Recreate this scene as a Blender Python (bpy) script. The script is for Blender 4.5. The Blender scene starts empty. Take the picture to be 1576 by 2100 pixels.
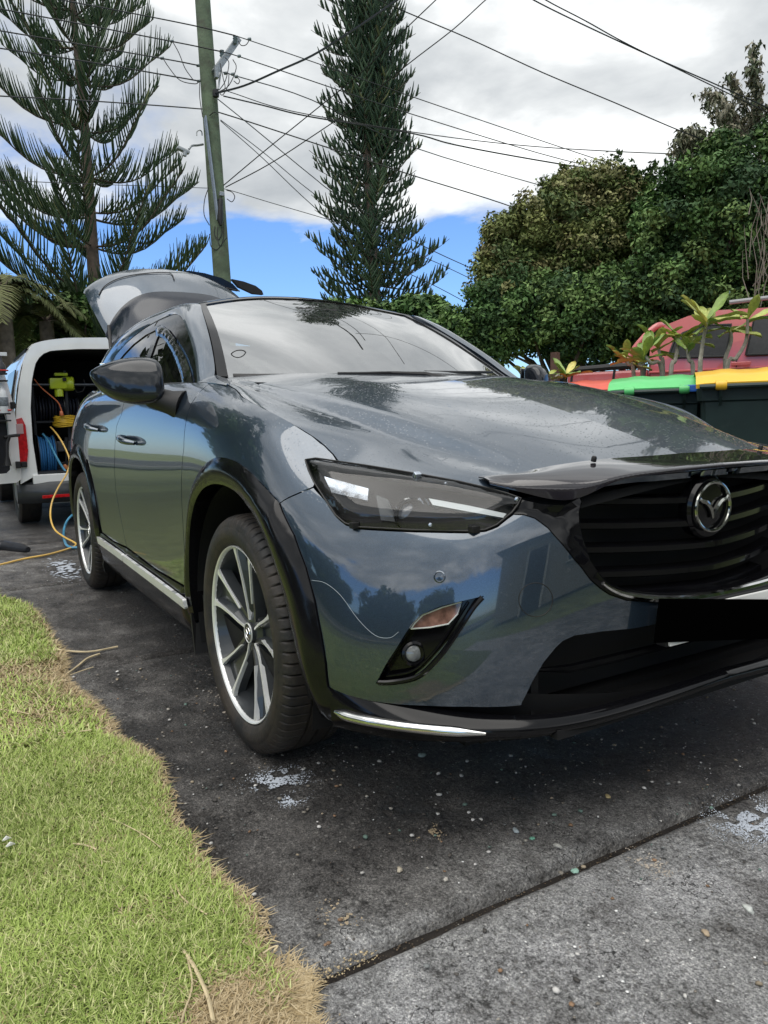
import bpy, bmesh, math, random
import numpy as np
from mathutils import Vector, Matrix
from mathutils.geometry import delaunay_2d_cdt
R = math.radians
rnd = random.Random(7)
rng = np.random.default_rng(7)
scn = bpy.context.scene
col = scn.collection

# ------------------------------------------------------------------ camera
PW, PH, FPX = 1576, 2100, 1550.505
CAM = np.array([1.98123602, -1.54241665, 0.922192273])
yaw, pit, rol = 2.61202815, -0.122373327, -0.0264461418
Fv = np.array([math.cos(pit)*math.cos(yaw), math.cos(pit)*math.sin(yaw), math.sin(pit)])
_r = np.cross(Fv, [0, 0, 1]); _r /= np.linalg.norm(_r); _u = np.cross(_r, Fv)
Rv = _r*math.cos(rol) + _u*math.sin(rol); Uv = -_r*math.sin(rol) + _u*math.cos(rol)
cd = bpy.data.cameras.new('camera'); cam = bpy.data.objects.new('camera', cd); col.objects.link(cam)
m = Matrix.Identity(4)
for i in range(3):
    m[i][0] = Rv[i]; m[i][1] = Uv[i]; m[i][2] = -Fv[i]; m[i][3] = CAM[i]
cam.matrix_world = m
cd.sensor_fit = 'VERTICAL'; cd.sensor_height = 36.0; cd.sensor_width = 27.0
cd.lens = FPX/PH*36.0; cd.clip_start = 0.05; cd.clip_end = 3000
scn.camera = cam

def bp(px, py, x=None, y=None, z=None, d=None):
    """point of the place seen at a photo pixel, on a plane x/y/z = const or at depth d"""
    v = Fv + Rv*(px-PW/2)/FPX + Uv*(PH/2-py)/FPX
    if d is not None: t = d
    elif x is not None: t = (x-CAM[0])/v[0]
    elif y is not None: t = (y-CAM[1])/v[1]
    else: t = (z-CAM[2])/v[2]
    return CAM + v*t
def pj(P):
    d = P-CAM; z = d@Fv
    return np.stack([PW/2+FPX*(d@Rv)/z, PH/2-FPX*(d@Uv)/z], -1)

# ------------------------------------------------------------------ world, sun, exposure
SUN_EL, SUN_AZ = R(70), R(-62)        # azimuth measured from +x towards +y
sdir = Vector((math.cos(SUN_EL)*math.cos(SUN_AZ), math.cos(SUN_EL)*math.sin(SUN_AZ), math.sin(SUN_EL)))
world = bpy.data.worlds.new("World"); scn.world = world; world.use_nodes = True
nt = world.node_tree; N = nt.nodes; L = nt.links; N.clear()
out = N.new('ShaderNodeOutputWorld'); bg = N.new('ShaderNodeBackground'); bg.inputs['Strength'].default_value = 0.11
sky = N.new('ShaderNodeTexSky'); sky.sky_type = 'NISHITA'; sky.sun_disc = False
sky.sun_elevation = SUN_EL; sky.sun_rotation = math.pi/2 - SUN_AZ
sky.air_density = 1.0; sky.dust_density = 0.4; sky.ozone_density = 2.0
tc = N.new('ShaderNodeTexCoord'); sep = N.new('ShaderNodeSeparateXYZ'); L.new(tc.outputs['Generated'], sep.inputs[0])
def mth(op, a, b=None, c=None, clamp=False, nt_=None):
    n = (nt_ or nt).nodes.new('ShaderNodeMath'); n.operation = op; n.use_clamp = clamp
    for i, v in enumerate((a, b, c)):
        if v is None: continue
        if isinstance(v, (int, float)): n.inputs[i].default_value = v
        else: (nt_ or nt).links.new(v, n.inputs[i])
    return n.outputs[0]
zc = mth('ADD', mth('MAXIMUM', sep.outputs[2], 0.0), 0.16)
cx = mth('DIVIDE', sep.outputs[0], zc); cy = mth('DIVIDE', sep.outputs[1], zc)
cmb = N.new('ShaderNodeCombineXYZ'); L.new(cx, cmb.inputs[0]); L.new(cy, cmb.inputs[1])
def wnoise(scale, det, rough, off, dist=0.0):
    mp = N.new('ShaderNodeMapping'); mp.inputs['Location'].default_value = off; L.new(cmb.outputs[0], mp.inputs[0])
    n = N.new('ShaderNodeTexNoise'); n.inputs['Scale'].default_value = scale; n.inputs['Detail'].default_value = det
    n.inputs['Roughness'].default_value = rough; n.inputs['Distortion'].default_value = dist
    L.new(mp.outputs[0], n.inputs['Vector']); return n.outputs[0]
def ramp(inp, pts, nt_=None):
    n = (nt_ or nt).nodes.new('ShaderNodeValToRGB'); e = n.color_ramp.elements
    while len(e) > 1: e.remove(e[-1])
    for i, (p, c) in enumerate(pts):
        k = e[0] if i == 0 else e.new(p)
        k.position = p; k.color = c if len(c) == 4 else (*c, 1)
    (nt_ or nt).links.new(inp, n.inputs[0]); return n.outputs[0]
n1 = wnoise(0.8, 9, 0.56, (3.1, 1.7, 0), 0.3); n2 = wnoise(1.7, 7, 0.55, (0.4, 7.7, 0), 0.2)
# cover is solid overhead and opens to blue low over the houses
elev = ramp(sep.outputs[2], [(0.0, (0,)*3), (0.10, (0.05,)*3), (0.19, (0.20,)*3), (0.25, (0.55,)*3), (0.34, (0.80,)*3), (1.0, (0.9,)*3)])
cov = mth('ADD', mth('MULTIPLY', mth('SUBTRACT', n1, 0.5), 1.9), elev)
cmask = ramp(cov, [(0.36, (0,)*3), (0.46, (0.75,)*3), (0.56, (1,)*3)])
shade = mth('ADD', mth('MULTIPLY', n2, 0.7), mth('MULTIPLY', n1, 0.3))
ccol = ramp(shade, [(0.36, (2.5, 2.68, 2.85)), (0.44, (3.15, 3.32, 3.45)), (0.51, (4.1, 4.25, 4.32)), (0.60, (6.4, 6.5, 6.5))])
# lit by the hidden sun from above; brighter low towards the gap
mixc = N.new('ShaderNodeMix'); mixc.data_type = 'RGBA'; L.new(cmask, mixc.inputs[0])
sat = N.new('ShaderNodeMix'); sat.data_type = 'RGBA'; sat.blend_type = 'MULTIPLY'; sat.inputs[0].default_value = 1
L.new(sky.outputs[0], sat.inputs[6]); sat.inputs[7].default_value = (.54, .72, .98, 1)
L.new(sat.outputs[2], mixc.inputs[6]); L.new(ccol, mixc.inputs[7])
L.new(mixc.outputs[2], bg.inputs[0]); L.new(bg.outputs[0], out.inputs[0])
sl = bpy.data.lights.new('sun', 'SUN'); so = bpy.data.objects.new('sun', sl); col.objects.link(so)
sl.energy = 1.5; sl.angle = R(74); sl.color = (1, 0.96, 0.9)
so.rotation_euler = sdir.to_track_quat('Z', 'Y').to_euler()
scn.view_settings.view_transform = 'Standard'; scn.view_settings.look = 'None'
scn.view_settings.exposure = 0.92; scn.view_settings.gamma = 1; scn.view_settings.use_curve_mapping = False

# ------------------------------------------------------------------ helpers
def tag(o, label=None, cat=None, group=None, kind=None):
    if label: o['label'] = label
    if cat: o['category'] = cat
    if group: o['group'] = group
    if kind: o['kind'] = kind
    return o
def empty(name, loc, label=None, cat=None, group=None, rz=0):
    o = bpy.data.objects.new(name, None); col.objects.link(o); o.location = loc; o.rotation_euler = (0, 0, rz)
    o.empty_display_size = 0.2
    return tag(o, label, cat, group)
def setp(o, parent):
    if parent is not None:
        o.parent = parent
_pmat = {}
def world_of(o):
    if o is None: return Matrix.Identity(4)
    if o.name in _pmat: return _pmat[o.name]
    mm = world_of(o.parent) @ Matrix.LocRotScale(o.location, o.rotation_euler, o.scale)
    _pmat[o.name] = mm
    return mm
def mesh_obj(name, V, Fc, mat, parent=None, smooth=True, normals=None, local=False, cols=None, edges=None):
    """V given in world space unless local; object origin sits at the parent's origin"""
    me = bpy.data.meshes.new(name)
    V = np.asarray(V, float)
    if parent is not None and not local:
        mi = np.array(world_of(parent).inverted())
        V = V@mi[:3, :3].T + mi[:3, 3]
        if normals is not None: normals = np.asarray(normals)@mi[:3, :3].T
    if isinstance(Fc, np.ndarray):
        n, k = Fc.shape
        me.vertices.add(len(V)); me.vertices.foreach_set('co', V.astype(np.float32).ravel())
        me.loops.add(n*k); me.loops.foreach_set('vertex_index', Fc.astype(np.int32).ravel())
        me.polygons.add(n); me.polygons.foreach_set('loop_start', np.arange(0, n*k, k, dtype=np.int32))
        try: me.polygons.foreach_set('loop_total', np.full(n, k, dtype=np.int32))
        except Exception: pass
        me.update(calc_edges=True)
    else:
        me.from_pydata([tuple(v) for v in V], [], [tuple(f) for f in Fc]); me.update()
    if smooth: me.polygons.foreach_set('use_smooth', np.ones(len(me.polygons), dtype=bool))
    me.validate(verbose=False)
    if normals is not None and len(normals) == len(me.vertices):
        try: me.normals_split_custom_set_from_vertices([tuple(n) for n in normals])
        except Exception as ex: print('normals', ex)
    if cols is not None:
        a = me.color_attributes.new('col', 'FLOAT_COLOR', 'POINT')
        c4 = np.ones((len(V), 4), np.float32); c4[:, :3] = cols
        a.data.foreach_set('color', c4.ravel())
    for mm in (mat if isinstance(mat, (list, tuple)) else [mat]): me.materials.append(mm)
    o = bpy.data.objects.new(name, me); col.objects.link(o); setp(o, parent)
    return o
class MB:
    def __init__(s): s.V = []; s.F = []; s.n = 0
    def add(s, V, F):
        V = [tuple(v) for v in V]
        s.V += V; s.F += [tuple(i+s.n for i in f) for f in F]; s.n += len(V); return s
    def box(s, c, h, rot=None, bev=0.0):
        hx, hy, hz = h
        if bev <= 0:
            V = [(a*hx, b*hy, g*hz) for a in (-1, 1) for b in (-1, 1) for g in (-1, 1)]
            F = [(0, 1, 3, 2), (4, 6, 7, 5), (0, 4, 5, 1), (2, 3, 7, 6), (0, 2, 6, 4), (1, 5, 7, 3)]
        else:
            b = min(bev, hx*.9, hy*.9, hz*.9)
            bm = bmesh.new(); bmesh.ops.create_cube(bm, size=1)
            for v in bm.verts: v.co = Vector((v.co.x*2*hx, v.co.y*2*hy, v.co.z*2*hz))
            bmesh.ops.bevel(bm, geom=bm.edges[:], offset=b, segments=2, affect='EDGES', profile=0.6)
            bm.verts.ensure_lookup_table(); bm.verts.index_update()
            V = [tuple(v.co) for v in bm.verts]; F = [[v.index for v in f.verts] for f in bm.faces]; bm.free()
        Mx = rot.to_3x3() if rot is not None else None
        V = [(Mx @ Vector(v) if Mx else Vector(v)) + Vector(c) for v in V]
        return s.add(V, F)
    def tube(s, pts, r, n=8, cap=True):
        pts = [Vector(p) for p in pts]; m_ = len(pts)
        rs = [r]*m_ if isinstance(r, (int, float)) else list(r)
        V = []; ref = None
        for i, p in enumerate(pts):
            t = (pts[min(i+1, m_-1)]-pts[max(i-1, 0)])
            t = t.normalized() if t.length > 1e-9 else Vector((0, 0, 1))
            if ref is None:
                ref = Vector((0, 0, 1)) if abs(t.z) < .9 else Vector((1, 0, 0))
            a = (ref-t*ref.dot(t)); a = a.normalized() if a.length > 1e-6 else t.orthogonal().normalized(); ref = a
            b = t.cross(a)
            for k in range(n):
                th = 2*math.pi*k/n; V.append(p+(a*math.cos(th)+b*math.sin(th))*rs[i])
        F = [(i*n+k, i*n+(k+1) % n, (i+1)*n+(k+1) % n, (i+1)*n+k) for i in range(m_-1) for k in range(n)]
        if cap: F += [tuple(range(n-1, -1, -1)), tuple((m_-1)*n+k for k in range(n))]
        return s.add(V, F)
    def lathe(s, prof, c, axis, n=32, close=False):
        """prof: (radius, distance along axis)"""
        axis = Vector(axis).normalized(); a = axis.orthogonal().normalized(); b = axis.cross(a); c = Vector(c)
        m_ = len(prof)
        V = [c+axis*h+(a*math.cos(2*math.pi*k/n)+b*math.sin(2*math.pi*k/n))*r for r, h in prof for k in range(n)]
        rg = m_ if close else m_-1
        F = [(i*n+k, i*n+(k+1) % n, ((i+1) % m_)*n+(k+1) % n, ((i+1) % m_)*n+k) for i in range(rg) for k in range(n)]
        return s.add(V, F)
    def prism(s, poly, axis_vec, base=None):
        """poly: list of 3D points, extruded along axis_vec"""
        n = len(poly); P = [Vector(p) for p in poly]; A = Vector(axis_vec)
        V = P+[p+A for p in P]
        F = [tuple(range(n-1, -1, -1)), tuple(range(n, 2*n))]+[(i, (i+1) % n, n+(i+1) % n, n+i) for i in range(n)]
        return s.add(V, F)
    def build(s, name, mat, parent=None, smooth=False, local=False, auto=True):
        o = mesh_obj(name, np.array([tuple(v) for v in s.V], float), s.F, mat, parent, smooth=smooth, local=local)
        if smooth and auto:
            me = o.data
            bm = bmesh.new(); bm.from_mesh(me)
            bmesh.ops.recalc_face_normals(bm, faces=bm.faces)
            for e in bm.edges:
                if len(e.link_faces) == 2 and e.calc_face_angle(0) > R(38): e.smooth = False
            bm.to_mesh(me); bm.free()
        elif auto:
            bm = bmesh.new(); bm.from_mesh(o.data); bmesh.ops.recalc_face_normals(bm, faces=bm.faces); bm.to_mesh(o.data); bm.free()
        return o

# ------------------------------------------------------------------ materials
MATS = {}
def mat(name, base=(.5, .5, .5), rough=.5, metal=0., coat=0., spec=.5, coat_rough=.03, var=0., vscale=8., bump=0., bscale=60.,
        trans=0., ior=1.45, attr=False, emis=None, dirt=None, sheen=0., alpha=1.0, rvar=0.):
    if name in MATS: return MATS[name]
    mt = bpy.data.materials.new(name); mt.use_nodes = True; t = mt.node_tree; b = t.nodes['Principled BSDF']
    b.inputs['Base Color'].default_value = (*base, 1); b.inputs['Roughness'].default_value = rough
    b.inputs['Metallic'].default_value = metal; b.inputs['Coat Weight'].default_value = coat
    b.inputs['Coat Roughness'].default_value = coat_rough; b.inputs['Specular IOR Level'].default_value = spec
    b.inputs['Transmission Weight'].default_value = trans; b.inputs['IOR'].default_value = ior
    b.inputs['Alpha'].default_value = alpha
    if sheen: b.inputs['Sheen Weight'].default_value = sheen
    tcn = t.nodes.new('ShaderNodeTexCoord')
    src = None
    if attr:
        a = t.nodes.new('ShaderNodeAttribute'); a.attribute_name = 'col'; src = a.outputs['Color']
    if var > 0:
        n = t.nodes.new('ShaderNodeTexNoise'); n.inputs['Scale'].default_value = vscale; n.inputs['Detail'].default_value = 6
        t.links.new(tcn.outputs['Object'], n.inputs['Vector'])
        mr = t.nodes.new('ShaderNodeMapRange'); mr.inputs['From Min'].default_value = .3; mr.inputs['From Max'].default_value = .7
        mr.inputs['To Min'].default_value = 1-var; mr.inputs['To Max'].default_value = 1+var
        t.links.new(n.outputs[0], mr.inputs[0])
        mx = t.nodes.new('ShaderNodeMix'); mx.data_type = 'RGBA'; mx.blend_type = 'MULTIPLY'; mx.inputs[0].default_value = 1
        if src is not None: t.links.new(src, mx.inputs[6])
        else: mx.inputs[6].default_value = (*base, 1)
        t.links.new(mr.outputs[0], mx.inputs[7]); src = mx.outputs[2]
    if dirt is not None:
        n = t.nodes.new('ShaderNodeTexNoise'); n.inputs['Scale'].default_value = dirt[1]; n.inputs['Detail'].default_value = 8; n.inputs['Roughness'].default_value = .65
        t.links.new(tcn.outputs['Object'], n.inputs['Vector'])
        f = ramp(n.outputs[0], [(dirt[2], (0,)*3), (min(dirt[2]+.15, 1), (dirt[3],)*3)], t)
        mx = t.nodes.new('ShaderNodeMix'); mx.data_type = 'RGBA'
        t.links.new(f, mx.inputs[0])
        if src is not None: t.links.new(src, mx.inputs[6])
        else: mx.inputs[6].default_value = (*base, 1)
        mx.inputs[7].default_value = (*dirt[0], 1); src = mx.outputs[2]
    if src is not None: t.links.new(src, b.inputs['Base Color'])
    if rvar > 0:
        n = t.nodes.new('ShaderNodeTexNoise'); n.inputs['Scale'].default_value = vscale*1.7; n.inputs['Detail'].default_value = 5
        t.links.new(tcn.outputs['Object'], n.inputs['Vector'])
        mr = t.nodes.new('ShaderNodeMapRange'); mr.inputs['From Min'].default_value = .35; mr.inputs['From Max'].default_value = .7
        mr.inputs['To Min'].default_value = rough; mr.inputs['To Max'].default_value = min(1, rough+rvar)
        t.links.new(n.outputs[0], mr.inputs[0]); t.links.new(mr.outputs[0], b.inputs['Roughness'])
    if bump > 0:
        n = t.nodes.new('ShaderNodeTexNoise'); n.inputs['Scale'].default_value = bscale; n.inputs['Detail'].default_value = 5
        t.links.new(tcn.outputs['Object'], n.inputs['Vector'])
        bu = t.nodes.new('ShaderNodeBump'); bu.inputs['Strength'].default_value = bump; bu.inputs['Distance'].default_value = .01
        t.links.new(n.outputs[0], bu.inputs['Height']); t.links.new(bu.outputs[0], b.inputs['Normal'])
    if emis: b.inputs['Emission Color'].default_value = (*emis[0], 1); b.inputs['Emission Strength'].default_value = emis[1]
    MATS[name] = mt
    return mt
def paint():
    """metallic blue-grey clear-coated paint with fine flake, water spots and fine scratches"""
    mt = mat('blue_grey_paint', (.036, .056, .084), rough=.34, metal=.72, coat=1.0, coat_rough=.015)
    t = mt.node_tree; b = t.nodes['Principled BSDF']; tcn = t.nodes['Texture Coordinate'] if 'Texture Coordinate' in t.nodes else t.nodes.new('ShaderNodeTexCoord')
    v = t.nodes.new('ShaderNodeTexVoronoi'); v.inputs['Scale'].default_value = 1600; t.links.new(tcn.outputs['Object'], v.inputs['Vector'])
    mr = t.nodes.new('ShaderNodeMapRange'); mr.inputs['To Min'].default_value = .75; mr.inputs['To Max'].default_value = 1.5
    sp = t.nodes.new('ShaderNodeSeparateColor'); t.links.new(v.outputs['Color'], sp.inputs[0]); t.links.new(sp.outputs[0], mr.inputs[0])
    mx = t.nodes.new('ShaderNodeMix'); mx.data_type = 'RGBA'; mx.blend_type = 'MULTIPLY'; mx.inputs[0].default_value = 1
    mx.inputs[6].default_value = (.036, .057, .086, 1); b.inputs['Coat IOR'].default_value = 1.9; t.links.new(mr.outputs[0], mx.inputs[7])
    # dried dust and water marks
    n = t.nodes.new('ShaderNodeTexNoise'); n.inputs['Scale'].default_value = 55; n.inputs['Detail'].default_value = 6; n.inputs['Roughness'].default_value = .7
    t.links.new(tcn.outputs['Object'], n.inputs['Vector'])
    f = ramp(n.outputs[0], [(.62, (0,)*3), (.72, (.22,)*3)], t)
    m2 = t.nodes.new('ShaderNodeMix'); m2.data_type = 'RGBA'; t.links.new(f, m2.inputs[0]); t.links.new(mx.outputs[2], m2.inputs[6]); m2.inputs[7].default_value = (.2, .22, .24, 1)
    t.links.new(m2.outputs[2], b.inputs['Base Color'])
    n2_ = t.nodes.new('ShaderNodeTexNoise'); n2_.inputs['Scale'].default_value = 9; n2_.inputs['Detail'].default_value = 8; t.links.new(tcn.outputs['Object'], n2_.inputs['Vector'])
    m3 = t.nodes.new('ShaderNodeMapRange'); m3.inputs['From Min'].default_value = .4; m3.inputs['From Max'].default_value = .75; m3.inputs['To Min'].default_value = .02; m3.inputs['To Max'].default_value = .06
    t.links.new(n2_.outputs[0], m3.inputs[0]); t.links.new(m3.outputs[0], b.inputs['Coat Roughness'])
    bu = t.nodes.new('ShaderNodeBump'); bu.inputs['Strength'].default_value = .02; bu.inputs['Distance'].default_value = .01
    n3_ = t.nodes.new('ShaderNodeTexNoise'); n3_.inputs['Scale'].default_value = 7; n3_.inputs['Detail'].default_value = 2; t.links.new(tcn.outputs['Object'], n3_.inputs['Vector'])
    t.links.new(n3_.outputs[0], bu.inputs['Height'])
    vd = t.nodes.new('ShaderNodeTexVoronoi'); vd.inputs['Scale'].default_value = 130; vd.inputs['Randomness'].default_value = 1; t.links.new(tcn.outputs['Object'], vd.inputs['Vector'])
    s2_ = t.nodes.new('ShaderNodeSeparateColor'); t.links.new(vd.outputs['Color'], s2_.inputs[0])
    dh = mth('MULTIPLY', mth('SUBTRACT', .30, vd.outputs['Distance'], None, True, t), mth('GREATER_THAN', s2_.outputs[0], .62, None, False, t), None, False, t)
    gm_ = t.nodes.new('ShaderNodeNewGeometry'); sn = t.nodes.new('ShaderNodeSeparateXYZ'); t.links.new(gm_.outputs['Normal'], sn.inputs[0])
    dh = mth('MULTIPLY', dh, mth('MULTIPLY', mth('SUBTRACT', sn.outputs[2], .45, None, False, t), 2.2, None, True, t), None, False, t)
    b3 = t.nodes.new('ShaderNodeBump'); b3.inputs['Strength'].default_value = .55; b3.inputs['Distance'].default_value = .004; t.links.new(dh, b3.inputs['Height']); t.links.new(bu.outputs[0], b3.inputs['Normal'])
    t.links.new(b3.outputs[0], b.inputs['Coat Normal'])
    return mt
M_paint = paint()
M_gloss = mat('gloss_black_trim', (.004, .004, .005), rough=.06, coat=0., spec=.38, rvar=.08, vscale=14, dirt=((.05, .05, .045), 40, .70, .05))
M_clad = mat('black_cladding', (.005, .005, .006), rough=.08, coat=0., spec=.40, rvar=.12, vscale=12, dirt=((.04, .038, .034), 30, .68, .06))
M_black = mat('matt_black_plastic', (.012, .012, .013), rough=.55, var=.2)
M_void = mat('dark_recess', (.004, .004, .005), rough=.8, var=.2)
M_chrome = mat('chrome', (.78, .78, .76), rough=.07, metal=1., rvar=.12, vscale=18)
M_alloy = mat('machined_alloy', (.86, .87, .87), rough=.28, metal=.45, rvar=.15, vscale=30)
M_alloyd = mat('dark_alloy', (.045, .05, .055), rough=.35, metal=.4, coat=.4, var=.2)
def glass_mat(name, tint, rough=.0, ior=1.75, add=0., film=1.):
    mt = bpy.data.materials.new(name); mt.use_nodes = True; t = mt.node_tree; t.nodes.clear()
    o = t.nodes.new('ShaderNodeOutputMaterial'); g = t.nodes.new('ShaderNodeBsdfGlossy'); g.inputs['Roughness'].default_value = rough
    tr = t.nodes.new('ShaderNodeBsdfTransparent'); tr.inputs[0].default_value = (*tint, 1)
    fr = t.nodes.new('ShaderNodeFresnel'); fr.inputs[0].default_value = ior
    mx = t.nodes.new('ShaderNodeMixShader'); t.links.new(mth('ADD', fr.outputs[0], add, None, True, t), mx.inputs[0]); t.links.new(tr.outputs[0], mx.inputs[1]); t.links.new(g.outputs[0], mx.inputs[2])
    # film of dust that catches daylight
    df = t.nodes.new('ShaderNodeBsdfDiffuse'); df.inputs[0].default_value = (.42, .44, .44, 1)
    m2 = t.nodes.new('ShaderNodeMixShader'); n = t.nodes.new('ShaderNodeTexNoise'); n.inputs['Scale'].default_value = 30; n.inputs['Detail'].default_value = 7
    tcn = t.nodes.new('ShaderNodeTexCoord'); t.links.new(tcn.outputs['Object'], n.inputs['Vector'])
    f = ramp(n.outputs[0], [(.4, (.015*film,)*3), (.75, (.10*film,)*3)], t); t.links.new(f, m2.inputs[0])
    t.links.new(mx.outputs[0], m2.inputs[1]); t.links.new(df.outputs[0], m2.inputs[2]); t.links.new(m2.outputs[0], o.inputs[0])
    MATS[name] = mt; return mt
M_ws = glass_mat('windscreen_glass', (.50, .58, .56), ior=2.2, add=.40)
M_tint = glass_mat('tinted_glass', (.06, .065, .07), ior=1.7, film=.3)
M_clear = glass_mat('clear_acrylic', (.97, .98, .98), ior=1.62, film=.15)
M_smoke = mat('smoked_acrylic', (.016, .014, .018), rough=.12, coat=1., coat_rough=.02, var=.2, vscale=20)
M_tyre = mat('tyre_rubber', (.017, .017, .018), rough=.62, var=.3, vscale=20, dirt=((.060, .047, .036), 7, .42, .55), bump=.15, bscale=120)
M_rubber = mat('black_rubber', (.01, .01, .01), rough=.5)
M_interior = mat('grey_cabin_trim', (.035, .036, .038), rough=.7, var=.2)
M_white = mat('white_plate', (.75, .75, .73), rough=.35, var=.05)

# ------------------------------------------------------------------ smooth surfaces
def _ctrl(D, a, alpha):
    D = np.moveaxis(D, a, 0)
    E = np.concatenate([2*D[:1]-D[1:2], D, 2*D[-1:]-D[-2:-1]], 0)
    A = (E[:-2]+4*E[1:-1]+E[2:])/6
    return np.moveaxis(D+alpha*(D-A), 0, a)
class Surf:
    def __init__(s, rows, alpha=.75, flipn=False):
        D = np.array(rows, float)               # M x N x 3  (x, w, z)
        D = D.copy(); D[..., 1] *= -1           # near side of the car is y < 0
        s.M, s.N = D.shape[:2]
        C = _ctrl(_ctrl(D, 0, alpha), 1, alpha)
        C = np.concatenate([2*C[:1]-C[1:2], C, 2*C[-1:]-C[-2:-1]], 0)
        C = np.concatenate([2*C[:, :1]-C[:, 1:2], C, 2*C[:, -1:]-C[:, -2:-1]], 1)
        s.C = C
        du = np.linalg.norm(np.diff(D, axis=1), axis=2).mean(0); dv = np.linalg.norm(np.diff(D, axis=0), axis=2).mean(1)
        s.su = np.concatenate([[0], np.cumsum(du)]); s.sv = np.concatenate([[0], np.cumsum(dv)])
        s.smax, s.tmax = s.su[-1], s.sv[-1]; s.flip = flipn; s._g = None
    def P(s, st):
        st = np.atleast_2d(st)
        u = np.interp(st[:, 0], s.su, np.arange(s.N)); v = np.interp(st[:, 1], s.sv, np.arange(s.M))
        i = np.minimum(u.astype(int), s.N-2); j = np.minimum(v.astype(int), s.M-2); f = u-i; g = v-j
        def W(f): return np.stack([(1-f)**3, 3*f**3-6*f**2+4, -3*f**3+3*f**2+3*f+1, f**3], -1)/6
        a = W(f); b = W(g); o = np.zeros((len(st), 3))
        for p in range(4):
            for q in range(4): o += (b[:, p]*a[:, q])[:, None]*s.C[j+p, i+q]
        return o
    def Nn(s, st, e=.004):
        st = np.atleast_2d(st)
        def cl(q): return np.stack([np.clip(q[:, 0], 0, s.smax), np.clip(q[:, 1], 0, s.tmax)], 1)
        a = s.P(cl(st+[e, 0]))-s.P(cl(st-[e, 0])); b = s.P(cl(st+[0, e]))-s.P(cl(st-[0, e]))
        n = np.cross(a, b); n /= np.maximum(np.linalg.norm(n, axis=1), 1e-12)[:, None]
        return -n if s.flip else n
    def grid(s):
        if s._g is None:
            S_, T_ = np.meshgrid(np.linspace(0, s.smax, 260), np.linspace(0, s.tmax, 110)); st = np.stack([S_.ravel(), T_.ravel()], 1)
            s._g = (st, s.P(st), s.Nn(st))
        return s._g
    def inv(s, pts, mode='p', lim=None):
        """domain points whose position matches photo pixels ('p'), (x,z) ('x'), (w,z) ('w') or (x,w) ('t')"""
        st, P, Nr = s.grid()
        f = {'p': pj, 'x': lambda P: P[:, [0, 2]], 'w': lambda P: P[:, [1, 2]]*[-1, 1], 't': lambda P: P[:, [0, 1]]*[1, -1]}[mode]
        ok = np.ones(len(st), bool)
        if mode == 'p': ok = ((CAM-P)*Nr).sum(1) > 0.0
        if lim is not None: ok &= (st[:, 0] >= lim[0]) & (st[:, 0] <= lim[1])
        G = f(P); outp = []
        for t in pts:
            d = ((G-t)**2).sum(1); d[~ok] = 1e12
            c = st[d.argmin()].copy(); best = d.min(); t = np.array(t, float)
            for _ in range(5):
                e = 1e-4; f0 = f(s.P(c))[0]
                J = np.stack([(f(s.P(c+[e, 0]))[0]-f0)/e, (f(s.P(c+[0, e]))[0]-f0)/e], 1)
                try: dc = np.linalg.solve(J, t-f0)
                except np.linalg.LinAlgError: break
                dc = np.clip(dc, -.03, .03); cn = np.clip(c+dc, [0, 0], [s.smax, s.tmax])
                bn = ((f(s.P(cn))[0]-t)**2).sum()
                if bn <= best: c, best = cn, bn
                else: break
            outp.append(c)
        return np.array(outp)
def densify(P, sp, closed=True):
    P = np.asarray(P, float); o = []
    n = len(P)
    for i in range(n if closed else n-1):
        a, b = P[i], P[(i+1) % n]; k = max(1, int(np.linalg.norm(b-a)/sp+.5))
        for j in range(k): o.append(a+(b-a)*j/k)
    if not closed: o.append(P[-1])
    return np.array(o)
def crom(P, k=4, closed=False):
    """Catmull-Rom through points"""
    P = np.asarray(P, float); n = len(P); o = []
    for i in range(n if closed else n-1):
        p0 = P[i-1] if (i > 0 or closed) else 2*P[0]-P[1]; p1 = P[i]; p2 = P[(i+1) % n]
        p3 = P[(i+2) % n] if (i+2 < n or closed) else 2*P[-1]-P[-2]
        for j in range(k):
            t = j/k; o.append(.5*((2*p1)+(-p0+p2)*t+(2*p0-5*p1+4*p2-p3)*t*t+(-p0+3*p1-3*p2+p3)*t**3))
    if not closed: o.append(P[-1])
    return np.array(o)
def inpoly(q, P):
    x, y = q[:, 0], q[:, 1]; r = np.zeros(len(q), bool); n = len(P); j = n-1
    for i in range(n):
        xi, yi = P[i]; xj, yj = P[j]
        c = ((yi > y) != (yj > y)) & (x < (xj-xi)*(y-yi)/(yj-yi+1e-15)+xi)
        r ^= c; j = i
    return r
def bdist(q, P):
    P2 = np.roll(P, -1, 0); d = np.full(len(q), 1e9)
    for a, b in zip(P, P2):
        ab = b-a; L2 = (ab**2).sum()
        if L2 < 1e-14: continue
        t = np.clip(((q-a)@ab)/L2, 0, 1); d = np.minimum(d, np.linalg.norm(q-(a+t[:, None]*ab), axis=1))
    return d
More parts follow.
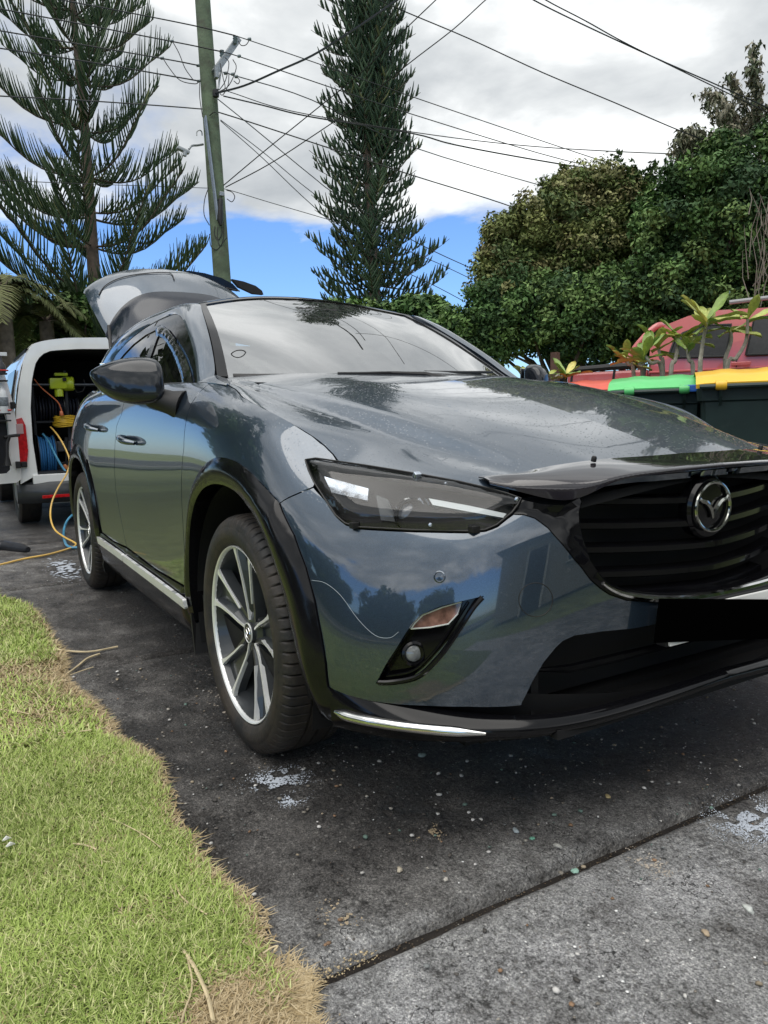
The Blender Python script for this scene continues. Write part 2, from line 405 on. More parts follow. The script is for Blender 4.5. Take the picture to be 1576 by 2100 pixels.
def panel(S, poly, holes=(), sp=.022, off=0., flange=.012, shrink=0.0):
    """a trimmed piece of surface S with turned-in edges; off may be a function of (st, distance to outline)"""
    poly = densify(poly, sp)
    holes = [densify(h, sp) for h in holes]
    lo, hi = poly.min(0), poly.max(0)
    gx = np.arange(lo[0]+sp*.5, hi[0], sp); gy = np.arange(lo[1]+sp*.5, hi[1], sp)
    X, Y = np.meshgrid(gx, gy); X[1::2] += sp*.5
    q = np.stack([X.ravel(), Y.ravel()], 1)
    k = inpoly(q, poly) & (bdist(q, poly) > sp*.45)
    for h in holes: k &= ~inpoly(q, h) & (bdist(q, h) > sp*.45)
    q = q[k]; V = [Vector(p) for p in poly]; E = [(i, (i+1) % len(poly)) for i in range(len(poly))]
    for h in holes:
        b0 = len(V); V += [Vector(p) for p in h]; E += [(b0+i, b0+(i+1) % len(h)) for i in range(len(h))]
    V += [Vector(p) for p in q]
    r = delaunay_2d_cdt(V, E, [], 0, 1e-6)
    st = np.array([tuple(v) for v in r[0]]); T = np.array([f for f in r[2] if len(f) == 3])
    cen = st[T].mean(1); k = inpoly(cen, poly)
    for h in holes: k &= ~inpoly(cen, h)
    T = T[k]
    st = np.clip(st, [0, 0], [S.smax, S.tmax])
    P = S.P(st); Nr = S.Nn(st)
    if callable(off): P = P+Nr*off(st, bdist(st, poly))[:, None]
    else: P = P+Nr*off
    if callable(off):      # real normals of the shaped relief
        Nn2 = np.zeros_like(P); a, b, c = P[T[:, 0]], P[T[:, 1]], P[T[:, 2]]; fn = np.cross(b-a, c-a)
        sg = np.sign((fn*Nr[T[:, 0]]).sum(1)); fn *= sg[:, None]
        for z in range(3): np.add.at(Nn2, T[:, z], fn)
        Nr2 = Nn2/np.maximum(np.linalg.norm(Nn2, axis=1), 1e-12)[:, None]
    else: Nr2 = Nr
    fn = np.cross(P[T[:, 1]]-P[T[:, 0]], P[T[:, 2]]-P[T[:, 0]])
    w = (fn*Nr[T[:, 0]]).sum(1) < 0; T[w] = T[w][:, ::-1]
    Fl = [tuple(t) for t in T]
    VV = [P]; NN = [Nr2]
    if flange:
        from collections import Counter
        cnt = Counter(); dire = {}
        for t in Fl:
            for a, b in ((t[0], t[1]), (t[1], t[2]), (t[2], t[0])):
                cnt[(min(a, b), max(a, b))] += 1; dire[(min(a, b), max(a, b))] = (a, b)
        mp = {}; rim = []; base = len(P)
        def g(i):
            if i not in mp: mp[i] = base+2*len(rim); rim.append(i)
            return mp[i]
        for kx, c in cnt.items():
            if c == 1:
                a, b = dire[kx]; ia, ib = g(a), g(b)
                Fl.append((ib, ia, ia+1, ib+1))
        R_ = np.array(rim)
        if len(R_):
            X2 = np.empty((2*len(R_), 3)); X2[0::2] = P[R_]; X2[1::2] = P[R_]-Nr[R_]*flange
            VV.append(X2); NN.append(np.zeros((2*len(R_), 3)))
    return np.concatenate(VV), Fl, np.concatenate(NN)
def mirror(d):
    V, Fl, Nr = d; V2 = V.copy(); V2[:, 1] *= -1; N2 = Nr.copy(); N2[:, 1] *= -1
    return V2, [tuple(reversed(f)) for f in Fl], N2
def join(*ds):
    V = []; Fl = []; Nr = []; b = 0
    for v, f, n in ds:
        V.append(v); Nr.append(n); Fl += [tuple(i+b for i in t) for t in f]; b += len(v)
    return np.concatenate(V), Fl, np.concatenate(Nr)
def emit(name, d, mt, parent, side='near', label=None):
    """near | far | both (one mesh over the full width) | pair (two objects)"""
    r = []
    if side in ('near', 'pair'): r.append(mesh_obj(name, d[0], d[1], mt, parent, normals=d[2]))
    if side in ('far', 'pair'):
        e = mirror(d); r.append(mesh_obj(name, e[0], e[1], mt, parent, normals=e[2]))
    if side == 'both':
        e = join(d, mirror(d)); r.append(mesh_obj(name, e[0], e[1], mt, parent, normals=e[2]))
    for o in r:
        if label: o['label'] = label
    return r[0] if len(r) == 1 else r

# ------------------------------------------------------------------ the blue-grey car
car = empty('parked_car', (0, 0, 0), 'dark blue-grey compact SUV with raised tailgate, black arch trims and machined alloy wheels', 'car')
#        c0 rear centre .. c17 front centre   (x, w, z)
ring = [
 # bottom edge
 [(-3.36,0,.26),(-3.33,.40,.26),(-3.24,.68,.26),(-3.05,.80,.24),(-2.57,.83,.22),(-2.0,.835,.20),(-1.5,.835,.20),(-.95,.835,.20),(-.45,.835,.20),(-.1,.84,.21),(.17,.84,.22),(.37,.835,.235),(.50,.825,.25),(.615,.775,.25),(.715,.70,.245),(.795,.60,.24),(.85,.43,.235),(.875,.2,.232),(.88,0,.23)],
 [(-3.38,0,.36),(-3.35,.42,.36),(-3.26,.71,.36),(-3.08,.83,.35),(-2.57,.862,.34),(-2.0,.862,.34),(-1.5,.862,.34),(-.95,.862,.34),(-.45,.864,.34),(-.1,.866,.34),(.17,.867,.34),(.375,.865,.34),(.525,.85,.34),(.645,.79,.33),(.745,.705,.32),(.82,.60,.315),(.87,.43,.31),(.893,.2,.305),(.898,0,.305)],
 [(-3.39,0,.46),(-3.36,.42,.46),(-3.27,.72,.46),(-3.09,.84,.45),(-2.57,.872,.45),(-2.0,.864,.45),(-1.5,.860,.45),(-.95,.860,.45),(-.45,.866,.45),(-.1,.872,.45),(.17,.874,.45),(.38,.870,.43),(.530,.852,.42),(.652,.792,.41),(.757,.712,.40),(.830,.61,.39),(.880,.44,.385),(.904,.2,.38),(.910,0,.38)],
 [(-3.38,0,.60),(-3.35,.42,.60),(-3.27,.72,.60),(-3.09,.842,.60),(-2.57,.876,.585),(-2.0,.862,.58),(-1.5,.855,.58),(-.95,.855,.58),(-.45,.864,.58),(-.1,.876,.57),(.17,.878,.555),(.375,.870,.53),(.520,.845,.515),(.643,.785,.505),(.752,.706,.50),(.828,.612,.495),(.884,.44,.49),(.910,.2,.49),(.918,0,.49)],
 [(-3.35,0,.74),(-3.33,.42,.74),(-3.26,.71,.74),(-3.09,.835,.74),(-2.57,.878,.735),(-2.0,.860,.73),(-1.5,.852,.73),(-.95,.852,.73),(-.45,.864,.72),(-.1,.880,.71),(.17,.880,.685),(.355,.868,.65),(.500,.830,.62),(.622,.768,.61),(.733,.694,.605),(.815,.606,.60),(.878,.44,.60),(.906,.2,.60),(.914,0,.60)],
 [(-3.31,0,.88),(-3.29,.40,.88),(-3.23,.69,.88),(-3.08,.822,.88),(-2.57,.870,.875),(-2.0,.852,.87),(-1.5,.843,.87),(-.95,.842,.87),(-.45,.856,.86),(-.1,.873,.84),(.16,.868,.800),(.34,.850,.740),(.478,.806,.70),(.600,.748,.690),(.713,.678,.685),(.796,.596,.680),(.868,.435,.68),(.896,.2,.68),(.905,0,.68)],
 [(-3.26,0,1.0),(-3.24,.38,1.0),(-3.18,.66,1.0),(-3.04,.79,1.0),(-2.57,.842,.995),(-2.0,.832,.99),(-1.5,.826,.985),(-.95,.822,.975),(-.45,.832,.956),(-.1,.846,.925),(.155,.838,.875),(.325,.806,.808),(.455,.768,.770),(.572,.716,.756),(.686,.652,.745),(.772,.582,.735),(.852,.425,.735),(.885,.2,.74),(.893,0,.742)],
 [(-3.20,0,1.09),(-3.18,.36,1.09),(-3.12,.62,1.09),(-2.98,.75,1.09),(-2.57,.800,1.077),(-2.0,.800,1.067),(-1.5,.800,1.057),(-.95,.794,1.040),(-.45,.790,1.022),(-.1,.804,.975),(.15,.805,.918),(.315,.768,.845),(.44,.728,.812),(.552,.684,.800),(.662,.628,.790),(.750,.565,.775),(.836,.42,.765),(.872,.2,.775),(.880,0,.778)],
 [(-3.14,0,1.14),(-3.12,.34,1.14),(-3.07,.58,1.14),(-2.94,.70,1.14),(-2.57,.765,1.108),(-2.0,.774,1.100),(-1.5,.774,1.090),(-.95,.762,1.074),(-.45,.740,1.055),(-.1,.758,1.000),(.15,.765,.944),(.305,.735,.873),(.425,.695,.838),(.535,.658,.823),(.643,.605,.808),(.733,.560,.788),(.822,.41,.775),(.862,.2,.79),(.870,0,.795)],
]
S1 = Surf(ring)
def cen(S):   # which way do normals point
    n = S.Nn(np.array([[S.smax*.5, S.tmax*.5]]))[0]; return n
if cen(S1)[1] > 0: S1.flip = True

def pp(l): return S1.inv(l, 'p')
def xx(l, lim=None): return S1.inv(l, 'x', lim)
def ww(l): return S1.inv(l, 'w', (S1.su[11], S1.smax))
TOP = S1.tmax
def top(s0, s1, n=12): return np.stack([np.linspace(s0, s1, n), np.full(n, TOP)], 1)
LIMS = (S1.su[3], S1.su[13])

# outlines read off the car's side and front
fl_out_xz = crom([(-.505,.30),(-.49,.42),(-.462,.54),(-.414,.643),(-.343,.726),(-.232,.786),(-.111,.822),(.006,.828),(.13,.808),(.25,.765)], 3)
seam_a = pp([(574,1031)])[0]
fl_front_px = pp([(590,1070),(604,1097),(628,1163),(646,1229),(660,1304),(669,1360),(674,1407)])
fl_out_f = np.concatenate([xx(fl_out_xz, LIMS)[:-1], pp([(548,1003),(562,1018)]), [seam_a], fl_front_px])
fl_in_xz = crom([(-.445,.27),(-.438,.40),(-.425,.50),(-.395,.59),(-.33,.668),(-.235,.722),(-.12,.75),(0,.755),(.11,.738),(.215,.69),(.30,.615),(.365,.52),(.41,.41),(.445,.30),(.46,.235)], 3)
fl_in_f = xx(fl_in_xz, LIMS)
hl_top_px = [(628,945),(649,942),(691,948),(752,957),(808,966),(866,976),(943,990),(1000,1003),(1040,1014),(1068,1024)]
hl_bot_px = [(1062,1036),(1050,1052),(1019,1077),(996,1087),(958,1090),(850,1088),(737,1082),(710,1074),(691,1058),(668,1024),(646,990),(634,965)]
hl = pp(hl_top_px+hl_bot_px)
hl_top = hl[:len(hl_top_px)]
G_gap = pp([(691,948)])[0]
# --- fender
s_door = pp([(407,800)])[0]
door_front = np.concatenate([pp([(413,800),(402,815),(393,829),(378,918),(373,985),(374,1040)])])
door_front_low = xx([(-.492,.42), (-.495,.385)], LIMS)
s8 = float(S1.inv([(-.30,.757)], 't')[0][0]) if False else S1.su[8]+.30*(S1.su[9]-S1.su[8])
gap_st = []
# hood shut line on the fender: starts at the screen corner, runs forward and drops to the lamp
hood_gap_px = [(479,787),(484,800),(497,815),(540,838),(600,870),(640,895),(665,915),(682,932),(691,946)]
hood_gap = np.concatenate([[[S1.su[8]+.12, TOP]], pp(hood_gap_px[1:])])
j0 = np.argmin(np.abs(fl_out_f[:, 0]-door_front[-1][0])) if False else 4
fl_rear_start = xx([(-.462,.54)], LIMS)[0]
dtop = np.array([door_front[0][0], TOP])
fender_poly = np.concatenate([[dtop], top(dtop[0]+.02, hood_gap[0][0], 6), hood_gap[1:], hl[[-1, -2, -3]][:, :]*1.0,
    pp([(642,998), (606,1013)]), [seam_a], fl_out_f[:list(map(tuple, fl_out_f)).index(tuple(seam_a))][::-1], [door_front_low[-1]], door_front_low[:1], door_front[::-1][:-1]])
fender_poly[len([dtop])+6+len(hood_gap)-1:len([dtop])+6+len(hood_gap)+2] = hl[[0, -1, -2]]
M_seam = M_void
emit('front_fender', panel(S1, fender_poly, sp=.02), M_paint, car, 'pair')
# --- doors
dgap = pp([(250,850),(240,874),(236,925),(236,973),(239,1010),(244,1040)]); dgap_low = xx([(-1.47,.44),(-1.43,.395)], LIMS)
g = .006
def sh(P, ds): Q = P.copy(); Q[:, 0] += ds; return Q
dt = np.array([[dgap[0][0]-.01, TOP]])
front_door = np.concatenate([[[door_front[0][0]-g, TOP]], sh(door_front[1:], -g), sh(door_front_low, -g), xx([(-.9,.378)], LIMS), sh(dgap_low[::-1], 0), dgap[::-1], dt])
emit('front_door', panel(S1, front_door, sp=.022), M_paint, car, 'pair')
FD = [o for o in col.objects if o.name.startswith('front_door')]
arch_r = lambda P: [(-2.57-x, z) for x, z in P]
r_out = np.concatenate([xx([(-2.0,.385), (-2.04,.46)], LIMS), xx(arch_r([(-.462,.56),(-.414,.643),(-.343,.726),(-.232,.786)])[:3], LIMS)])
rear_door = np.concatenate([sh(dt, -g), sh(dgap, -g), sh(dgap_low, -g), xx([(-1.7,.385),(-1.98,.395),(-2.04,.47),(-2.09,.58),(-2.14,.66),(-2.21,.73),(-2.27,.79),(-2.28,.9),(-2.30,1.0)], LIMS), [[S1.su[4]+.36, TOP]]])
emit('rear_door', panel(S1, rear_door, sp=.025), M_paint, car, 'pair')
RD = [o for o in col.objects if o.name.startswith('rear_door')]
# --- rear quarter and bumper
rarch_out_xz = crom([(-3.08,.40),(-3.05,.50),(-2.99,.62),(-2.90,.72),(-2.78,.79),(-2.64,.826),(-2.50,.826),(-2.38,.80),(-2.27,.745),(-2.19,.68),(-2.12,.60),(-2.07,.50),(-2.045,.40)], 3)
rarch_in_xz = crom([(-3.0,.27),(-2.99,.40),(-2.96,.51),(-2.90,.61),(-2.81,.685),(-2.70,.735),(-2.57,.753),(-2.44,.735),(-2.33,.685),(-2.24,.61),(-2.18,.51),(-2.145,.40),(-2.13,.27)], 3)
ro = xx(rarch_out_xz, (0, S1.su[7])); ri = xx(rarch_in_xz, (0, S1.su[7]))
rq = np.concatenate([[[0, TOP]], [[S1.su[4]+.355, TOP]], xx([(-2.305,1.0),(-2.286,.9),(-2.276,.79),(-2.23,.75)], LIMS), xx([(-2.28,.755)], LIMS), ro[::-1][15:], xx([(-3.12,.42)], (0, S1.su[4])), [[0, S1.sv[2]]]])
emit('rear_quarter_panel', panel(S1, rq, sp=.03), M_paint, car, 'pair')
emit('rear_bumper', panel(S1, np.array([[0, .01], [0, S1.sv[2]-.006], xx([(-3.12,.414)], (0, S1.su[4]))[0], xx([(-3.09,.36)], (0, S1.su[4]))[0], xx([(-3.05,.27)], (0, S1.su[4]))[0]]), sp=.03), M_clad, car, 'both')
# --- wheel arch flares: proud, rolled lip
def flare_off(st, d): return .004+.016*np.clip(d/.05, 0, 1)**.8
fl_poly = np.concatenate([fl_out_f, xx([(.57,.29),(.50,.235)], LIMS), fl_in_f[::-1], xx([(-.50,.27)], LIMS)])
emit('arch_flare', panel(S1, fl_poly, sp=.014, off=flare_off, flange=.05), M_clad, car, 'pair')
rf_poly = np.concatenate([ro, xx([(-2.06,.31)], (0, S1.su[7])), ri[::-1], xx([(-3.06,.30)], (0, S1.su[4]))])
emit('arch_flare', panel(S1, rf_poly, sp=.016, off=flare_off, flange=.05), M_clad, car, 'pair')
# --- sill cladding and chrome strip
sill = np.concatenate([xx([(-2.04,.385),(-1.98,.388),(-1.7,.379),(-1.43,.387),(-.9,.371),(-.51,.378)], LIMS), xx([(-.515,.30),(-.50,.215),(-2.08,.215),(-2.06,.30)], LIMS)])
emit('sill_cladding', panel(S1, sill, sp=.02, off=lambda st, d: .003+.013*np.clip(d/.03, 0, 1)), M_clad, car, 'pair')
def strip(poly_xz, off, name, mt, lim=LIMS, mode='x', side='pair', parent=None, flange=.012, sp=.007):
    st = S1.inv(poly_xz, mode, lim); return emit(name, panel(S1, st, sp=sp, off=off, flange=flange), mt, parent or car, side)
strip([(-2.0,.374),(-1.42,.366),(-1.42,.336),(-1.99,.342)], .027, 'sill_strip', M_alloy)
strip([(-1.405,.366),(-.46,.352),(-.455,.322),(-1.405,.335)], .027, 'sill_strip', M_alloy)
# --- front bumper (half outline closed on the centre line)
gr_out_px = [(1054,1056),(1075,1057),(1097,1064),(1124,1084),(1148,1111),(1179,1150),(1210,1189),(1230,1207),(1249,1220),(1284,1232)]
gr_out = np.concatenate([pp(gr_out_px), ww([(.20,.507),(.10,.502)])]); c502 = [S1.smax, ww([(.02,.50)])[0][1]]
int_px = [(1071,1440),(1089,1404),(1116,1357),(1140,1328),(1155,1314),(1179,1303),(1234,1295)]
intk = np.concatenate([ww([(.10,.47),(.30,.468)]), pp(int_px[::-1])]); c47 = [S1.smax, ww([(.02,.47)])[0][1]]
low_px = [(1069,1446),(1036,1449),(960,1449),(876,1447),(815,1444),(759,1437),(710,1424),(679,1411)]
bump_poly = np.concatenate([[seam_a+[.004, 0]], pp([(606,1016),(643,1001)]), pp([(668,1028),(691,1062),(710,1078),(737,1086),(850,1092),(958,1094),(996,1091),(1022,1081)]), gr_out, [c502, c47], intk, pp(low_px), (fl_front_px[::-1]+[.003, 0])])
# fog lamp opening
fog_px = [(993,1222),(950,1232),(905,1243),(862,1262),(845,1280),(830,1303),(800,1350),(772,1401),(800,1403),(828,1397),(848,1386),(870,1368),(930,1300)]
fog = pp(fog_px)
emit('front_bumper', panel(S1, bump_poly, holes=[fog], sp=.016), M_paint, car, 'both')
BUMP = [o for o in col.objects if o.name == 'front_bumper'][0]
# --- black wing round the grille
gshape_px = [(1191,1029),(1186,1050),(1187,1072),(1195,1107),(1210,1150),(1230,1181),(1249,1200),(1284,1214),(1351,1222)]
gshape = np.concatenate([pp(gshape_px), ww([(.12,.515)])]); c515 = [S1.smax, ww([(.02,.512)])[0][1]]
wing = np.concatenate([pp([(1071,1026),(1120,1036),(1160,1036),(1188,1022)]), gshape, [c515, [c502[0], c502[1]+.002]], (gr_out[::-1]+[0, .003]), pp([(1064,1045)])])
emit('grille_surround', panel(S1, wing, sp=.016, off=lambda st, d: .002-.012*np.clip((d-.006)/.03, 0, 1), flange=.05), M_gloss, car, 'both')
# --- backing shell, keeps daylight out of the joints
notch = np.concatenate([[[S1.smax, S1.sv[8]-.03]], pp([(1195,1036),(1165,1045),(1085,1060),(1080,1200),(1100,1380),(1090,1440)]), [[S1.smax, .05]]])
shell = np.concatenate([[[0, .0], [0, TOP], [S1.smax, TOP]], notch, [[S1.smax, 0]]])
emit('inner_shell', panel(S1, shell, holes=[fl_in_f[2:-2], ri[2:-2]], sp=.06, off=-.035, flange=0), M_void, car, 'pair')
# lower intake and grille bowls: dark, set back inside the opening
bw = MB()
bw.box((.76, 0, .53), (.01, .52, .22)); bw.box((.78, 0, .27), (.10, .50, .01)); bw.box((.64, 0, .730), (.11, .36, .012))
for s in (-1, 1):
    bw.box((.76, s*.50, .40), (.05, .01, .15))
bw.build('grille_backing', M_void, car)
# --- lower lip: rounded ledge below the intake, wraps to the arches
lip_rows = []
lipc = [(.535,.842),(.62,.800),(.70,.748),(.775,.672),(.835,.575),(.875,.44),(.900,.22),(.906,0)]
for z, o_, in ((.345,-.012),(.325,.006),(.300,.020),(.272,.020),(.246,.004),(.232,-.03),(.228,-.10)):
    row = []
    for i, (x, w) in enumerate(lipc):
        a = lipc[max(i-1, 0)]; b = lipc[min(i+1, len(lipc)-1)]; tx, tw = b[0]-a[0], b[1]-a[1]; L_ = math.hypot(tx, tw); nx, nw = -tw/L_, tx/L_
        if i == len(lipc)-1: nx, nw = 1, 0
        k = [.25, .6, .9, 1, 1, 1, 1, 1][i]
        zt_ = (.347, .340, .332, .322, .312, .304, .313, .322)[i]; hh = (.105, .100, .090, .072, .056, .045, .040, .038)[i]
        k *= (1, 1, 1, .95, .85, .75, .7, .7)[i]
        row.append((x+nx*o_*k, w+nw*o_*k, zt_-(.345-z)/.117*hh))
    lip_rows.append(row)
S2 = Surf(lip_rows); n_ = S2.Nn(np.array([[S2.smax*.6, S2.tmax*.4]]))[0]
if n_[0] < 0: S2.flip = not S2.flip
LIP = emit('lower_lip', panel(S2, np.array([[0, 0], [S2.smax, 0], [S2.smax, S2.tmax], [0, S2.tmax]]), sp=.02, flange=.0), M_gloss, car, 'both')
# chrome guard strip on the lip corner
def on(S, st, off=0.): return S.P(st)+S.Nn(st)*off
g_px = S2.inv([(690,1458),(720,1469),(760,1478),(820,1488),(880,1495),(940,1500),(996,1504)], 'p')
gp = crom(on(S2, g_px, .004), 4)
gm = MB(); nG = len(gp); rr = [.011*min(1, (.35+i*.25), (.3+(nG-1-i)*.16)) for i in range(nG)]
gm.tube(gp, rr, 12); e_ = gm.build('chrome_corner_guard', M_chrome, car, smooth=True)
gm2 = MB(); gm2.tube([(p[0], -p[1], p[2]) for p in gp], rr, 12); gm2.build('chrome_corner_guard', M_chrome, car, smooth=True)
# intake blade
im = MB()
for s in (-1, 1):
    im.tube([(.80, s*.49, .385), (.83, s*.42, .383), (.85, s*.30, .39), (.86, s*.15, .394), (.862, 0, .395)], [.004, .010, .011, .009, .008], 8)
im.build('intake_bar', M_gloss, car, smooth=True)
# --- grille slats
def frontx(w, z):
    st = ww([(w, z)]); return S1.P(st)[0]
for zc_, wl in ((.738, .365), (.684, .385), (.631, .375), (.576, .335), (.530, .24)):
    sm = MB(); V = []; n = 25
    for i in range(n):
        w = -wl+2*wl*i/(n-1); x = .868-.42*abs(w)**2.0-.05*abs(w); zz = zc_-.012*(1-(w/wl)**2) - .012*(w/wl)**2*0
        zz = zc_ - .018*(1-(abs(w)/.4)**1.5)
        h = .0085
        V += [(x-.035, -w, zz-h*.8), (x-.003, -w, zz-h), (x+.001, -w, zz-h*.7), (x, -w, zz+h*.7), (x-.004, -w, zz+h), (x-.035, -w, zz+h*1.5)]
    F_ = [(i*6+k, i*6+(k+1) % 6, (i+1)*6+(k+1) % 6, (i+1)*6+k) for i in range(n-1) for k in range(6)]
    sm.add(V, F_); sl_ = sm.build('grille_slat', M_gloss, car)
# inner edge frame of the grille in gloss, and the chrome line below
fr = on(S1, gshape, -.006); frf = [(p[0], p[1], p[2]) for p in fr]+[(.905, 0, .508)]; full = frf+[(p[0], -p[1], p[2]) for p in frf[-2::-1]]
fm = MB(); fm.tube(crom(full, 3), .006, 8); fm.build('grille_frame', M_gloss, car, smooth=True)
vm = on(S1, np.concatenate([pp([(1236,1196),(1252,1207),(1284,1219),(1351,1228)]), ww([(.14,.512)])]), .003)
ch = [tuple(p) for p in vm]+[(.915, 0, .508)]; full = ch+[(p[0], -p[1], p[2]) for p in ch[-2::-1]]
fm = MB(); k_ = len(crom(full, 3)); fm.tube(crom(full, 3), [.0025+.0085*max(0, min(1, (i/(k_-1)-.42)/.25)) if False else .0040+.005*math.sin(math.pi*i/(k_-1)) for i in range(k_)], 8); fm.build('grille_chrome_strip', M_chrome, car, smooth=True)
# --- badge on the grille
bx = .868
em = MB(); em.lathe([(.0, -.03), (.072, -.03), (.074, -.005), (.068, .002), (0, .004)], (bx, -.02, .700), (1, 0, -.04), 40); EM = em.build('badge', M_gloss, car, smooth=True)
ringm = MB(); pts = []
for k in range(49):
    a = 2*math.pi*k/48; pts.append((bx+.009, -.02+.060*math.cos(a), .700+.056*math.sin(a)*(1+.06*math.sin(a))))
ringm.tube(pts, .0045, 8, cap=False)
ringm.build('badge_ring', mat('smoked_chrome', (.38, .39, .36), rough=.12, metal=1.), EM, smooth=True)
wg = MB()
for s in (-1, 1):
    wing_pts = [(bx+.008, -.02, .677), (bx+.010, -.02+s*.010, .699), (bx+.010, -.02+s*.026, .714), (bx+.010, -.02+s*.044, .720), (bx+.008, -.02+s*.055, .733)]
    wg.tube(crom(wing_pts, 4), [.0025+.0035*math.sin(math.pi*min(1, .15+i/18)) for i in range(17)], 6)
wg.build('badge_wings', MATS['smoked_chrome'], EM, smooth=True)

# --- hood: one height field over (x, w)
class TPS:
    def __init__(s, pts, lam=2e-4):
        p = np.array(pts, float); q = p.copy(); q[:, 1] *= -1
        p = np.concatenate([p, q[q[:, 1] != 0]]); s.X = p[:, :2]; n = len(p)
        K = s.k(s.X, s.X)+np.eye(n)*lam; Q = np.c_[np.ones(n), s.X]
        A = np.block([[K, Q], [Q.T, np.zeros((3, 3))]]); s.c = np.linalg.solve(A, np.r_[p[:, 2], 0, 0, 0])
    def k(s, A, B):
        r2 = ((A[:, None]-B[None])**2).sum(-1); return .5*r2*np.log(r2+1e-12)
    def z(s, st): return s.k(st, s.X)@s.c[:-3]+s.c[-3]+st@s.c[-2:]
class HF:
    """height field surface, st = (x, w)"""
    flip = False
    def __init__(s, tps): s.t = tps; s.smax = 1e9; s.tmax = 1e9; s._g = None
    def P(s, st):
        st = np.atleast_2d(st); return np.stack([st[:, 0], -st[:, 1], s.t.z(st)], 1)
    def Nn(s, st, e=.003):
        st = np.atleast_2d(st); gx = (s.t.z(st+[e, 0])-s.t.z(st-[e, 0]))/(2*e); gy = (s.t.z(st+[0, e])-s.t.z(st-[0, e]))/(2*e)
        n = np.stack([-gx, gy, np.ones(len(st))], 1); return n/np.linalg.norm(n, axis=1)[:, None]
gapP = S1.P(hood_gap+[.0, 0]); lampP = S1.P(hl_top[2:])
def pf(pts, deg): p = np.array(pts, float); return np.polynomial.Polynomial.fit(p[:, 0], p[:, 1], deg)
edge_pts = [(p[0], -p[1], p[2]) for p in list(gapP[1:])+list(lampP[:6])]+[(-.42,.728,1.056),(-.55,.70,1.067)]
line_c = ((-.5,0,1.095),(-.2,0,1.052),(.1,0,.999),(.36,0,.938),(.6,0,.868),(.75,0,.822),(.82,0,.801),(.87,0,.786),(.95,0,.760))
line_k = ((-.5,.675,1.076),(-.34,.65,1.052),(-.245,.628,1.038),(-.148,.612,1.024),(-.022,.592,1.004),(.097,.568,.981),(.25,.533,.946),(.364,.50,.917),(.482,.465,.885),(.576,.437,.857),(.70,.405,.820),(.78,.385,.797),(.9,.36,.760))
line_l = tuple((p[0], -p[1], p[2]) for p in (bp(x_, y_, y=-w_) for x_, y_, w_ in ((566,812,.668),(683,850,.618),(760,874,.585),(835,896,.553),(910,926,.520),(987,956,.487))))+((-.5,.70,1.066),(-.35,.69,1.046),(.85,.44,.782))
def L3(l): return pf([(p[0], p[1]) for p in l], 3), pf([(p[0], p[2]) for p in l], 3)
Wk, Zk = L3(line_k); Wl, Zl = L3(line_l); _, Zc = L3(line_c)
_ep = np.array(sorted(edge_pts+[(.85,.52,.762),(.95,.49,.73)]))
We = lambda x: float(np.interp(x, _ep[:, 0], _ep[:, 1])); Ze = lambda x: float(np.interp(x, _ep[:, 0], _ep[:, 2]))
hrows = []
for x in np.linspace(-.62, .93, 24):
    wk, wl, we = Wk(x), Wl(x), We(x); wk = min(wk, wl-.045); we = max(we, wl+.03); zc0, zk, zl, ze = Zc(x), Zk(x), Zl(x), Ze(x)
    hrows.append([(x, 0, zc0), (x, wk*.33, zc0-.002), (x, wk*.66, zc0*.6+zk*.4+.003), (x, wk*.88, zk+.004), (x, wk, zk-.001), (x, (wk*.5+wl*.5), zl*.5+zk*.5-.001), (x, wl, zl-.003), (x, wl*.78+we*.22, zl*.80+ze*.20+.000), (x, wl*.40+we*.60, zl*.42+ze*.58+.004), (x, we, ze), (x, we+.03, ze-.012)])
SH = Surf(hrows, alpha=.75)
if SH.Nn(np.array([[.3, .5]]))[0][2] < 0: SH.flip = not SH.flip
rear_edge = [(-.47,0),(-.49,.25),(-.53,.42),(-.60,.56),(-.60,.64),(-.47,.698),(-.36,.735)]
hpoly = [(x, w) for x, w in rear_edge]+[(p[0], -p[1]-.004) for p in gapP[1:]]+[(p[0]+.0, -p[1]-.004) for p in lampP[1:7]]+[(.735,.565),(.775,.50),(.822,.415),(.842,.33),(.862,.2),(.868,0)]
hpoly = SH.inv(hpoly, 't'); HOOD = emit('bonnet', panel(SH, hpoly, sp=.024, flange=.014), M_paint, car, 'both')
# tinted bonnet protector: curved strip standing over the front edge
pu = crom([(.705,.562),(.725,.50),(.745,.40),(.760,.28),(.770,.14),(.772,0)], 3)
fe = lambda w: float(np.interp(w, [0,.2,.33,.415,.50,.565], [.868,.862,.842,.822,.775,.735]))
BR = []; nb_ = len(pu)
for k, (px_, pw_) in enumerate(pu):
    w1 = .570*(pw_/pu[0][1]); x1 = float(np.interp(w1, [0,.2,.345,.42,.50,.575], [.890,.880,.860,.838,.800,.752])); z1 = float(np.interp(w1, [0,.2,.30,.345,.385,.42,.47,.52,.575], [.792,.789,.785,.779,.752,.738,.750,.767,.784]))
    q = SH.P(SH.inv([(px_, pw_)], 't'))[0]; xm = px_*.45+(x1-.012)*.55; wm = pw_*.45+w1*.55; q2 = SH.P(SH.inv([(min(xm, fe(wm)), wm)], 't'))[0]; q3 = SH.P(SH.inv([(min(x1-.014, fe(w1)), w1)], 't'))[0]
    BR.append([(px_, -q[1], q[2]+.005), (xm, wm, q2[2]+.013), (x1-.014, w1, max(q3[2]+.004, z1+.012)), (x1-.002, w1, (max(q3[2]+.004, z1+.012)+z1)/2+.002), (x1, w1, z1)])
BRa = np.array(BR); kk = np.array([.25, .5, .25])
for _ in range(1): BRa[1:-1] = BRa[:-2]*.25+BRa[1:-1]*.5+BRa[2:]*.25
SB = Surf(BRa, alpha=.8)
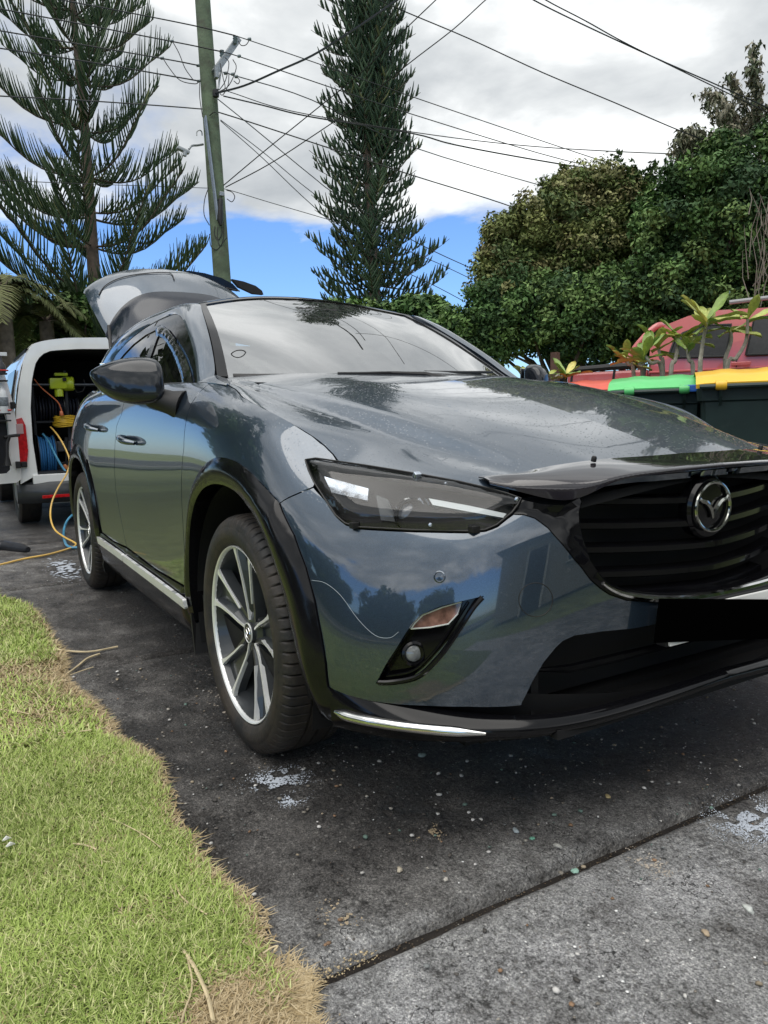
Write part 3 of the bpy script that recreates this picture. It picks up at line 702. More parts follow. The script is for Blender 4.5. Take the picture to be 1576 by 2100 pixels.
if SB.Nn(np.array([[SB.smax*.3, SB.tmax*.6]]))[0][2] < 0: SB.flip = not SB.flip
BG = emit('bonnet_protector', panel(SB, np.array([[0,0],[SB.smax,0],[SB.smax,SB.tmax],[0,SB.tmax]]), sp=.0065, off=0., flange=.003), M_smoke, car, 'both')
for s_ in (-1, 1):
    q = SH.P(SH.inv([(.775, .300)], 't'))[0]; sc = MB(); sc.lathe([(.0, .022), (.004, .022), (.006, .019), (.006, .010)], (q[0], -s_*q[1], q[2]), (.3, 0, 1), 12); sc.build('screw', M_black, BG, smooth=True)

# ------------------------------------------------------------------ lamps, fog lamps, small parts of the nose
lens_obj = []
M_bucket = mat('lamp_bucket', (.055, .06, .068), rough=.28, metal=.6, var=.6, vscale=25)
M_refl = mat('lamp_reflector', (.55, .60, .68), rough=.14, metal=.9, rvar=.2, vscale=40)
M_amber = mat('indicator_lens', (.24, .13, .10), rough=.12, coat=1, var=.6, vscale=45)
M_led = mat('light_guide', (.50, .54, .56), rough=.25, coat=.6)
hs = S1.inv(hl_top_px+hl_bot_px, 'p')
hsm = np.concatenate([hs[:1], crom(hs[:11], 2), hs[11:]])
for side in ('near', 'far'):
    sg = 1 if side == 'near' else -1
    def fl(P): P = np.array(P, float); P[..., 1] *= sg; return P
    H = emit('headlight', panel(S1, hs, sp=.02, off=-.06, flange=-.058), M_bucket, car, side)
    emit('lamp_cover', panel(S1, hs, sp=.016, off=lambda st, d: .002+.017*np.sin(np.pi/2*np.clip(d/.048, 0, 1)), flange=.004), M_clear, H, side)
    def pt(px, py, off=-.03): 
        st = S1.inv([(px, py)], 'p'); return fl(S1.P(st)+S1.Nn(st)*off)[0]
    def q4(l, off=-.03): return [pt(a, b, off) for a, b in l]
    fmb = MB(); e_ = on(S1, hs, .004); fmb.tube(fl(crom(np.concatenate([e_, e_[:1]]), 1)), .0022, 6, cap=False); fmb.build('lamp_seal', M_rubber, H, smooth=True)
    # outer reflector with stepped faces
    a = MB()
    A = q4([(655,960),(745,985),(742,1012),(668,995)], -.030); a.add(A+q4([(655,960),(745,985),(742,1012),(668,995)], -.05), [(0,1,2,3),(0,4,5,1),(1,5,6,2),(2,6,7,3)])
    a.build('reflector', M_refl, H)
    a = MB(); A = q4([(672,1004),(742,1020),(752,1060),(705,1052),(684,1030)], -.040); a.add(A, [(0,1,2,3,4)]); a.build('reflector', M_refl, H)
    a = MB(); A = q4([(760,1000),(785,1010),(805,1060),(770,1056)], -.028); A2 = q4([(760,1000),(785,1010),(805,1060),(770,1056)], -.05); a.add(A+A2, [(0,1,2,3),(0,4,5,1),(1,5,6,2),(2,6,7,3),(3,7,4,0)]); a.build('bezel', M_alloyd, H)
    c0 = pt(822, 1034, -.052); st = S1.inv([(822,1034)], 'p'); nn = fl(S1.Nn(st))[0]; nn = nn*.3+np.array([.9, sg*-.15, 0]); nn /= np.linalg.norm(nn)
    a = MB(); a.lathe([(.037, -.005), (.039, .018), (.036, .022), (.031, .010), (.028, -.005)], c0, nn, 28); a.build('projector_ring', M_chrome, H, smooth=True)
    a = MB(); a.lathe([(.027, -.004)]+[(.027*math.cos(t), .004+.014*math.sin(t)) for t in np.linspace(0, math.pi/2-.01, 7)], c0, nn, 24); a.build('projector_lens', mat('projector_glass', (.09, .10, .12), rough=.05, coat=1), H, smooth=True)
    for k in range(4):
        a = MB(); x0 = 850+k*13; P_ = [pt(x0, 1006+k*2, -.03), pt(x0+8-k, 1022+k, -.040), pt(x0+2-k*2, 1052, -.05)]
        a.tube(crom(P_, 4), .0022, 6); a.build('reflector_fin', M_refl, H, smooth=True)
    a = MB(); A = q4([(872,1010),(960,1026),(1042,1044),(1035,1053),(955,1038),(880,1024)], -.024); A2 = q4([(872,1010),(960,1026),(1042,1044),(1035,1053),(955,1038),(880,1024)], -.034)
    n6 = 6; a.add(A+A2, [(0,1,4,5),(1,2,3,4)]+[(i, (i+1) % 6, 6+(i+1) % 6, 6+i) for i in range(6)]); a.build('light_guide', M_led, H)
    a = MB(); A = q4([(868,1030),(925,1040),(915,1056),(880,1058)], -.042); a.add(A, [(0,1,2,3)]); a.build('reflector', M_bucket, H)
    for (x_, y_) in ((731,1079),(973,1087)):
        a = MB(); p_ = pt(x_, y_, .006); a.box(p_, (.008, .010, .007), bev=.002); a.build('clip', M_rubber, H)
    a = MB(); a.box(pt(858, 983, .010), (.006, .008, .009), Matrix.Rotation(.5, 4, 'Y'), bev=.002); a.build('clip', M_refl, H)
    for (x_, y_) in ((1058,1027),(885,1079),(916,997)):
        a = MB(); p_ = pt(x_, y_, .008); a.lathe([(0, .004), (.004, .003), (.0045, 0)], p_, nn, 12); a.build('screw', M_refl, H, smooth=True)
    # fog lamp recess
    FG = emit('fog_lamp_recess', panel(S1, fog, sp=.014, off=-.030, flange=-.032), M_gloss, car, side)
    tl = [(839,1291),(848,1278),(864,1262),(905,1246),(946,1235),(938,1260),(918,1281),(880,1288)]
    emit('indicator_lens', panel(S1, S1.inv(tl, 'p'), sp=.01, off=-.014, flange=.02), M_amber, FG, side)
    e_ = fl(on(S1, S1.inv(tl+tl[:1], 'p'), -.012)); a = MB(); a.tube(e_, .0016, 6, cap=False); a.build('lens_frame', M_alloy, FG, smooth=True)
    fr_ = [(990,1225),(972,1245),(950,1278),(925,1316),(905,1343),(880,1370),(862,1385),(840,1394),(800,1400),(777,1400)]
    e_ = fl(on(S1, S1.inv(fr_, 'p'), -.001)); a = MB(); a.tube(crom(e_, 3), .006, 8); a.build('recess_trim', M_gloss, FG, smooth=True)
    e_ = fl(on(S1, S1.inv([(p[0]-13, p[1]-8) for p in fr_[1:-1]], 'p'), -.016)); a = MB(); a.tube(crom(e_, 3), .0035, 8); a.build('recess_trim', M_gloss, FG, smooth=True)
    c0 = pt(837, 1346, -.030); 
    a = MB(); a.lathe([(.026, 0), (.026, .012), (.021, .014), (.018, .004)], c0, nn, 24); a.build('fog_lamp_bezel', M_gloss, FG, smooth=True)
    a = MB(); a.lathe([(.019, .002), (.016, .008), (.009, .011), (0, .012)], c0, nn, 24); a.build('fog_lamp_lens', mat('fog_glass', (.16, .17, .17), rough=.08, coat=1, var=.4, vscale=60), FG, smooth=True)
    c0 = pt(902, 1183, .0); a = MB(); st = S1.inv([(902,1183)], 'p'); n1_ = fl(S1.Nn(st))[0]
    a.lathe([(.0125, -.004), (.0125, .0015), (.0105, .0025), (.0095, -.001), (.008, -.001), (.008, .002), (0, .0025)], c0, n1_, 24); a.build('parking_sensor', M_paint, car, smooth=True)
    c0 = S1.P(S1.inv([(1100,1230)], 'p'))[0]
    if side == 'near':
        pts = []
        for k in range(33):
            th = 2*math.pi*k/32; s_ = S1.inv([(c0[0]*0+(-c0[1])+.0*0+.034*math.cos(th), c0[2]+.034*math.sin(th))], 'w', (S1.su[11], S1.smax)); pts.append(S1.P(s_)[0]+S1.Nn(s_)[0]*.0002)
        a = MB(); a.tube(pts, .0009, 5, cap=False); a.build('tow_eye_cover', M_black, car, smooth=True)
sp_ = [(640,1190),(668,1196),(700,1222),(735,1270),(770,1303),(800,1308),(818,1296)]
e_ = on(S1, S1.inv(sp_, 'p'), .0003); a = MB(); a.tube(crom(e_, 4), .0007, 4); a.build('paint_scratch', mat('scratch', (.20,.24,.27), rough=.6), BUMP, smooth=True)
# number plate; a black mask is added over its unknown lettering
PL = MB(); PL.box((.935, -.050, .463), (.003, .186, .038), Matrix.Rotation(-.03, 4, 'Y'), bev=.003); PLo = PL.build('number_plate', M_white, car)
a = MB(); c_ = bp(1477, 1271, x=.942); a.box(c_, (.0015, .21, .0465), Matrix.Rotation(R(-8.5), 4, 'X')); a.build('added_plate_mask', mat('mask_black', (.001, .001, .001), rough=1, spec=0.), PLo)
a = MB(); a.box((.918, -.05, .463), (.014, .190, .041), bev=.004); a.build('plate_holder', M_black, PLo)

# ------------------------------------------------------------------ wheels
def make_wheel(cx, sg, rot):
    """sg=-1 near side; parts parented to one wheel part"""
    c = Vector((cx, sg*.7625, .336))
    ax = Vector((0, sg, 0))
    n = 576
    prof = [(.232,-.085),(.245,-.098),(.275,-.1075),(.305,-.104),(.325,-.093),(.333,-.080),(.335,-.056),(.329,-.055),(.329,-.047),(.3358,-.046),(.336,-.016),(.329,-.015),(.329,-.007),(.336,-.006),(.336,.022),(.329,.023),(.329,.031),(.3355,.032),(.335,.056),(.3335,.072),(.331,.083),(.324,.094),(.315,.1005),(.303,.1050),(.300,.1055),(.2985,.1068),(.285,.1082),(.272,.1075),(.270,.1065),(.266,.1045),(.258,.1015),(.253,.0965),(.250,.090),(.240,.086)]
    b = Vector((1, 0, 0)); u = Vector((0, 0, 1)); V = []
    for i, (r, h) in enumerate(prof):
        for k in range(n):
            th = 2*math.pi*k/n; rr = r
            if i in (18, 19, 20) and k % 8 == 0: rr -= .009
            if i in (21,) and k % 8 == 0: rr -= .006
            if i in (3, 4, 5, 6) and k % 8 == 0: rr -= .005
            V.append(c+ax*h+(b*math.cos(th)+u*math.sin(th))*rr)
    m_ = len(prof)
    Fc = [(i*n+k, i*n+(k+1) % n, (i+1)*n+(k+1) % n, (i+1)*n+k) for i in range(m_-1) for k in range(n)]
    t_ = MB(); t_.add(V, Fc); W = t_.build('wheel', M_tyre, car, smooth=True)
    a = MB(); a.lathe([(.249,.088),(.249,.094),(.2475,.0965),(.2435,.0945),(.2405,.090),(.240,.084)], c, ax, 96); a.build('rim_lip', M_alloy, W, smooth=True)
    a = MB(); a.lathe([(.241,.088),(.232,.060),(.215,.02),(.210,-.08),(.232,-.086)], c, ax, 72); a.build('rim_barrel', M_alloyd, W, smooth=True)
    def P(r, t, h, th):
        er = b*math.cos(th)+u*math.sin(th); et = -b*math.sin(th)+u*math.cos(th)
        return c+er*r*1.035+et*t*1.03+ax*h
    def face_h(r): return .064+.024*min(1, max(0, (r-.05)/.17))**1.3
    for k in range(5):
        th = R(84+72*k+rot)
        # dark body of the double spoke with a sunk channel
        s_ = MB()
        st_ = [(.030, -.028, .028), (.07, -.030, .028), (.12, -.036, .032), (.17, -.047, .042), (.226, -.066, .058)]
        V = []
        for r, t0, t1 in st_:
            h = face_h(r)-.003
            V += [P(r, t0-.004, h-.03, th), P(r, t0, h, th), P(r, t0+.012, h, th), P(r, t0+.020, h-.016, th), P(r, t1-.020, h-.016, th), P(r, t1-.012, h, th), P(r, t1, h, th), P(r, t1+.004, h-.03, th)]
        q = 8; s_.add(V, [(i*q+j, i*q+j+1, (i+1)*q+j+1, (i+1)*q+j) for i in range(len(st_)-1) for j in range(q-1)]); s_.build('spoke', M_alloyd, W)
        for line in ([(.034,.010,.006),(.065,.020,.006),(.085,.025,.0065),(.14,.034,.0075),(.185,.043,.009),(.208,.049,.013),(.228,.056,.024)],
                     [(.088,-.019,.003),(.10,-.022,.005),(.14,-.031,.0062),(.185,-.043,.008),(.208,-.050,.012),(.228,-.058,.022)]):
            s_ = MB(); V = []
            for r, t, w in line:
                h = face_h(r)+.002
                V += [P(r, t-w/2, h-.012, th), P(r, t-w/2, h, th), P(r, t+w/2, h, th), P(r, t+w/2, h-.012, th)]
            s_.add(V, [(i*4+j, i*4+j+1, (i+1)*4+j+1, (i+1)*4+j) for i in range(len(line)-1) for j in range(3)]+[(0, 1, 2, 3)]); s_.build('spoke_edge', M_alloy, W)
        nb = MB(); nb.lathe([(.010, .03), (.010, .052), (.007, .056), (0, .056)], c+(b*math.cos(th+R(36))+u*math.sin(th+R(36)))*.052, ax, 10); nb.build('wheel_nut', M_black, W, smooth=True)
    a = MB(); a.lathe([(.062, .02), (.062, .052), (.045, .060), (.030, .062)], c, ax, 32); a.build('hub', M_alloyd, W, smooth=True)
    a = MB(); a.lathe([(.0295, .058), (.0295, .070), (.027, .073), (.0235, .0715), (0, .0715)], c, ax, 32); HC = a.build('centre_cap', M_alloyd, W, smooth=True)
    a = MB(); a.lathe([(.029, .0705), (.0285, .0742), (.0265, .0745), (.026, .072)], c, ax, 32); a.build('cap_ring', M_alloy, W, smooth=True)
    a = MB()
    pts = [P(.0155*(1+.0*q), 0, .0735, 2*math.pi*q/20) for q in range(21)]; a.tube(pts, .0016, 6, cap=False); a.build('cap_ring', M_chrome, W, smooth=True)
    for s2 in (-1, 1):
        a = MB(); o_ = c+ax*.0735
        a.tube([o_-u*.006, o_-u*.001+b*(s2*.003), o_+u*.004+b*(s2*.008), o_+u*.008+b*(s2*.0135)], [.0008, .0018, .0016, .0008], 6); a.build('cap_wing', M_chrome, W, smooth=True)
    a = MB(); a.lathe([(.055, -.01), (.145, -.01), (.145, .006), (.075, .006), (.07, .03), (.055, .03)], c, ax, 40); a.build('brake_disc', mat('brake_steel', (.30, .30, .31), rough=.4, metal=.8, var=.2, vscale=20), W, smooth=True)
    a = MB(); a.box(c+ax*.0+Vector((.115, 0, .06)), (.04, .035, .06), bev=.012); a.build('brake_caliper', M_alloyd, W)
    a = MB(); a.tube([P(.215, 0, .04, R(30+rot)), P(.200, 0, .075, R(30+rot))], .004, 6); a.build('valve', M_rubber, W, smooth=True)
make_wheel(0, -1, 0); make_wheel(-2.57, -1, -31); make_wheel(0, 1, 20); make_wheel(-2.57, 1, 45)
# arch liners
for cx in (0, -2.57):
    for s in (-1, 1):
        a = MB(); V = []; n = 22
        for k in range(n+1):
            th = math.pi*(-.08+1.16*k/n); r = .445
            x = cx+r*math.cos(th)*1.0; z = .315+r*math.sin(th)
            for w in (.845, .60): V.append((x, s*w, z))
        V += [(cx, s*.60, .3)]
        F_ = [(2*k, 2*k+1, 2*k+3, 2*k+2) for k in range(n)]+[(2*k+1, 2*n+2, 2*k+3) for k in range(n)]
        a.add(V, F_); a.build('arch_liner', M_void, car, smooth=True)
# mud flaps
a = MB(); a.prism([(-.455,-.85,.30),(-.448,-.868,.30),(-.425,-.868,.17),(-.425,-.70,.17),(-.45,-.70,.30)], (-.012, 0, .0)); a.build('mud_flap', M_black, car)
a = MB(); a.prism([(-2.13,-.845,.235),(-2.16,-.845,.20),(-2.2,-.83,.15),(-2.2,-.68,.15),(-2.12,-.68,.235)], (.02, 0, .0)); a.build('mud_flap', M_black, car)
# underbody
a = MB(); a.box((-1.25, 0, .255), (1.95, .60, .05)); a.box((-1.28, 0, .27), (.80, .80, .05)); a.box((.60, 0, .27), (.18, .62, .025)); a.box((-3.1,0,.30),(.2,.6,.04)); a.build('underbody', M_void, car)

# ------------------------------------------------------------------ glasshouse
gh = []
for z, ws in ((1.04, (.68,.765,.775,.772,.757,.745)), (1.15, (.655,.725,.732,.726,.708,.698)), (1.25, (.62,.685,.690,.685,.673,.664)), (1.34, (.58,.65,.652,.648,.643,.635)), (1.42, (.53,.60,.604,.602,.60,.596)), (1.50, (.45,.50,.51,.51,.505,.50))):
    gh.append([(x, w, z) for x, w in zip((-3.02,-2.57,-2.0,-1.5,-.95,-.38), ws)])
S3 = Surf(gh, alpha=.8)
if S3.Nn(np.array([[1.0, .2]]))[0][1] > 0: S3.flip = not S3.flip
frame_xz = [(-.648,1.058),(-.693,1.091),(-.798,1.164),(-.946,1.253),(-1.10,1.335),(-1.24,1.378),(-1.39,1.397),(-1.60,1.402),(-1.85,1.392),(-2.1,1.360),(-2.35,1.300),(-2.6,1.215),(-2.76,1.145)]
glass1 = [(-.575,1.060),(-.66,1.108),(-.76,1.148),(-.92,1.215),(-1.07,1.268),(-1.20,1.308),(-1.33,1.335),(-1.45,1.345),(-1.475,1.30),(-1.485,1.085)]
glass2 = [(-1.56,1.092),(-1.555,1.30),(-1.545,1.352),(-1.75,1.348),(-1.95,1.325),(-2.12,1.285),(-2.25,1.24),(-2.38,1.175),(-2.44,1.115)]
x3 = lambda l: S3.inv(l, 'x')
p3 = lambda l: S3.inv(l, 'p')
glass1_st = np.concatenate([p3([(398,789),(393,762),(386,742),(375,720),(362,700),(347,680),(333,672)]), x3([(-1.45,1.345),(-1.475,1.30),(-1.485,1.092)])])
outer = x3(frame_xz); belt_b = x3([(-2.6,1.107),(-2.3,1.103),(-2.0,1.099),(-1.5,1.089),(-.95,1.072)])
emit('window_frame', panel(S3, np.concatenate([outer, belt_b]), holes=[glass1_st, x3(glass2)], sp=.022, flange=.02), M_gloss, car, 'pair')
emit('front_window', panel(S3, glass1_st, sp=.03, off=-.005, flange=0), M_tint, car, 'pair')
emit('rear_window', panel(S3, x3(glass2), sp=.03, off=-.005, flange=0), M_tint, car, 'pair')
ws_o = [(-.59,1.075),(-.70,1.140),(-.80,1.188),(-.95,1.248),(-1.10,1.300),(-1.25,1.342),(-1.36,1.362),(-1.50,1.372)]
ws_i = [(-1.50,1.318),(-1.36,1.300),(-1.25,1.270),(-1.12,1.225),(-1.00,1.18),(-.88,1.130),(-.78,1.088),(-.70,1.063)]
M_shield = glass_mat('window_visor_acrylic', (.55, .60, .66))
emit('window_visor', panel(S3, p3([(399,791),(394,762),(387,741),(376,718),(363,697),(348,677),(334,668),(322,671),(322,690),(334,692),(345,703),(355,720),(364,742),(372,765),(377,791)]), sp=.02, off=lambda st, d: .006+.014*np.clip(d/.04, 0, 1), flange=.0), M_shield, car, 'pair')
# belt moulding under the side glass
a = [S3.P(x3([(x, z)]))[0]+np.array([0, -.004, 0]) for x, z in ((-2.5,1.108),(-2.0,1.100),(-1.5,1.088),(-1.0,1.075),(-.72,1.062))]
for s in (1, -1):
    q = MB(); q.tube([(p[0], s*p[1], p[2]) for p in a], .008, 8); q.build('window_seal', M_gloss, car, smooth=True)
# windscreen
wsr = [[(-.41,0,1.072),(-.44,.23,1.072),(-.53,.46,1.075),(-.665,.665,1.086)],
       [(-.75,0,1.235),(-.765,.215,1.232),(-.80,.42,1.224),(-.86,.612,1.216)],
       [(-1.09,0,1.388),(-1.09,.20,1.382),(-1.085,.38,1.364),(-1.06,.570,1.332)],
       [(-1.43,0,1.508),(-1.415,.19,1.500),(-1.365,.36,1.472),(-1.262,.527,1.428)]]
S4 = Surf(wsr, alpha=.8)
if S4.Nn(np.array([[S4.smax/2, S4.tmax/2]]))[0][0] < 0: S4.flip = not S4.flip
sm, tm = S4.smax, S4.tmax
emit('windscreen', panel(S4, np.array([[0,0],[sm-.03,0],[sm-.028,tm-.02],[0,tm-.02]]), sp=.04, off=-.002, flange=0), M_ws, car, 'both')
emit('windscreen_trim', panel(S4, np.array([[sm-.034,.0],[sm,0],[sm,tm],[0,tm],[0,tm-.028],[sm-.036,tm-.028]]), sp=.02, off=.003, flange=.008), M_gloss, car, 'both')
emit('cowl_panel', panel(S4, np.array([[0,0],[sm-.05,0],[sm-.05,.02],[0,.03]]), sp=.02, off=.006, flange=.03), M_black, car, 'both')
# roof
rf = [[(-1.435,0,1.512),(-1.425,.19,1.504),(-1.37,.36,1.476),(-1.267,.530,1.432)],
      [(-1.65,0,1.534),(-1.645,.19,1.528),(-1.62,.37,1.503),(-1.57,.518,1.462)],
      [(-2.0,0,1.545),(-2.0,.19,1.540),(-2.0,.37,1.516),(-2.0,.514,1.482)],
      [(-2.45,0,1.538),(-2.45,.19,1.532),(-2.45,.36,1.508),(-2.45,.50,1.474)],
      [(-2.93,0,1.500),(-2.93,.18,1.494),(-2.92,.34,1.470),(-2.90,.47,1.435)]]
S5 = Surf(rf, alpha=.8)
if S5.Nn(np.array([[S5.smax/2, S5.tmax/2]]))[0][2] < 0: S5.flip = not S5.flip
emit('roof', panel(S5, np.array([[0,0],[S5.smax,0],[S5.smax,S5.tmax],[0,S5.tmax]]), sp=.05, off=.002, flange=.02), M_paint, car, 'both')
# A-pillar, roof rail and C-pillar in one pressing
Fp = S3.P(outer); Fp = [(p[0], -p[1], p[2]) for p in Fp]
Ep = [(-.64,.690,1.076),(-.69,.664,1.106),(-.808,.632,1.192),(-.956,.597,1.278),(-1.10,.566,1.358),(-1.18,.549,1.400),(-1.27,.530,1.433),(-1.57,.522,1.462),(-1.85,.520,1.478),(-2.15,.512,1.484),(-2.45,.504,1.474),(-2.72,.488,1.456),(-2.90,.474,1.437)]
r1 = []; r2 = []
for i, (f, e) in enumerate(zip(Fp, Ep)):
    f = np.array(f); e = np.array(e); d = np.linalg.norm(e-f); nrm = np.array([.15, .75, .65]); nrm /= np.linalg.norm(nrm)
    r1.append(tuple(f+(e-f)*.30+nrm*d*.16)); r2.append(tuple(f+(e-f)*.68+nrm*d*.15))
S6 = Surf([Fp, r1, r2, Ep], alpha=.8)
if S6.Nn(np.array([[.5, .05]]))[0][1] > 0: S6.flip = not S6.flip
PIL = emit('roof_pillar', panel(S6, np.array([[0,0],[S6.smax,0],[S6.smax,S6.tmax],[0,S6.tmax]]), sp=.022, off=.002, flange=.015), M_paint, car, 'pair')
# cowl corner between fender, pillar and bonnet
cr = [[(-.32,.752,1.040),(-.49,.746,1.057),(-.655,.742,1.066)],[(-.36,.727,1.054),(-.51,.717,1.070),(-.66,.712,1.082)],[(-.44,.69,1.064),(-.56,.68,1.078),(-.67,.668,1.094)]]
S7 = Surf(cr, alpha=.5)
if S7.Nn(np.array([[.1, .02]]))[0][2] < 0: S7.flip = not S7.flip
emit('cowl_corner', panel(S7, np.array([[0,0],[S7.smax,0],[S7.smax,S7.tmax],[0,S7.tmax]]), sp=.02, flange=.03), M_paint, car, 'pair')
# bonnet underside closes the view under the windscreen
a = MB(); a.box((-.45, 0, 1.035), (.16, .66, .012)); a.box((.2,0,.70),(.3,.62,.02)); a.build('scuttle', M_void, car)
# door handles
for D_, xc, zc_ in ((FD[0], -1.30, .862), (RD[0], -2.06, .915)):
    for s in (1, -1):
        p0 = []
        for dx in (-.09, -.06, 0, .06, .09):
            st = S1.inv([(xc+dx, zc_+.012*(-dx/.09))], 'x', LIMS); o_ = {.09: .004, .06: .034, 0: .040}[abs(dx)]
            p0.append((S1.P(st)+S1.Nn(st)*o_)[0]*[1, s, 1])
        q = MB(); q.tube(crom(p0, 4), [.008+.006*math.sin(math.pi*i/16) for i in range(17)], 10); q.build('door_handle', M_paint, D_ if s == 1 else (FD if D_ is FD[0] else RD)[1], smooth=True)
# ------------------------------------------------------------------ door mirrors
def mirror_part(sg):
    V = []; n = 28; ns = 13
    prof = [(.845,1.125,1.02,.03),(.849,1.142,1.002,.062),(.868,1.156,.993,.084),(.91,1.162,.991,.090),(.95,1.159,.997,.088),(.985,1.151,1.008,.080),(1.015,1.141,1.027,.067),(1.038,1.130,1.052,.050),(1.052,1.120,1.080,.030),(1.059,1.113,1.098,.010)]
    ns = len(prof)
    for w, zt, zb, dp in prof:
        f = (w-.845)/.21; cx = -.735-.10*f-.03*f*f; cz = zt*.42+zb*.58
        for j in range(n):
            th = 2*math.pi*j/n; ct, stn = math.cos(th), math.sin(th)
            ex = dp*(abs(ct)**.75)*(1 if ct > 0 else -.55); ez = (zt-cz if stn > 0 else cz-zb)*(abs(stn)**.65)*(1 if stn > 0 else -1)
            V.append((cx+ex-.018*stn*dp/.09, sg*w, cz+ez))
    F_ = [(i*n+j, i*n+(j+1) % n, (i+1)*n+(j+1) % n, (i+1)*n+j) for i in range(ns-1) for j in range(n)]+[tuple(range(n)), tuple((ns-1)*n+j for j in range(n))]
    V = np.array(V)
    a = MB(); a.add(V, F_); o = a.build('door_mirror', mat('mirror_shell_paint', (.012, .015, .020), rough=.08, coat=0., spec=.6), car, smooth=True)
    # subdivide for smooth gloss
    md = o.modifiers.new('sub', 'SUBSURF'); md.levels = 1; md.render_levels = 2
    b2 = MB(); b2.tube([(-.66, sg*.795, .985), (-.69, sg*.83, .998), (-.74, sg*.885, 1.022)], [.055, .042, .036], 12); b2.build('mirror_arm', M_black, o, smooth=True)
    d2 = MB(); c_ = [(-.728, sg*.955, 1.098), (-.737, sg*.958, 1.075), (-.746, sg*.962, 1.04), (-.765, sg*.966, 1.01)]
    d2.tube([(x+.048, y, z) for x, y, z in c_], .0022, 6); 
    e2 = MB(); e2.box((-.86, sg*.95, 1.09), (.003, .075, .055), Matrix.Rotation(sg*.35, 4, 'Z'), bev=.002); e2.build('mirror_glass', M_chrome, o)
mirror_part(-1); mirror_part(1)
# ------------------------------------------------------------------ raised tailgate
tg = [[(-2.92,0,1.508),(-2.92,.22,1.500),(-2.90,.40,1.465),(-2.87,.52,1.42),(-2.85,.58,1.38)],
      [(-3.08,0,1.62),(-3.08,.22,1.612),(-3.07,.38,1.565),(-3.05,.49,1.49),(-3.03,.55,1.42)],
      [(-3.26,0,1.77),(-3.26,.22,1.76),(-3.26,.36,1.69),(-3.25,.45,1.585),(-3.24,.51,1.47)],
      [(-3.32,0,1.80),(-3.32,.22,1.79),(-3.32,.36,1.72),(-3.31,.46,1.615),(-3.30,.52,1.50)],
      [(-3.50,0,1.93),(-3.50,.22,1.92),(-3.50,.38,1.86),(-3.48,.50,1.77),(-3.46,.555,1.66)],
      [(-3.66,0,2.025),(-3.66,.22,2.012),(-3.66,.40,1.95),(-3.63,.53,1.86),(-3.60,.575,1.78)],
      [(-3.80,0,2.065),(-3.80,.22,2.050),(-3.79,.41,1.99),(-3.75,.545,1.90),(-3.72,.575,1.85)],
      [(-3.95,0,2.05),(-3.95,.22,2.035),(-3.93,.40,1.975),(-3.88,.53,1.90),(-3.84,.56,1.86)]]
S8 = Surf(tg, alpha=.8)
if S8.Nn(np.array([[.1, .5]]))[0][2] < 0: S8.flip = not S8.flip
v2, v3 = S8.sv[2], S8.sv[3]
TG = emit('tailgate', panel(S8, np.array([[0,v3+.003],[S8.smax,v3+.003],[S8.smax,S8.tmax],[0,S8.tmax]]), sp=.035, off=0, flange=.05), M_paint, car, 'both')
emit('spoiler', panel(S8, np.array([[0,0],[S8.smax,0],[S8.smax,v3-.003],[0,v3-.003]]), sp=.03, off=lambda st, d: .0+.02*np.clip(st[:, 1]/v3, 0, 1)**2, flange=.04), mat('navy_shade_gloss', (.010, .014, .024), rough=.16, coat=0, spec=.5), TG, 'both')  # body colour painted darker, standing in for the spoiler's darker reflection
emit('inner_panel', panel(S8, np.array([[0,0],[S8.smax,0],[S8.smax,S8.tmax],[0,S8.tmax]]), sp=.08, off=-.055, flange=0), M_black, TG, 'both')
# crease line, wiper, corner pad
cre = [S8.P(S8.inv([(a, b)], 'p'))[0]+np.array([.004, 0, .004]) for a, b in ((203,606),(215,588),(240,574),(270,566),(310,561),(350,560),(380,562))]
a = MB(); a.tube(crom(cre, 4), .0035, 6); a.build('panel_seam', M_black, TG, smooth=True)
def t8(px, py, o=.012):
    st = S8.inv([(px, py)], 'p'); return (S8.P(st)+S8.Nn(st)*o)[0]
wpx = [(380,556),(388,555),(420,560),(455,570),(478,582),(491,596),(470,592),(440,584),(410,578),(384,575),(378,566)]
emit('light_recess', panel(S8, S8.inv(wpx, 'p'), sp=.02, off=.004, flange=.01), M_gloss, TG, 'near') if False else None
a = MB(); base = [t8(x, y, .006) for x, y in wpx[:1]]
Q = [bp(x, y, x=-3.78) for x, y in wpx]; a.prism([tuple(q) for q in Q], (-.05, 0, .0)); a.build('wiper_cover', M_gloss, TG)
Q = [bp(x, y, x=-3.765) for x, y in ((388,567),(417,570),(421,581),(392,574))]; a = MB(); a.prism([tuple(q) for q in Q], (.004, 0, 0)); a.build('wiper_cap', mat('grey_trim', (.22, .23, .25), rough=.4, var=.1), TG)
a = MB(); a.tube([tuple(bp(x, y, x=-3.76)) for x, y in ((395,570),(430,583),(460,590),(492,597))], [.012, .010, .008, .005], 8); a.build('wiper_arm', M_black, TG, smooth=True)
a = MB(); Q = [bp(x, y, x=-3.9) for x, y in ((476,572),(500,577),(525,586),(538,596),(541,604),(520,602),(490,588))]; a.prism([tuple(q) for q in Q], (-.04, 0, 0)); a.build('tailgate_lip', M_black, TG)
# gas struts
for s in (-1, 1):
    a = MB(); a.tube([(-2.95, s*.57, 1.30), (-3.18, s*.53, 1.56)], .011, 8); a.build('gas_strut', M_black, TG, smooth=True)
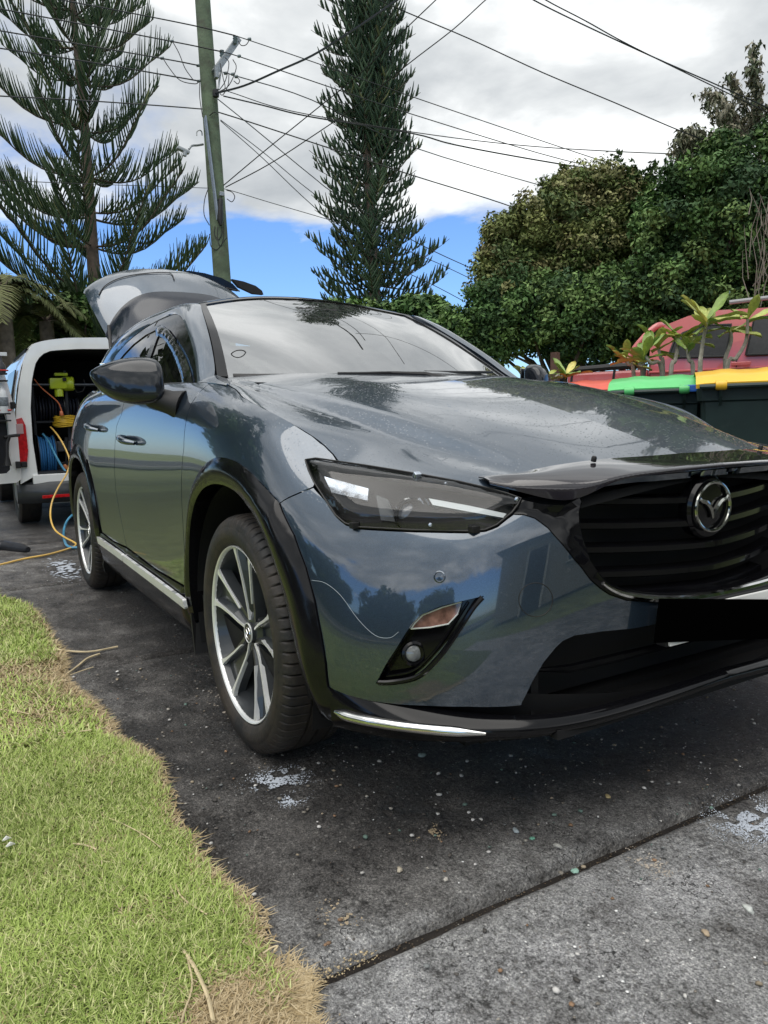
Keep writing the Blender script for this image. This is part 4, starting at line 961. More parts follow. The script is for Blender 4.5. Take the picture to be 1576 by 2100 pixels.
# ------------------------------------------------------------------ cabin and wipers
def seat(x, y):
    a = MB(); a.box((x, y, .62), (.26, .25, .09), bev=.05); o = a.build('seat', M_interior, car, smooth=True)
    a = MB(); a.box((x-.30, y, .93), (.07, .24, .30), Matrix.Rotation(-.3, 4, 'Y'), bev=.05); a.build('backrest', M_interior, o, smooth=True)
    a = MB(); a.box((x-.42, y, 1.29), (.045, .13, .08), Matrix.Rotation(-.2, 4, 'Y'), bev=.03); a.build('headrest', M_interior, o, smooth=True)
seat(-1.35, -.36); seat(-1.35, .36)
a = MB(); a.box((-2.15, 0, 1.0), (.09, .62, .36), Matrix.Rotation(-.35, 4, 'Y'), bev=.05); a.build('rear_bench', M_interior, car, smooth=True)
a = MB(); a.box((-.72, 0, .965), (.24, .66, .055), bev=.04); a.box((-.78, -.36, 1.02), (.12, .17, .03), bev=.025); DB = a.build('dashboard', M_interior, car, smooth=True)
a = MB(); a.lathe([(.185+.014*math.cos(t), .014*math.sin(t)) for t in np.linspace(0, 2*math.pi, 9)[:-1]], (-1.0, -.36, .98), (-.85, 0, .5), 32, close=True); a.box((-1.0,-.36,.98), (.01,.17,.02)); a.build('steering_wheel', M_black, car, smooth=True)
a = MB(); a.box((-1.22, 0, 1.395), (.02, .11, .035), bev=.012); a.build('inner_mirror', M_black, car, smooth=True)
c_ = bp(490, 728, x=-.78); a = MB(); a.tube([(c_[0]+.02*math.sin(t), c_[1]+.030*math.cos(t), c_[2]+.016*math.sin(t)) for t in np.linspace(0, 2*math.pi, 25)], .0022, 6, cap=False); a.tube([c_-np.array([0, 0, .016]), c_-np.array([-.03, 0, .07])], .009, 8); a.build('phone_holder', M_black, car, smooth=True)
c_ = bp(525, 745, x=-.85); a = MB(); a.box(c_+np.array([.0, .0, .0]), (.004, .045, .012)); a.box(c_+np.array([0, -.02, -.022]), (.003, .006, .02)); a.build('paper_slip', M_white, car)
def wiper(pts, pv, nm='windscreen_wiper'):
    P_ = [ (S4.P(S4.inv([p], 'p'))+S4.Nn(S4.inv([p], 'p'))*.016)[0] for p in pts]
    a = MB(); a.tube(crom(P_, 3), .006, 6); o = a.build(nm, M_black, car, smooth=True)
    return P_
P_ = wiper([(692,777),(740,775),(800,773),(866,773)], None)
a = MB(); a.tube([P_[2], (P_[3]+np.array([.04, .02, -.005])), P_[3]+np.array([.10, .10, -.03])], [.005, .009, .011], 8); a.build('wiper_arm', M_black, car, smooth=True)
a = MB(); q0 = [(-.49, .10, 1.098), (-.52, .30, 1.100), (-.60, .52, 1.108)]; a.tube(q0, .006, 6); a.build('windscreen_wiper', M_black, car, smooth=True)

# ------------------------------------------------------------------ ground, slabs, lawn
def ground_mat():
    mt = bpy.data.materials.new('worn_concrete'); mt.use_nodes = True; t = mt.node_tree; b = t.nodes['Principled BSDF']; n = t.nodes
    tc_ = n.new('ShaderNodeTexCoord'); ge = n.new('ShaderNodeNewGeometry')
    def noise(s, d, r, vec=None, dist=0):
        k = n.new('ShaderNodeTexNoise'); k.inputs['Scale'].default_value = s; k.inputs['Detail'].default_value = d; k.inputs['Roughness'].default_value = r; k.inputs['Distortion'].default_value = dist
        t.links.new(vec or ge.outputs['Position'], k.inputs['Vector']); return k.outputs[0]
    sp = n.new('ShaderNodeSeparateXYZ'); t.links.new(ge.outputs['Position'], sp.inputs[0])
    M = lambda op, a, b_=None, c=None, cl=False: mth(op, a, b_, c, cl, t)
    big = noise(1.3, 5, .6); mid = noise(7, 8, .68, dist=.3); fine = noise(70, 8, .75); grit = noise(330, 3, .7)
    # dry pale zones: the near slab, and a strip next to the lawn
    dry = M('MULTIPLY', M('SUBTRACT', sp.outputs[0], .55), 1.9, cl=True)
    edge = M('MULTIPLY', M('SUBTRACT', M('MULTIPLY', sp.outputs[1], -1.), .80), 2.4, cl=True)
    wet_shade = M('SUBTRACT', M('MULTIPLY', M('ADD', sp.outputs[1], .50), 1.1, cl=True), .0)       # damp towards the car; also darkens the colour for the shade beneath it
    dr = M('ADD', M('MULTIPLY', dry, .72), M('MULTIPLY', edge, .26)); dr = M('SUBTRACT', dr, M('MULTIPLY', wet_shade, .36))
    dr = M('ADD', dr, M('MULTIPLY', M('SUBTRACT', big, .5), 1.3)); dr = M('ADD', dr, M('MULTIPLY', M('SUBTRACT', mid, .5), .95))
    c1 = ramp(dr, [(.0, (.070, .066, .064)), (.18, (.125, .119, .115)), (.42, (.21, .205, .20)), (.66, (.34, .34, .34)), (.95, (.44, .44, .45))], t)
    # dark lichen blotches and pale grit
    bl = ramp(M('ADD', M('MULTIPLY', fine, .72), M('MULTIPLY', mid, .36)), [(.42, (.16, .155, .15)), (.50, (.85,)*3), (.58, (1.2,)*3), (.70, (1.8, 1.78, 1.72))], t)
    mx = n.new('ShaderNodeMix'); mx.data_type = 'RGBA'; mx.blend_type = 'MULTIPLY'; mx.inputs[0].default_value = .9; t.links.new(c1, mx.inputs[6]); t.links.new(bl, mx.inputs[7])
    gr = ramp(noise(210, 3, .8), [(.34, (.30,)*3), (.48, (.9,)*3), (.60, (1.4,)*3), (.68, (2.4, 2.35, 2.25))], t)
    mg = n.new('ShaderNodeMix'); mg.data_type = 'RGBA'; mg.blend_type = 'MULTIPLY'; mg.inputs[0].default_value = 1; t.links.new(mx.outputs[2], mg.inputs[6]); t.links.new(gr, mg.inputs[7]); mx = mg
    vo = n.new('ShaderNodeTexVoronoi'); vo.inputs['Scale'].default_value = 95; t.links.new(ge.outputs['Position'], vo.inputs['Vector'])
    sc_ = n.new('ShaderNodeSeparateColor'); t.links.new(vo.outputs['Color'], sc_.inputs[0])
    st_ = M('MULTIPLY', M('LESS_THAN', vo.outputs['Distance'], .32), M('GREATER_THAN', sc_.outputs[0], .72))
    stc = ramp(sc_.outputs[1], [(0, (.08, .075, .07)), (.5, (.18, .175, .165)), (1, (.42, .41, .39))], t)
    m2 = n.new('ShaderNodeMix'); m2.data_type = 'RGBA'; t.links.new(M('MULTIPLY', st_, .65), m2.inputs[0]); t.links.new(mx.outputs[2], m2.inputs[6]); t.links.new(stc, m2.inputs[7])
    br = ramp(noise(2.3, 6, .7), [(.56, (0,)*3), (.70, (.55,)*3)], t)
    m3 = n.new('ShaderNodeMix'); m3.data_type = 'RGBA'; t.links.new(br, m3.inputs[0]); t.links.new(m2.outputs[2], m3.inputs[6]); m3.inputs[7].default_value = (.035, .026, .019, 1)
    # fine cracks
    v2_ = n.new('ShaderNodeTexVoronoi'); v2_.feature = 'DISTANCE_TO_EDGE'; v2_.inputs['Scale'].default_value = 4.5
    av = n.new('ShaderNodeVectorMath'); av.operation = 'MULTIPLY_ADD'; nn = n.new('ShaderNodeTexNoise'); nn.inputs['Scale'].default_value = 9; nn.inputs['Detail'].default_value = 5; t.links.new(ge.outputs['Position'], nn.inputs['Vector'])
    t.links.new(nn.outputs['Color'], av.inputs[0]); av.inputs[1].default_value = (.42,)*3; t.links.new(ge.outputs['Position'], av.inputs[2]); t.links.new(av.outputs[0], v2_.inputs['Vector'])
    ck = M('MULTIPLY', M('MULTIPLY', M('LESS_THAN', v2_.outputs[0], .007), M('GREATER_THAN', mid, .50)), M('GREATER_THAN', big, .53))
    m4 = n.new('ShaderNodeMix'); m4.data_type = 'RGBA'; t.links.new(M('MULTIPLY', ck, .75), m4.inputs[0]); t.links.new(m3.outputs[2], m4.inputs[6]); m4.inputs[7].default_value = (.006, .006, .006, 1)
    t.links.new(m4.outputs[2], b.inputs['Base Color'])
    rg = M('ADD', M('MULTIPLY', dr, .40), .52, cl=True); rg = M('ADD', rg, M('MULTIPLY', M('SUBTRACT', mid, .5), .5), cl=True); t.links.new(rg, b.inputs['Roughness'])
    b.inputs['Specular IOR Level'].default_value = .28
    h = M('ADD', M('MULTIPLY', fine, .9), M('MULTIPLY', grit, .35)); h = M('ADD', h, M('MULTIPLY', mid, 1.2)); h = M('ADD', h, M('MULTIPLY', st_, .12)); h = M('SUBTRACT', h, M('MULTIPLY', ck, .5))
    bu = n.new('ShaderNodeBump'); bu.inputs['Strength'].default_value = 1.0; bu.inputs['Distance'].default_value = .020; t.links.new(h, bu.inputs['Height']); t.links.new(bu.outputs[0], b.inputs['Normal'])
    return mt
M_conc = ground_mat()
M_soil = mat('dark_soil', (.014, .011, .009), rough=.95, var=.5, vscale=30, bump=.6, bscale=80)
M_turf = mat('turf_base', (.10, .115, .040), rough=.95, var=.45, vscale=25, bump=.6, bscale=60)
g_ = MB(); g_.add([(-700,-700,-.07),(700,-700,-.07),(700,700,-.07),(-700,700,-.07)], [(0,1,2,3)])
tag(g_.build('ground', mat('verge_grass', (.14, .17, .060), rough=.95, var=.35, vscale=2.5, bump=.5, bscale=40), None), kind='structure')
drive = empty('driveway', (0, 0, 0)); tag(drive, kind='structure')
def vnoise(x, y, s, seed=0):
    """cheap value noise, numpy"""
    x = x*s+seed*17.3; y = y*s+seed*7.1
    xi = np.floor(x).astype(int); yi = np.floor(y).astype(int); fx = x-xi; fy = y-yi; fx = fx*fx*(3-2*fx); fy = fy*fy*(3-2*fy)
    def h(a, b): v = np.sin(a*127.1+b*311.7+seed*13.7)*43758.5453; return v-np.floor(v)
    return (h(xi, yi)*(1-fx)+h(xi+1, yi)*fx)*(1-fy)+(h(xi, yi+1)*(1-fx)+h(xi+1, yi+1)*fx)*fy
def slab(x0, x1, y0, y1, res, tilt=0.):
    nx = max(2, int((x1-x0)/res)); ny = max(2, int((y1-y0)/res))
    xs = np.linspace(x0, x1, nx+1); ys = np.linspace(y0, y1, ny+1); X, Y = np.meshgrid(xs, ys, indexing='ij')
    e = np.minimum(np.minimum(X-x0, x1-X), np.minimum(Y-y0, y1-Y)); Z = tilt*0-.010*np.clip(1-e/.022, 0, 1)**2
    wob = (vnoise(X, Y, 6, 3)-.5)*.012*np.clip(1-e/.06, 0, 1)
    Z = Z+(vnoise(X, Y, 2.2, 1)-.5)*.006+(vnoise(X, Y, 14, 2)-.5)*.0035+(vnoise(X, Y, 45, 5)-.5)*.0022-.003
    Xw = X+np.where(np.abs(X-x0) < 1e-6, np.abs(wob), 0)-np.where(np.abs(X-x1) < 1e-6, np.abs(wob), 0)
    V = np.stack([Xw.ravel(), Y.ravel(), Z.ravel()], 1); I = np.arange((nx+1)*(ny+1)).reshape(nx+1, ny+1)
    F_ = np.stack([I[:-1, :-1].ravel(), I[1:, :-1].ravel(), I[1:, 1:].ravel(), I[:-1, 1:].ravel()], 1)
    # skirts
    b0 = len(V); ring_ = np.concatenate([I[:, 0], I[-1, 1:], I[::-1, -1][1:], I[0, ::-1][1:]]); S_ = V[ring_].copy(); S_[:, 2] = -.065
    V = np.concatenate([V, S_]); k = len(ring_)-1; q = np.arange(k)
    F2 = np.stack([ring_[:-1], b0+q, b0+q+1, ring_[1:]], 1)
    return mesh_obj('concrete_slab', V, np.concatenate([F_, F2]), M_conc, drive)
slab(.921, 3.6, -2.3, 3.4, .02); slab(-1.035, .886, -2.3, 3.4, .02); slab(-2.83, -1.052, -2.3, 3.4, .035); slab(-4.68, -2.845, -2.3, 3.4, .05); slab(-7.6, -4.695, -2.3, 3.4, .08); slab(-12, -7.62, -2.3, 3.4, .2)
for x in (.904, -1.0435, -2.8375, -4.6875):
    a = MB(); a.box((x, .5, -.046), (.03, 2.9, .012)); tag(a.build('joint_soil', M_soil, drive), kind='stuff')
# lawn edge read off the photograph
edge_px = [(0,1228),(35,1232),(62,1243),(85,1266),(103,1292),(112,1315),(128,1340),(131,1368),(134,1400),(158,1420),(182,1440),(208,1462),(228,1490),(232,1512),(268,1528),(300,1545),(327,1570),(330,1600),(348,1628),(352,1665),(362,1700),(396,1722),(402,1752),(432,1786),(452,1808),(492,1832),(510,1852),(536,1880),(536,1905),(540,1935),(560,1968),(588,2000),(610,2035),(604,2070),(600,2110)]
E_ = [(-9.5,-1.50),(-6.0,-1.42),(-4.2,-1.36),(-3.2,-1.33)]+[tuple(bp(a, b, z=0.0)[:2]) for a, b in edge_px]
xl = E_[-1]
E_ += [(xl[0]+.25, xl[1]-.02), (xl[0]+.9, xl[1]-.05), (3.8, xl[1]-.05)]
E_ = np.array(E_)
def edge_y(x): return np.interp(x, E_[:, 0], E_[:, 1])
Es = E_[np.argsort(E_[:, 0])]
def edge_y(x): return np.interp(x, Es[:, 0], Es[:, 1])
# turf sheet
xs = np.concatenate([np.linspace(-9.5, -3, 40), np.linspace(-2.95, 2.6, 260)]); V = []
ys_ = [0, .03, .08, .16, .3, .6, 1.2, 3, 8]
Vt = []
for x in xs:
    y0 = float(edge_y(x))-.005
    for j, d in enumerate(ys_):
        Vt.append((x, y0-d, .002+.016*min(1, d/.12)+(.006*(vnoise(np.array([x]), np.array([y0-d]), 5, 4)[0]-.5) if d > 0 else -.004)))
k = len(ys_); I = np.arange(len(Vt)).reshape(len(xs), k)
tag(mesh_obj('lawn_soil', np.array(Vt), np.stack([I[:-1, 1:].ravel(), I[1:, 1:].ravel(), I[1:, :-1].ravel(), I[:-1, :-1].ravel()], 1), M_turf), kind='structure')
# grass blades
def blades(n, x0, x1, dmin, dmax, ln, wd, dry_fn, name, lab, flat=.0, seed=1, dens=None, colg=None):
    r = np.random.default_rng(seed)
    x = r.uniform(x0, x1, n); d = dmin+(dmax-dmin)*r.uniform(0, 1, n)**1.0; y = edge_y(x)-d
    if dens is not None: k = r.uniform(0, 1, n) < dens(x, y, d); x, y, d = x[k], y[k], d[k]; n = len(x)
    L_ = r.uniform(ln[0], ln[1], n)*(.75+.5*vnoise(x, y, 9, 8)); w = r.uniform(wd[0], wd[1], n)
    dr = dry_fn(x, y, d)+r.normal(0, .22, n); isd = dr > .5
    az = r.uniform(0, 2*np.pi, n)*1.0+2.5*vnoise(x, y, 7, 6); lean = r.uniform(.25, 1.15, n)+flat; lean = np.clip(lean+isd*.35, 0, 1.45); curl = r.uniform(.1, .8, n)
    dx, dy = np.cos(az), np.sin(az); z0 = .004+.012*np.clip(d/.12, 0, 1)
    px_, py_ = -dy, dx
    def pnt(t, side):
        a = lean+curl*t; h = L_*t*np.cos(np.minimum(a, 1.5)); q = L_*t*np.sin(np.minimum(a, 1.9)); ww_ = w*(1-t**2.2)*side
        return np.stack([x+dx*q+px_*ww_, y+dy*q+py_*ww_, z0+np.maximum(h, .001)], 1)
    P_ = [pnt(0, -1), pnt(0, 1), pnt(.5, -1), pnt(.5, 1), pnt(1, 0)]
    V = np.stack(P_, 1).reshape(-1, 3); b = np.arange(n)*5
    F_ = np.concatenate([np.stack([b, b+1, b+3], 1), np.stack([b, b+3, b+2], 1), np.stack([b+2, b+3, b+4], 1)])
    g = r.uniform(0, 1, n)[:, None]; vv = np.clip(vnoise(x, y, 4, 9)[:, None]*.8+.25*vnoise(x, y, 17, 2)[:, None], 0, 1)
    green = np.array([.155, .230, .036])*(1-g)+np.array([.42, .52, .15])*g; green = green*(.75+.6*vv)
    lime = np.array([.50, .52, .24]); k = (r.uniform(0, 1, n) < .22)[:, None]; green = np.where(k, lime*(.8+.4*g), green)
    dry = np.array([.30, .22, .11])*(1-g)+np.array([.50, .41, .26])*g
    c = np.where(isd[:, None], dry, green)
    C = np.repeat(c, 5, 0)
    o = mesh_obj(name, V, F_, mat('grass_blade', (.1, .15, .03), rough=.55, attr=True, spec=.3), cols=C, smooth=False)
    return tag(o, lab, 'grass', kind='stuff')
def dryf(x, y, d):
    a = .55*np.exp(-(d/.035)**1.5)
    # worn straw patches by the edge
    for cx, cy, rr, s in ((-1.05,-1.36,.26,.65),(-.55,-1.33,.22,.50),(.90,-1.22,.07,.7),(1.0,-1.25,.10,.9),(-.1,-1.25,.09,.3),(.62,-1.30,.06,.35),(.35,-1.30,.06,.3),(-1.9,-1.5,.35,.35),(1.10,-1.3,.12,.8)):
        a = a+s*np.exp(-(((x-cx)**2+(y-cy)**2)/rr**2))
    return a+.28*vnoise(x, y, 6, 12)
def dens(x, y, d): return np.clip(.5+d/.05, 0, 1)*np.where(x > -.6, 1, .62)
blades(150000, -.3, 1.45, 0, .62, (.014, .034), (.0007, .0015), dryf, 'grass', 'dense short green lawn grass with dry straw patches beside the dark driveway', seed=1, dens=dens)
blades(70000, -3.2, -.3, 0, .72, (.022, .045), (.0014, .0026), dryf, 'grass', 'sunlit green lawn grass at the far left, further along the driveway edge', seed=2, dens=lambda x, y, d: np.clip(.5+d/.05, 0, 1))
blades(26000, .78, 1.4, -.03, .17, (.02, .05), (.0007, .0013), lambda x, y, d: 1.2+0*x, 'dry_grass_clippings', 'pale dry straw clippings heaped at the lower lawn corner', flat=.55, seed=3, dens=lambda x, y, d: np.clip((x-.84)/.10, 0, 1)*np.clip(1.3-d/.12, 0, 1))
blades(110000, -4.2, 2.2, .55, 2.9, (.025, .05), (.0022, .0042), dryf, 'grass', 'lawn grass continuing left of the picture frame', seed=6, dens=lambda x, y, d: np.clip((d-.5)/.2, 0, 1)*np.clip((3.1-d)/.6, 0, 1))
blades(9000, -1.5, .8, -.015, .05, (.015, .04), (.0009, .0016), lambda x, y, d: 1.2+0*x, 'dry_grass_clippings', 'straw-coloured dead grass fringe along the middle of the lawn edge', flat=.55, seed=4, dens=lambda x, y, d: .35+.65*np.exp(-((x+.85)/.5)**2))
# long dead straws on the lawn and driveway
M_straw = mat('dry_straw', (.52, .43, .27), rough=.6, var=.25, vscale=30)
straws = [('long pale straw lying on green grass at the bottom, pointing at the camera', [(378,1950),(400,1985),(425,2040),(438,2095)], .0032),
 ('second bleached straw just right of the bottom one, crossing the dry patch', [(385,1965),(395,2020),(380,2070),(372,2098)], .0016),
 ('thin bent straw on the middle of the lawn', [(225,1678),(262,1694),(300,1715),(330,1738)], .0013),
 ('short brown stem lying flat on the lawn below the thin bent straw', [(148,1730),(175,1733),(198,1742)], .0022),
 ('straight straw near the left frame edge, above the lawn middle', [(0,1455),(35,1459),(66,1465)], .0020),
 ('pale straw lying level on the grass near the driveway edge', [(120,1503),(150,1502),(188,1497)], .0022),
 ('short thick straw in the dry patch by the upper lawn edge', [(70,1415),(82,1430),(95,1442)], .0032),
 ('thin straw on the lawn next to the upper dry patch', [(30,1385),(45,1368),(56,1358)], .0020),
 ('hooked straw overhanging the slab at the lower lawn corner', [(540,1955),(556,1944),(570,1940),(562,1950)], .0018),
 ('straw poking over the lawn edge onto grey concrete', [(362,1815),(372,1838),(400,1860),(425,1875)], .0018)]
for lb, P_, r_ in straws:
    a = MB(); pts = [bp(x, y, z=.026) for x, y in P_]; a.tube(crom(pts, 4), r_, 5); tag(a.build('dry_straw', M_straw, None, smooth=True), lb, 'straw', 'dead straws on the lawn')
for lb, P_, r_ in (('forked brown twig lying across the driveway beside the lawn', [(112,1332),(150,1336),(190,1336),(242,1326)], .0042), ('pale split twig on the driveway below the forked one', [(138,1382),(160,1366),(180,1350),(205,1341)], .0045), ('short twig crossing the joint line next to the pale split twig', [(145,1384),(170,1375),(192,1368)], .002)):
    a = MB(); pts = [bp(x, y, z=.008) for x, y in P_]; a.tube(crom(pts, 4), r_, 6); tag(a.build('twig', M_straw, None, smooth=True), lb, 'twig', 'twigs on the driveway')
for k_, (x_, y_) in enumerate(((14,1722),(22,1734))):
    c_ = bp(x_, y_, z=.03); a = MB(); a.tube([c_+np.array([0,-.008,0]), c_+np.array([.004,0,.006]), c_+np.array([0,.009,.001])], [.002,.005,.001], 6); tag(a.build('petal', mat('white_petal', (.7,.7,.68), rough=.6), None, smooth=True), ['upper crumpled white petal on the lawn at the left edge', 'lower crumpled white petal on the lawn at the left edge'][k_], 'petal')
# pebbles, flakes and foam
def scatter(n, region, size, colf, name, lab, seed, flat=.45, zoff=.001, dens=None, cat='gravel'):
    r = np.random.default_rng(seed)
    x = r.uniform(region[0], region[1], n); y = r.uniform(region[2], region[3], n)
    k = y > edge_y(x)-.01
    if dens is not None: k &= r.uniform(0, 1, n) < dens(x, y)
    x, y = x[k], y[k]; n = len(x)
    s = size[0]+(size[1]-size[0])*r.uniform(0, 1, n)**3
    ico = np.array([(0,0,1),(.89,0,.45),(.28,.85,.45),(-.72,.53,.45),(-.72,-.53,.45),(.28,-.85,.45),(.72,.53,-.45),(-.28,.85,-.45),(-.89,0,-.45),(-.28,-.85,-.45),(.72,-.53,-.45),(0,0,-1)])
    fi = np.array([(0,1,2),(0,2,3),(0,3,4),(0,4,5),(0,5,1),(1,6,2),(2,7,3),(3,8,4),(4,9,5),(5,10,1),(6,7,2),(7,8,3),(8,9,4),(9,10,5),(10,6,1),(11,7,6),(11,8,7),(11,9,8),(11,10,9),(11,6,10)])
    J = ico[None]*(1+r.uniform(-.3, .3, (n, 12, 1))); an = r.uniform(0, 6.28, n); el = r.uniform(.6, 1.0, n)
    X = J[..., 0]*s[:, None]; Y = J[..., 1]*s[:, None]*el[:, None]; Z = J[..., 2]*s[:, None]*flat
    V = np.stack([x[:, None]+X*np.cos(an)[:, None]-Y*np.sin(an)[:, None], y[:, None]+X*np.sin(an)[:, None]+Y*np.cos(an)[:, None], zoff+s[:, None]*flat*.4+Z], 2).reshape(-1, 3)
    F_ = (fi[None]+12*np.arange(n)[:, None, None]).reshape(-1, 3); C = np.repeat(colf(r, n), 12, 0)
    return tag(mesh_obj(name, V, F_, mat('loose_grit', (.2, .2, .2), rough=.75, attr=True), cols=C, smooth=False), lab, cat, kind='stuff')
def pebc(r, n):
    pal = np.array([(.34,.32,.28),(.22,.20,.17),(.30,.25,.18),(.16,.17,.17),(.45,.44,.42),(.13,.20,.17),(.24,.15,.09),(.60,.59,.57),(.10,.09,.08),(.07,.065,.06)])
    return pal[r.integers(0, len(pal), n)]*r.uniform(.7, 1.15, (n, 1))
scatter(11000, (-1.0, 2.2, -1.3, 1.6), (.0009, .0075), pebc, 'gravel', 'loose small stones and grit on the dark driveway in front of the car', 11, dens=lambda x, y: .22+.78*(vnoise(x, y, 3.1, 21) > .52)*vnoise(x, y, 1.4, 22))
scatter(1600, (.1, 1.9, -1.25, 1.4), (.0015, .0042), lambda r, n: np.tile([.78, .78, .77], (n, 1))*r.uniform(.85, 1, (n, 1)), 'foam_flecks', 'white foam flecks scattered on the driveway', 12, flat=.3, dens=lambda x, y: .1+.9*(vnoise(x, y, 2.7, 5) > .62), cat='foam')
scatter(2600, (-4.4, -.2, -1.3, 1.0), (.0015, .006), lambda r, n: pebc(r, n)*.9, 'gravel', 'fine pale grit on the driveway slabs along the side of the car', 13, dens=lambda x, y: .15+.85*(vnoise(x, y, 3.5, 31) > .6))
scatter(1500, (.888, .918, -1.2, 1.5), (.0008, .003), lambda r, n: np.array([.10, .075, .05])*r.uniform(.4, 1.4, (n, 1)), 'joint_litter', 'leaf litter and soil caught in the joint between the two nearest slabs', 14, zoff=-.030, cat='litter')
scatter(260, (.885, .92, -1.2, -.95), (.001, .004), lambda r, n: np.array([.45, .36, .22])*r.uniform(.6, 1.2, (n, 1)), 'joint_litter', 'pale straw litter filling the slab joint by the lawn corner', 15, zoff=-.010, cat='litter')
def patch(px, py, rx, ry, n, s, lab, colr=(.70, .72, .74), name='soap_foam', cat='foam', seed=1, pw=1.):
    c = bp(px, py, z=0.); r = np.random.default_rng(seed)
    x = c[0]+r.normal(0, 1, n)*rx; y = c[1]+r.normal(0, 1, n)*ry
    k = vnoise(x, y, 38, seed) > .40; x, y = x[k], y[k]; n = len(x)
    sz = r.uniform(s[0], s[1], n)*np.exp(-(((x-c[0])/rx)**2+((y-c[1])/ry)**2)*.25); m_ = 7
    an = 2*np.pi*np.arange(m_)/m_; J = r.uniform(.5, 1.3, (n, m_)); rot = r.uniform(0, 6, n)
    X = x[:, None]+sz[:, None]*J*np.cos(an[None]+rot[:, None]); Y = y[:, None]+sz[:, None]*J*np.sin(an[None]+rot[:, None])
    top_ = r.uniform(.0006, .0022, n)
    V = np.concatenate([np.stack([X, Y, np.full_like(X, .0004)], 2), np.stack([x, y, top_+.0006], 1)[:, None]], 1).reshape(-1, 3)
    b = (m_+1)*np.arange(n)[:, None]; q = np.arange(m_)[None]
    F_ = np.stack([b+q, b+(q+1) % m_, np.broadcast_to(b+m_, (n, m_))], 2).reshape(-1, 3)
    o = mesh_obj(name, V, F_, mat(name+'_mat', colr, rough=.7, var=.1), smooth=False); return tag(o, lab, cat, kind='stuff')
patch(572,1598,.040,.045,1100,(.0008,.0045),'white soap foam splash on the driveway below the front wheel',(.42,.46,.52), seed=3)
patch(600,1640,.018,.022,260,(.001,.004),'small white foam trail just below the larger foam splash',(.70,.72,.75), seed=4)
patch(1548,1682,.050,.065,3000,(.0008,.0035),'dried whitish soap stain on the near slab at the right edge',(.26,.30,.34), seed=5)
patch(1160,1770+0,.03,.03,130,(.002,.005),'pale crushed grit patch on the near slab, just below the joint',(.34,.31,.26), name='crushed_grit', cat='grit', seed=6) if False else None
patch(1330,1772,.035,.022,170,(.0015,.004),'pale crushed grit patch on the near slab',(.36,.32,.27), name='crushed_grit', cat='grit', seed=6)
patch(700,1880,.030,.020,160,(.0015,.005),'tan crushed leaf patch above the joint near the lawn',(.30,.24,.16), name='crushed_leaf', cat='leaf litter', seed=7)
patch(880,1710,.022,.022,150,(.0015,.005),'brown leaf crumbs on the dark slab in front of the car',(.16,.09,.05), name='crushed_leaf', cat='leaf litter', seed=8)
patch(130,1165,.25,.05,300,(.006,.03),'white water and foam film on the driveway in front of the van',(.42,.44,.45), seed=9)
patch(250,1178,.2,.04,200,(.004,.014),'thin foam film on the driveway behind the rear wheel',(.35,.36,.37), seed=10)
patch(470,1430,.22,.05,260,(.002,.008),'bleached grit band on the slab left of the front wheel',(.30,.30,.30), name='crushed_grit', cat='grit', seed=11)
def blob_thing(name, px, py, r_, colr, lab, cat, flat=.28):
    c = bp(px, py, z=.002); rr = random.Random(px); V = []; m_ = 10
    for j, (h, k) in enumerate(((0, 1.0), (.5, .95), (.9, .6))):
        for i in range(m_):
            q = 2*math.pi*i/m_; jj = r_*k*(1+.28*math.sin(2*q+px)+.12*math.sin(3*q+py)+rr.uniform(-.16, .16)); V.append((c[0]+jj*math.cos(q), c[1]+jj*.75*math.sin(q), .001+h*r_*flat*2))
    V.append((c[0], c[1], .001+2*r_*flat)); F_ = [(a*m_+i, a*m_+(i+1) % m_, (a+1)*m_+(i+1) % m_, (a+1)*m_+i) for a in range(2) for i in range(m_)]+[(2*m_+i, 2*m_+(i+1) % m_, 3*m_) for i in range(m_)]
    a = MB(); a.add(V, F_); return tag(a.build(name, mat('pebble_%d' % px, colr, rough=.7, var=.25, vscale=120), None, smooth=True), lab, cat, 'stones on the driveway')
for q in ((820,1783,.0085,(.36,.32,.25),'rounded tan pebble on the dark slab above the joint'),(1058,1703,.0095,(.26,.30,.32),'grey-blue pebble on the dark slab, left of the green one'),(1092,1719,.0062,(.12,.30,.22),'small green glassy pebble on the dark slab'),(1144,1735,.0095,(.32,.32,.30),'speckled grey pebble right of the green one'),
          (915,1803,.0062,(.42,.40,.36),'small pale pebble just above the slab joint'),(1180,1786,.0090,(.22,.36,.30),'flat mint-green stone at the lower side of the joint'),(1247,1633,.0085,(.42,.34,.18),'ochre pebble near the joint on the right'),(1448,1913,.0085,(.33,.26,.18),'brown pebble on the near grey slab'),(866,1549,.012,(.24,.32,.32),'pale teal stone in the shade under the bumper'),(1536,1864,.011,(.42,.44,.42),'broad pale stone at the right on the near slab')):
    blob_thing('pebble', q[0], q[1], q[2], q[3], q[4], 'pebble')

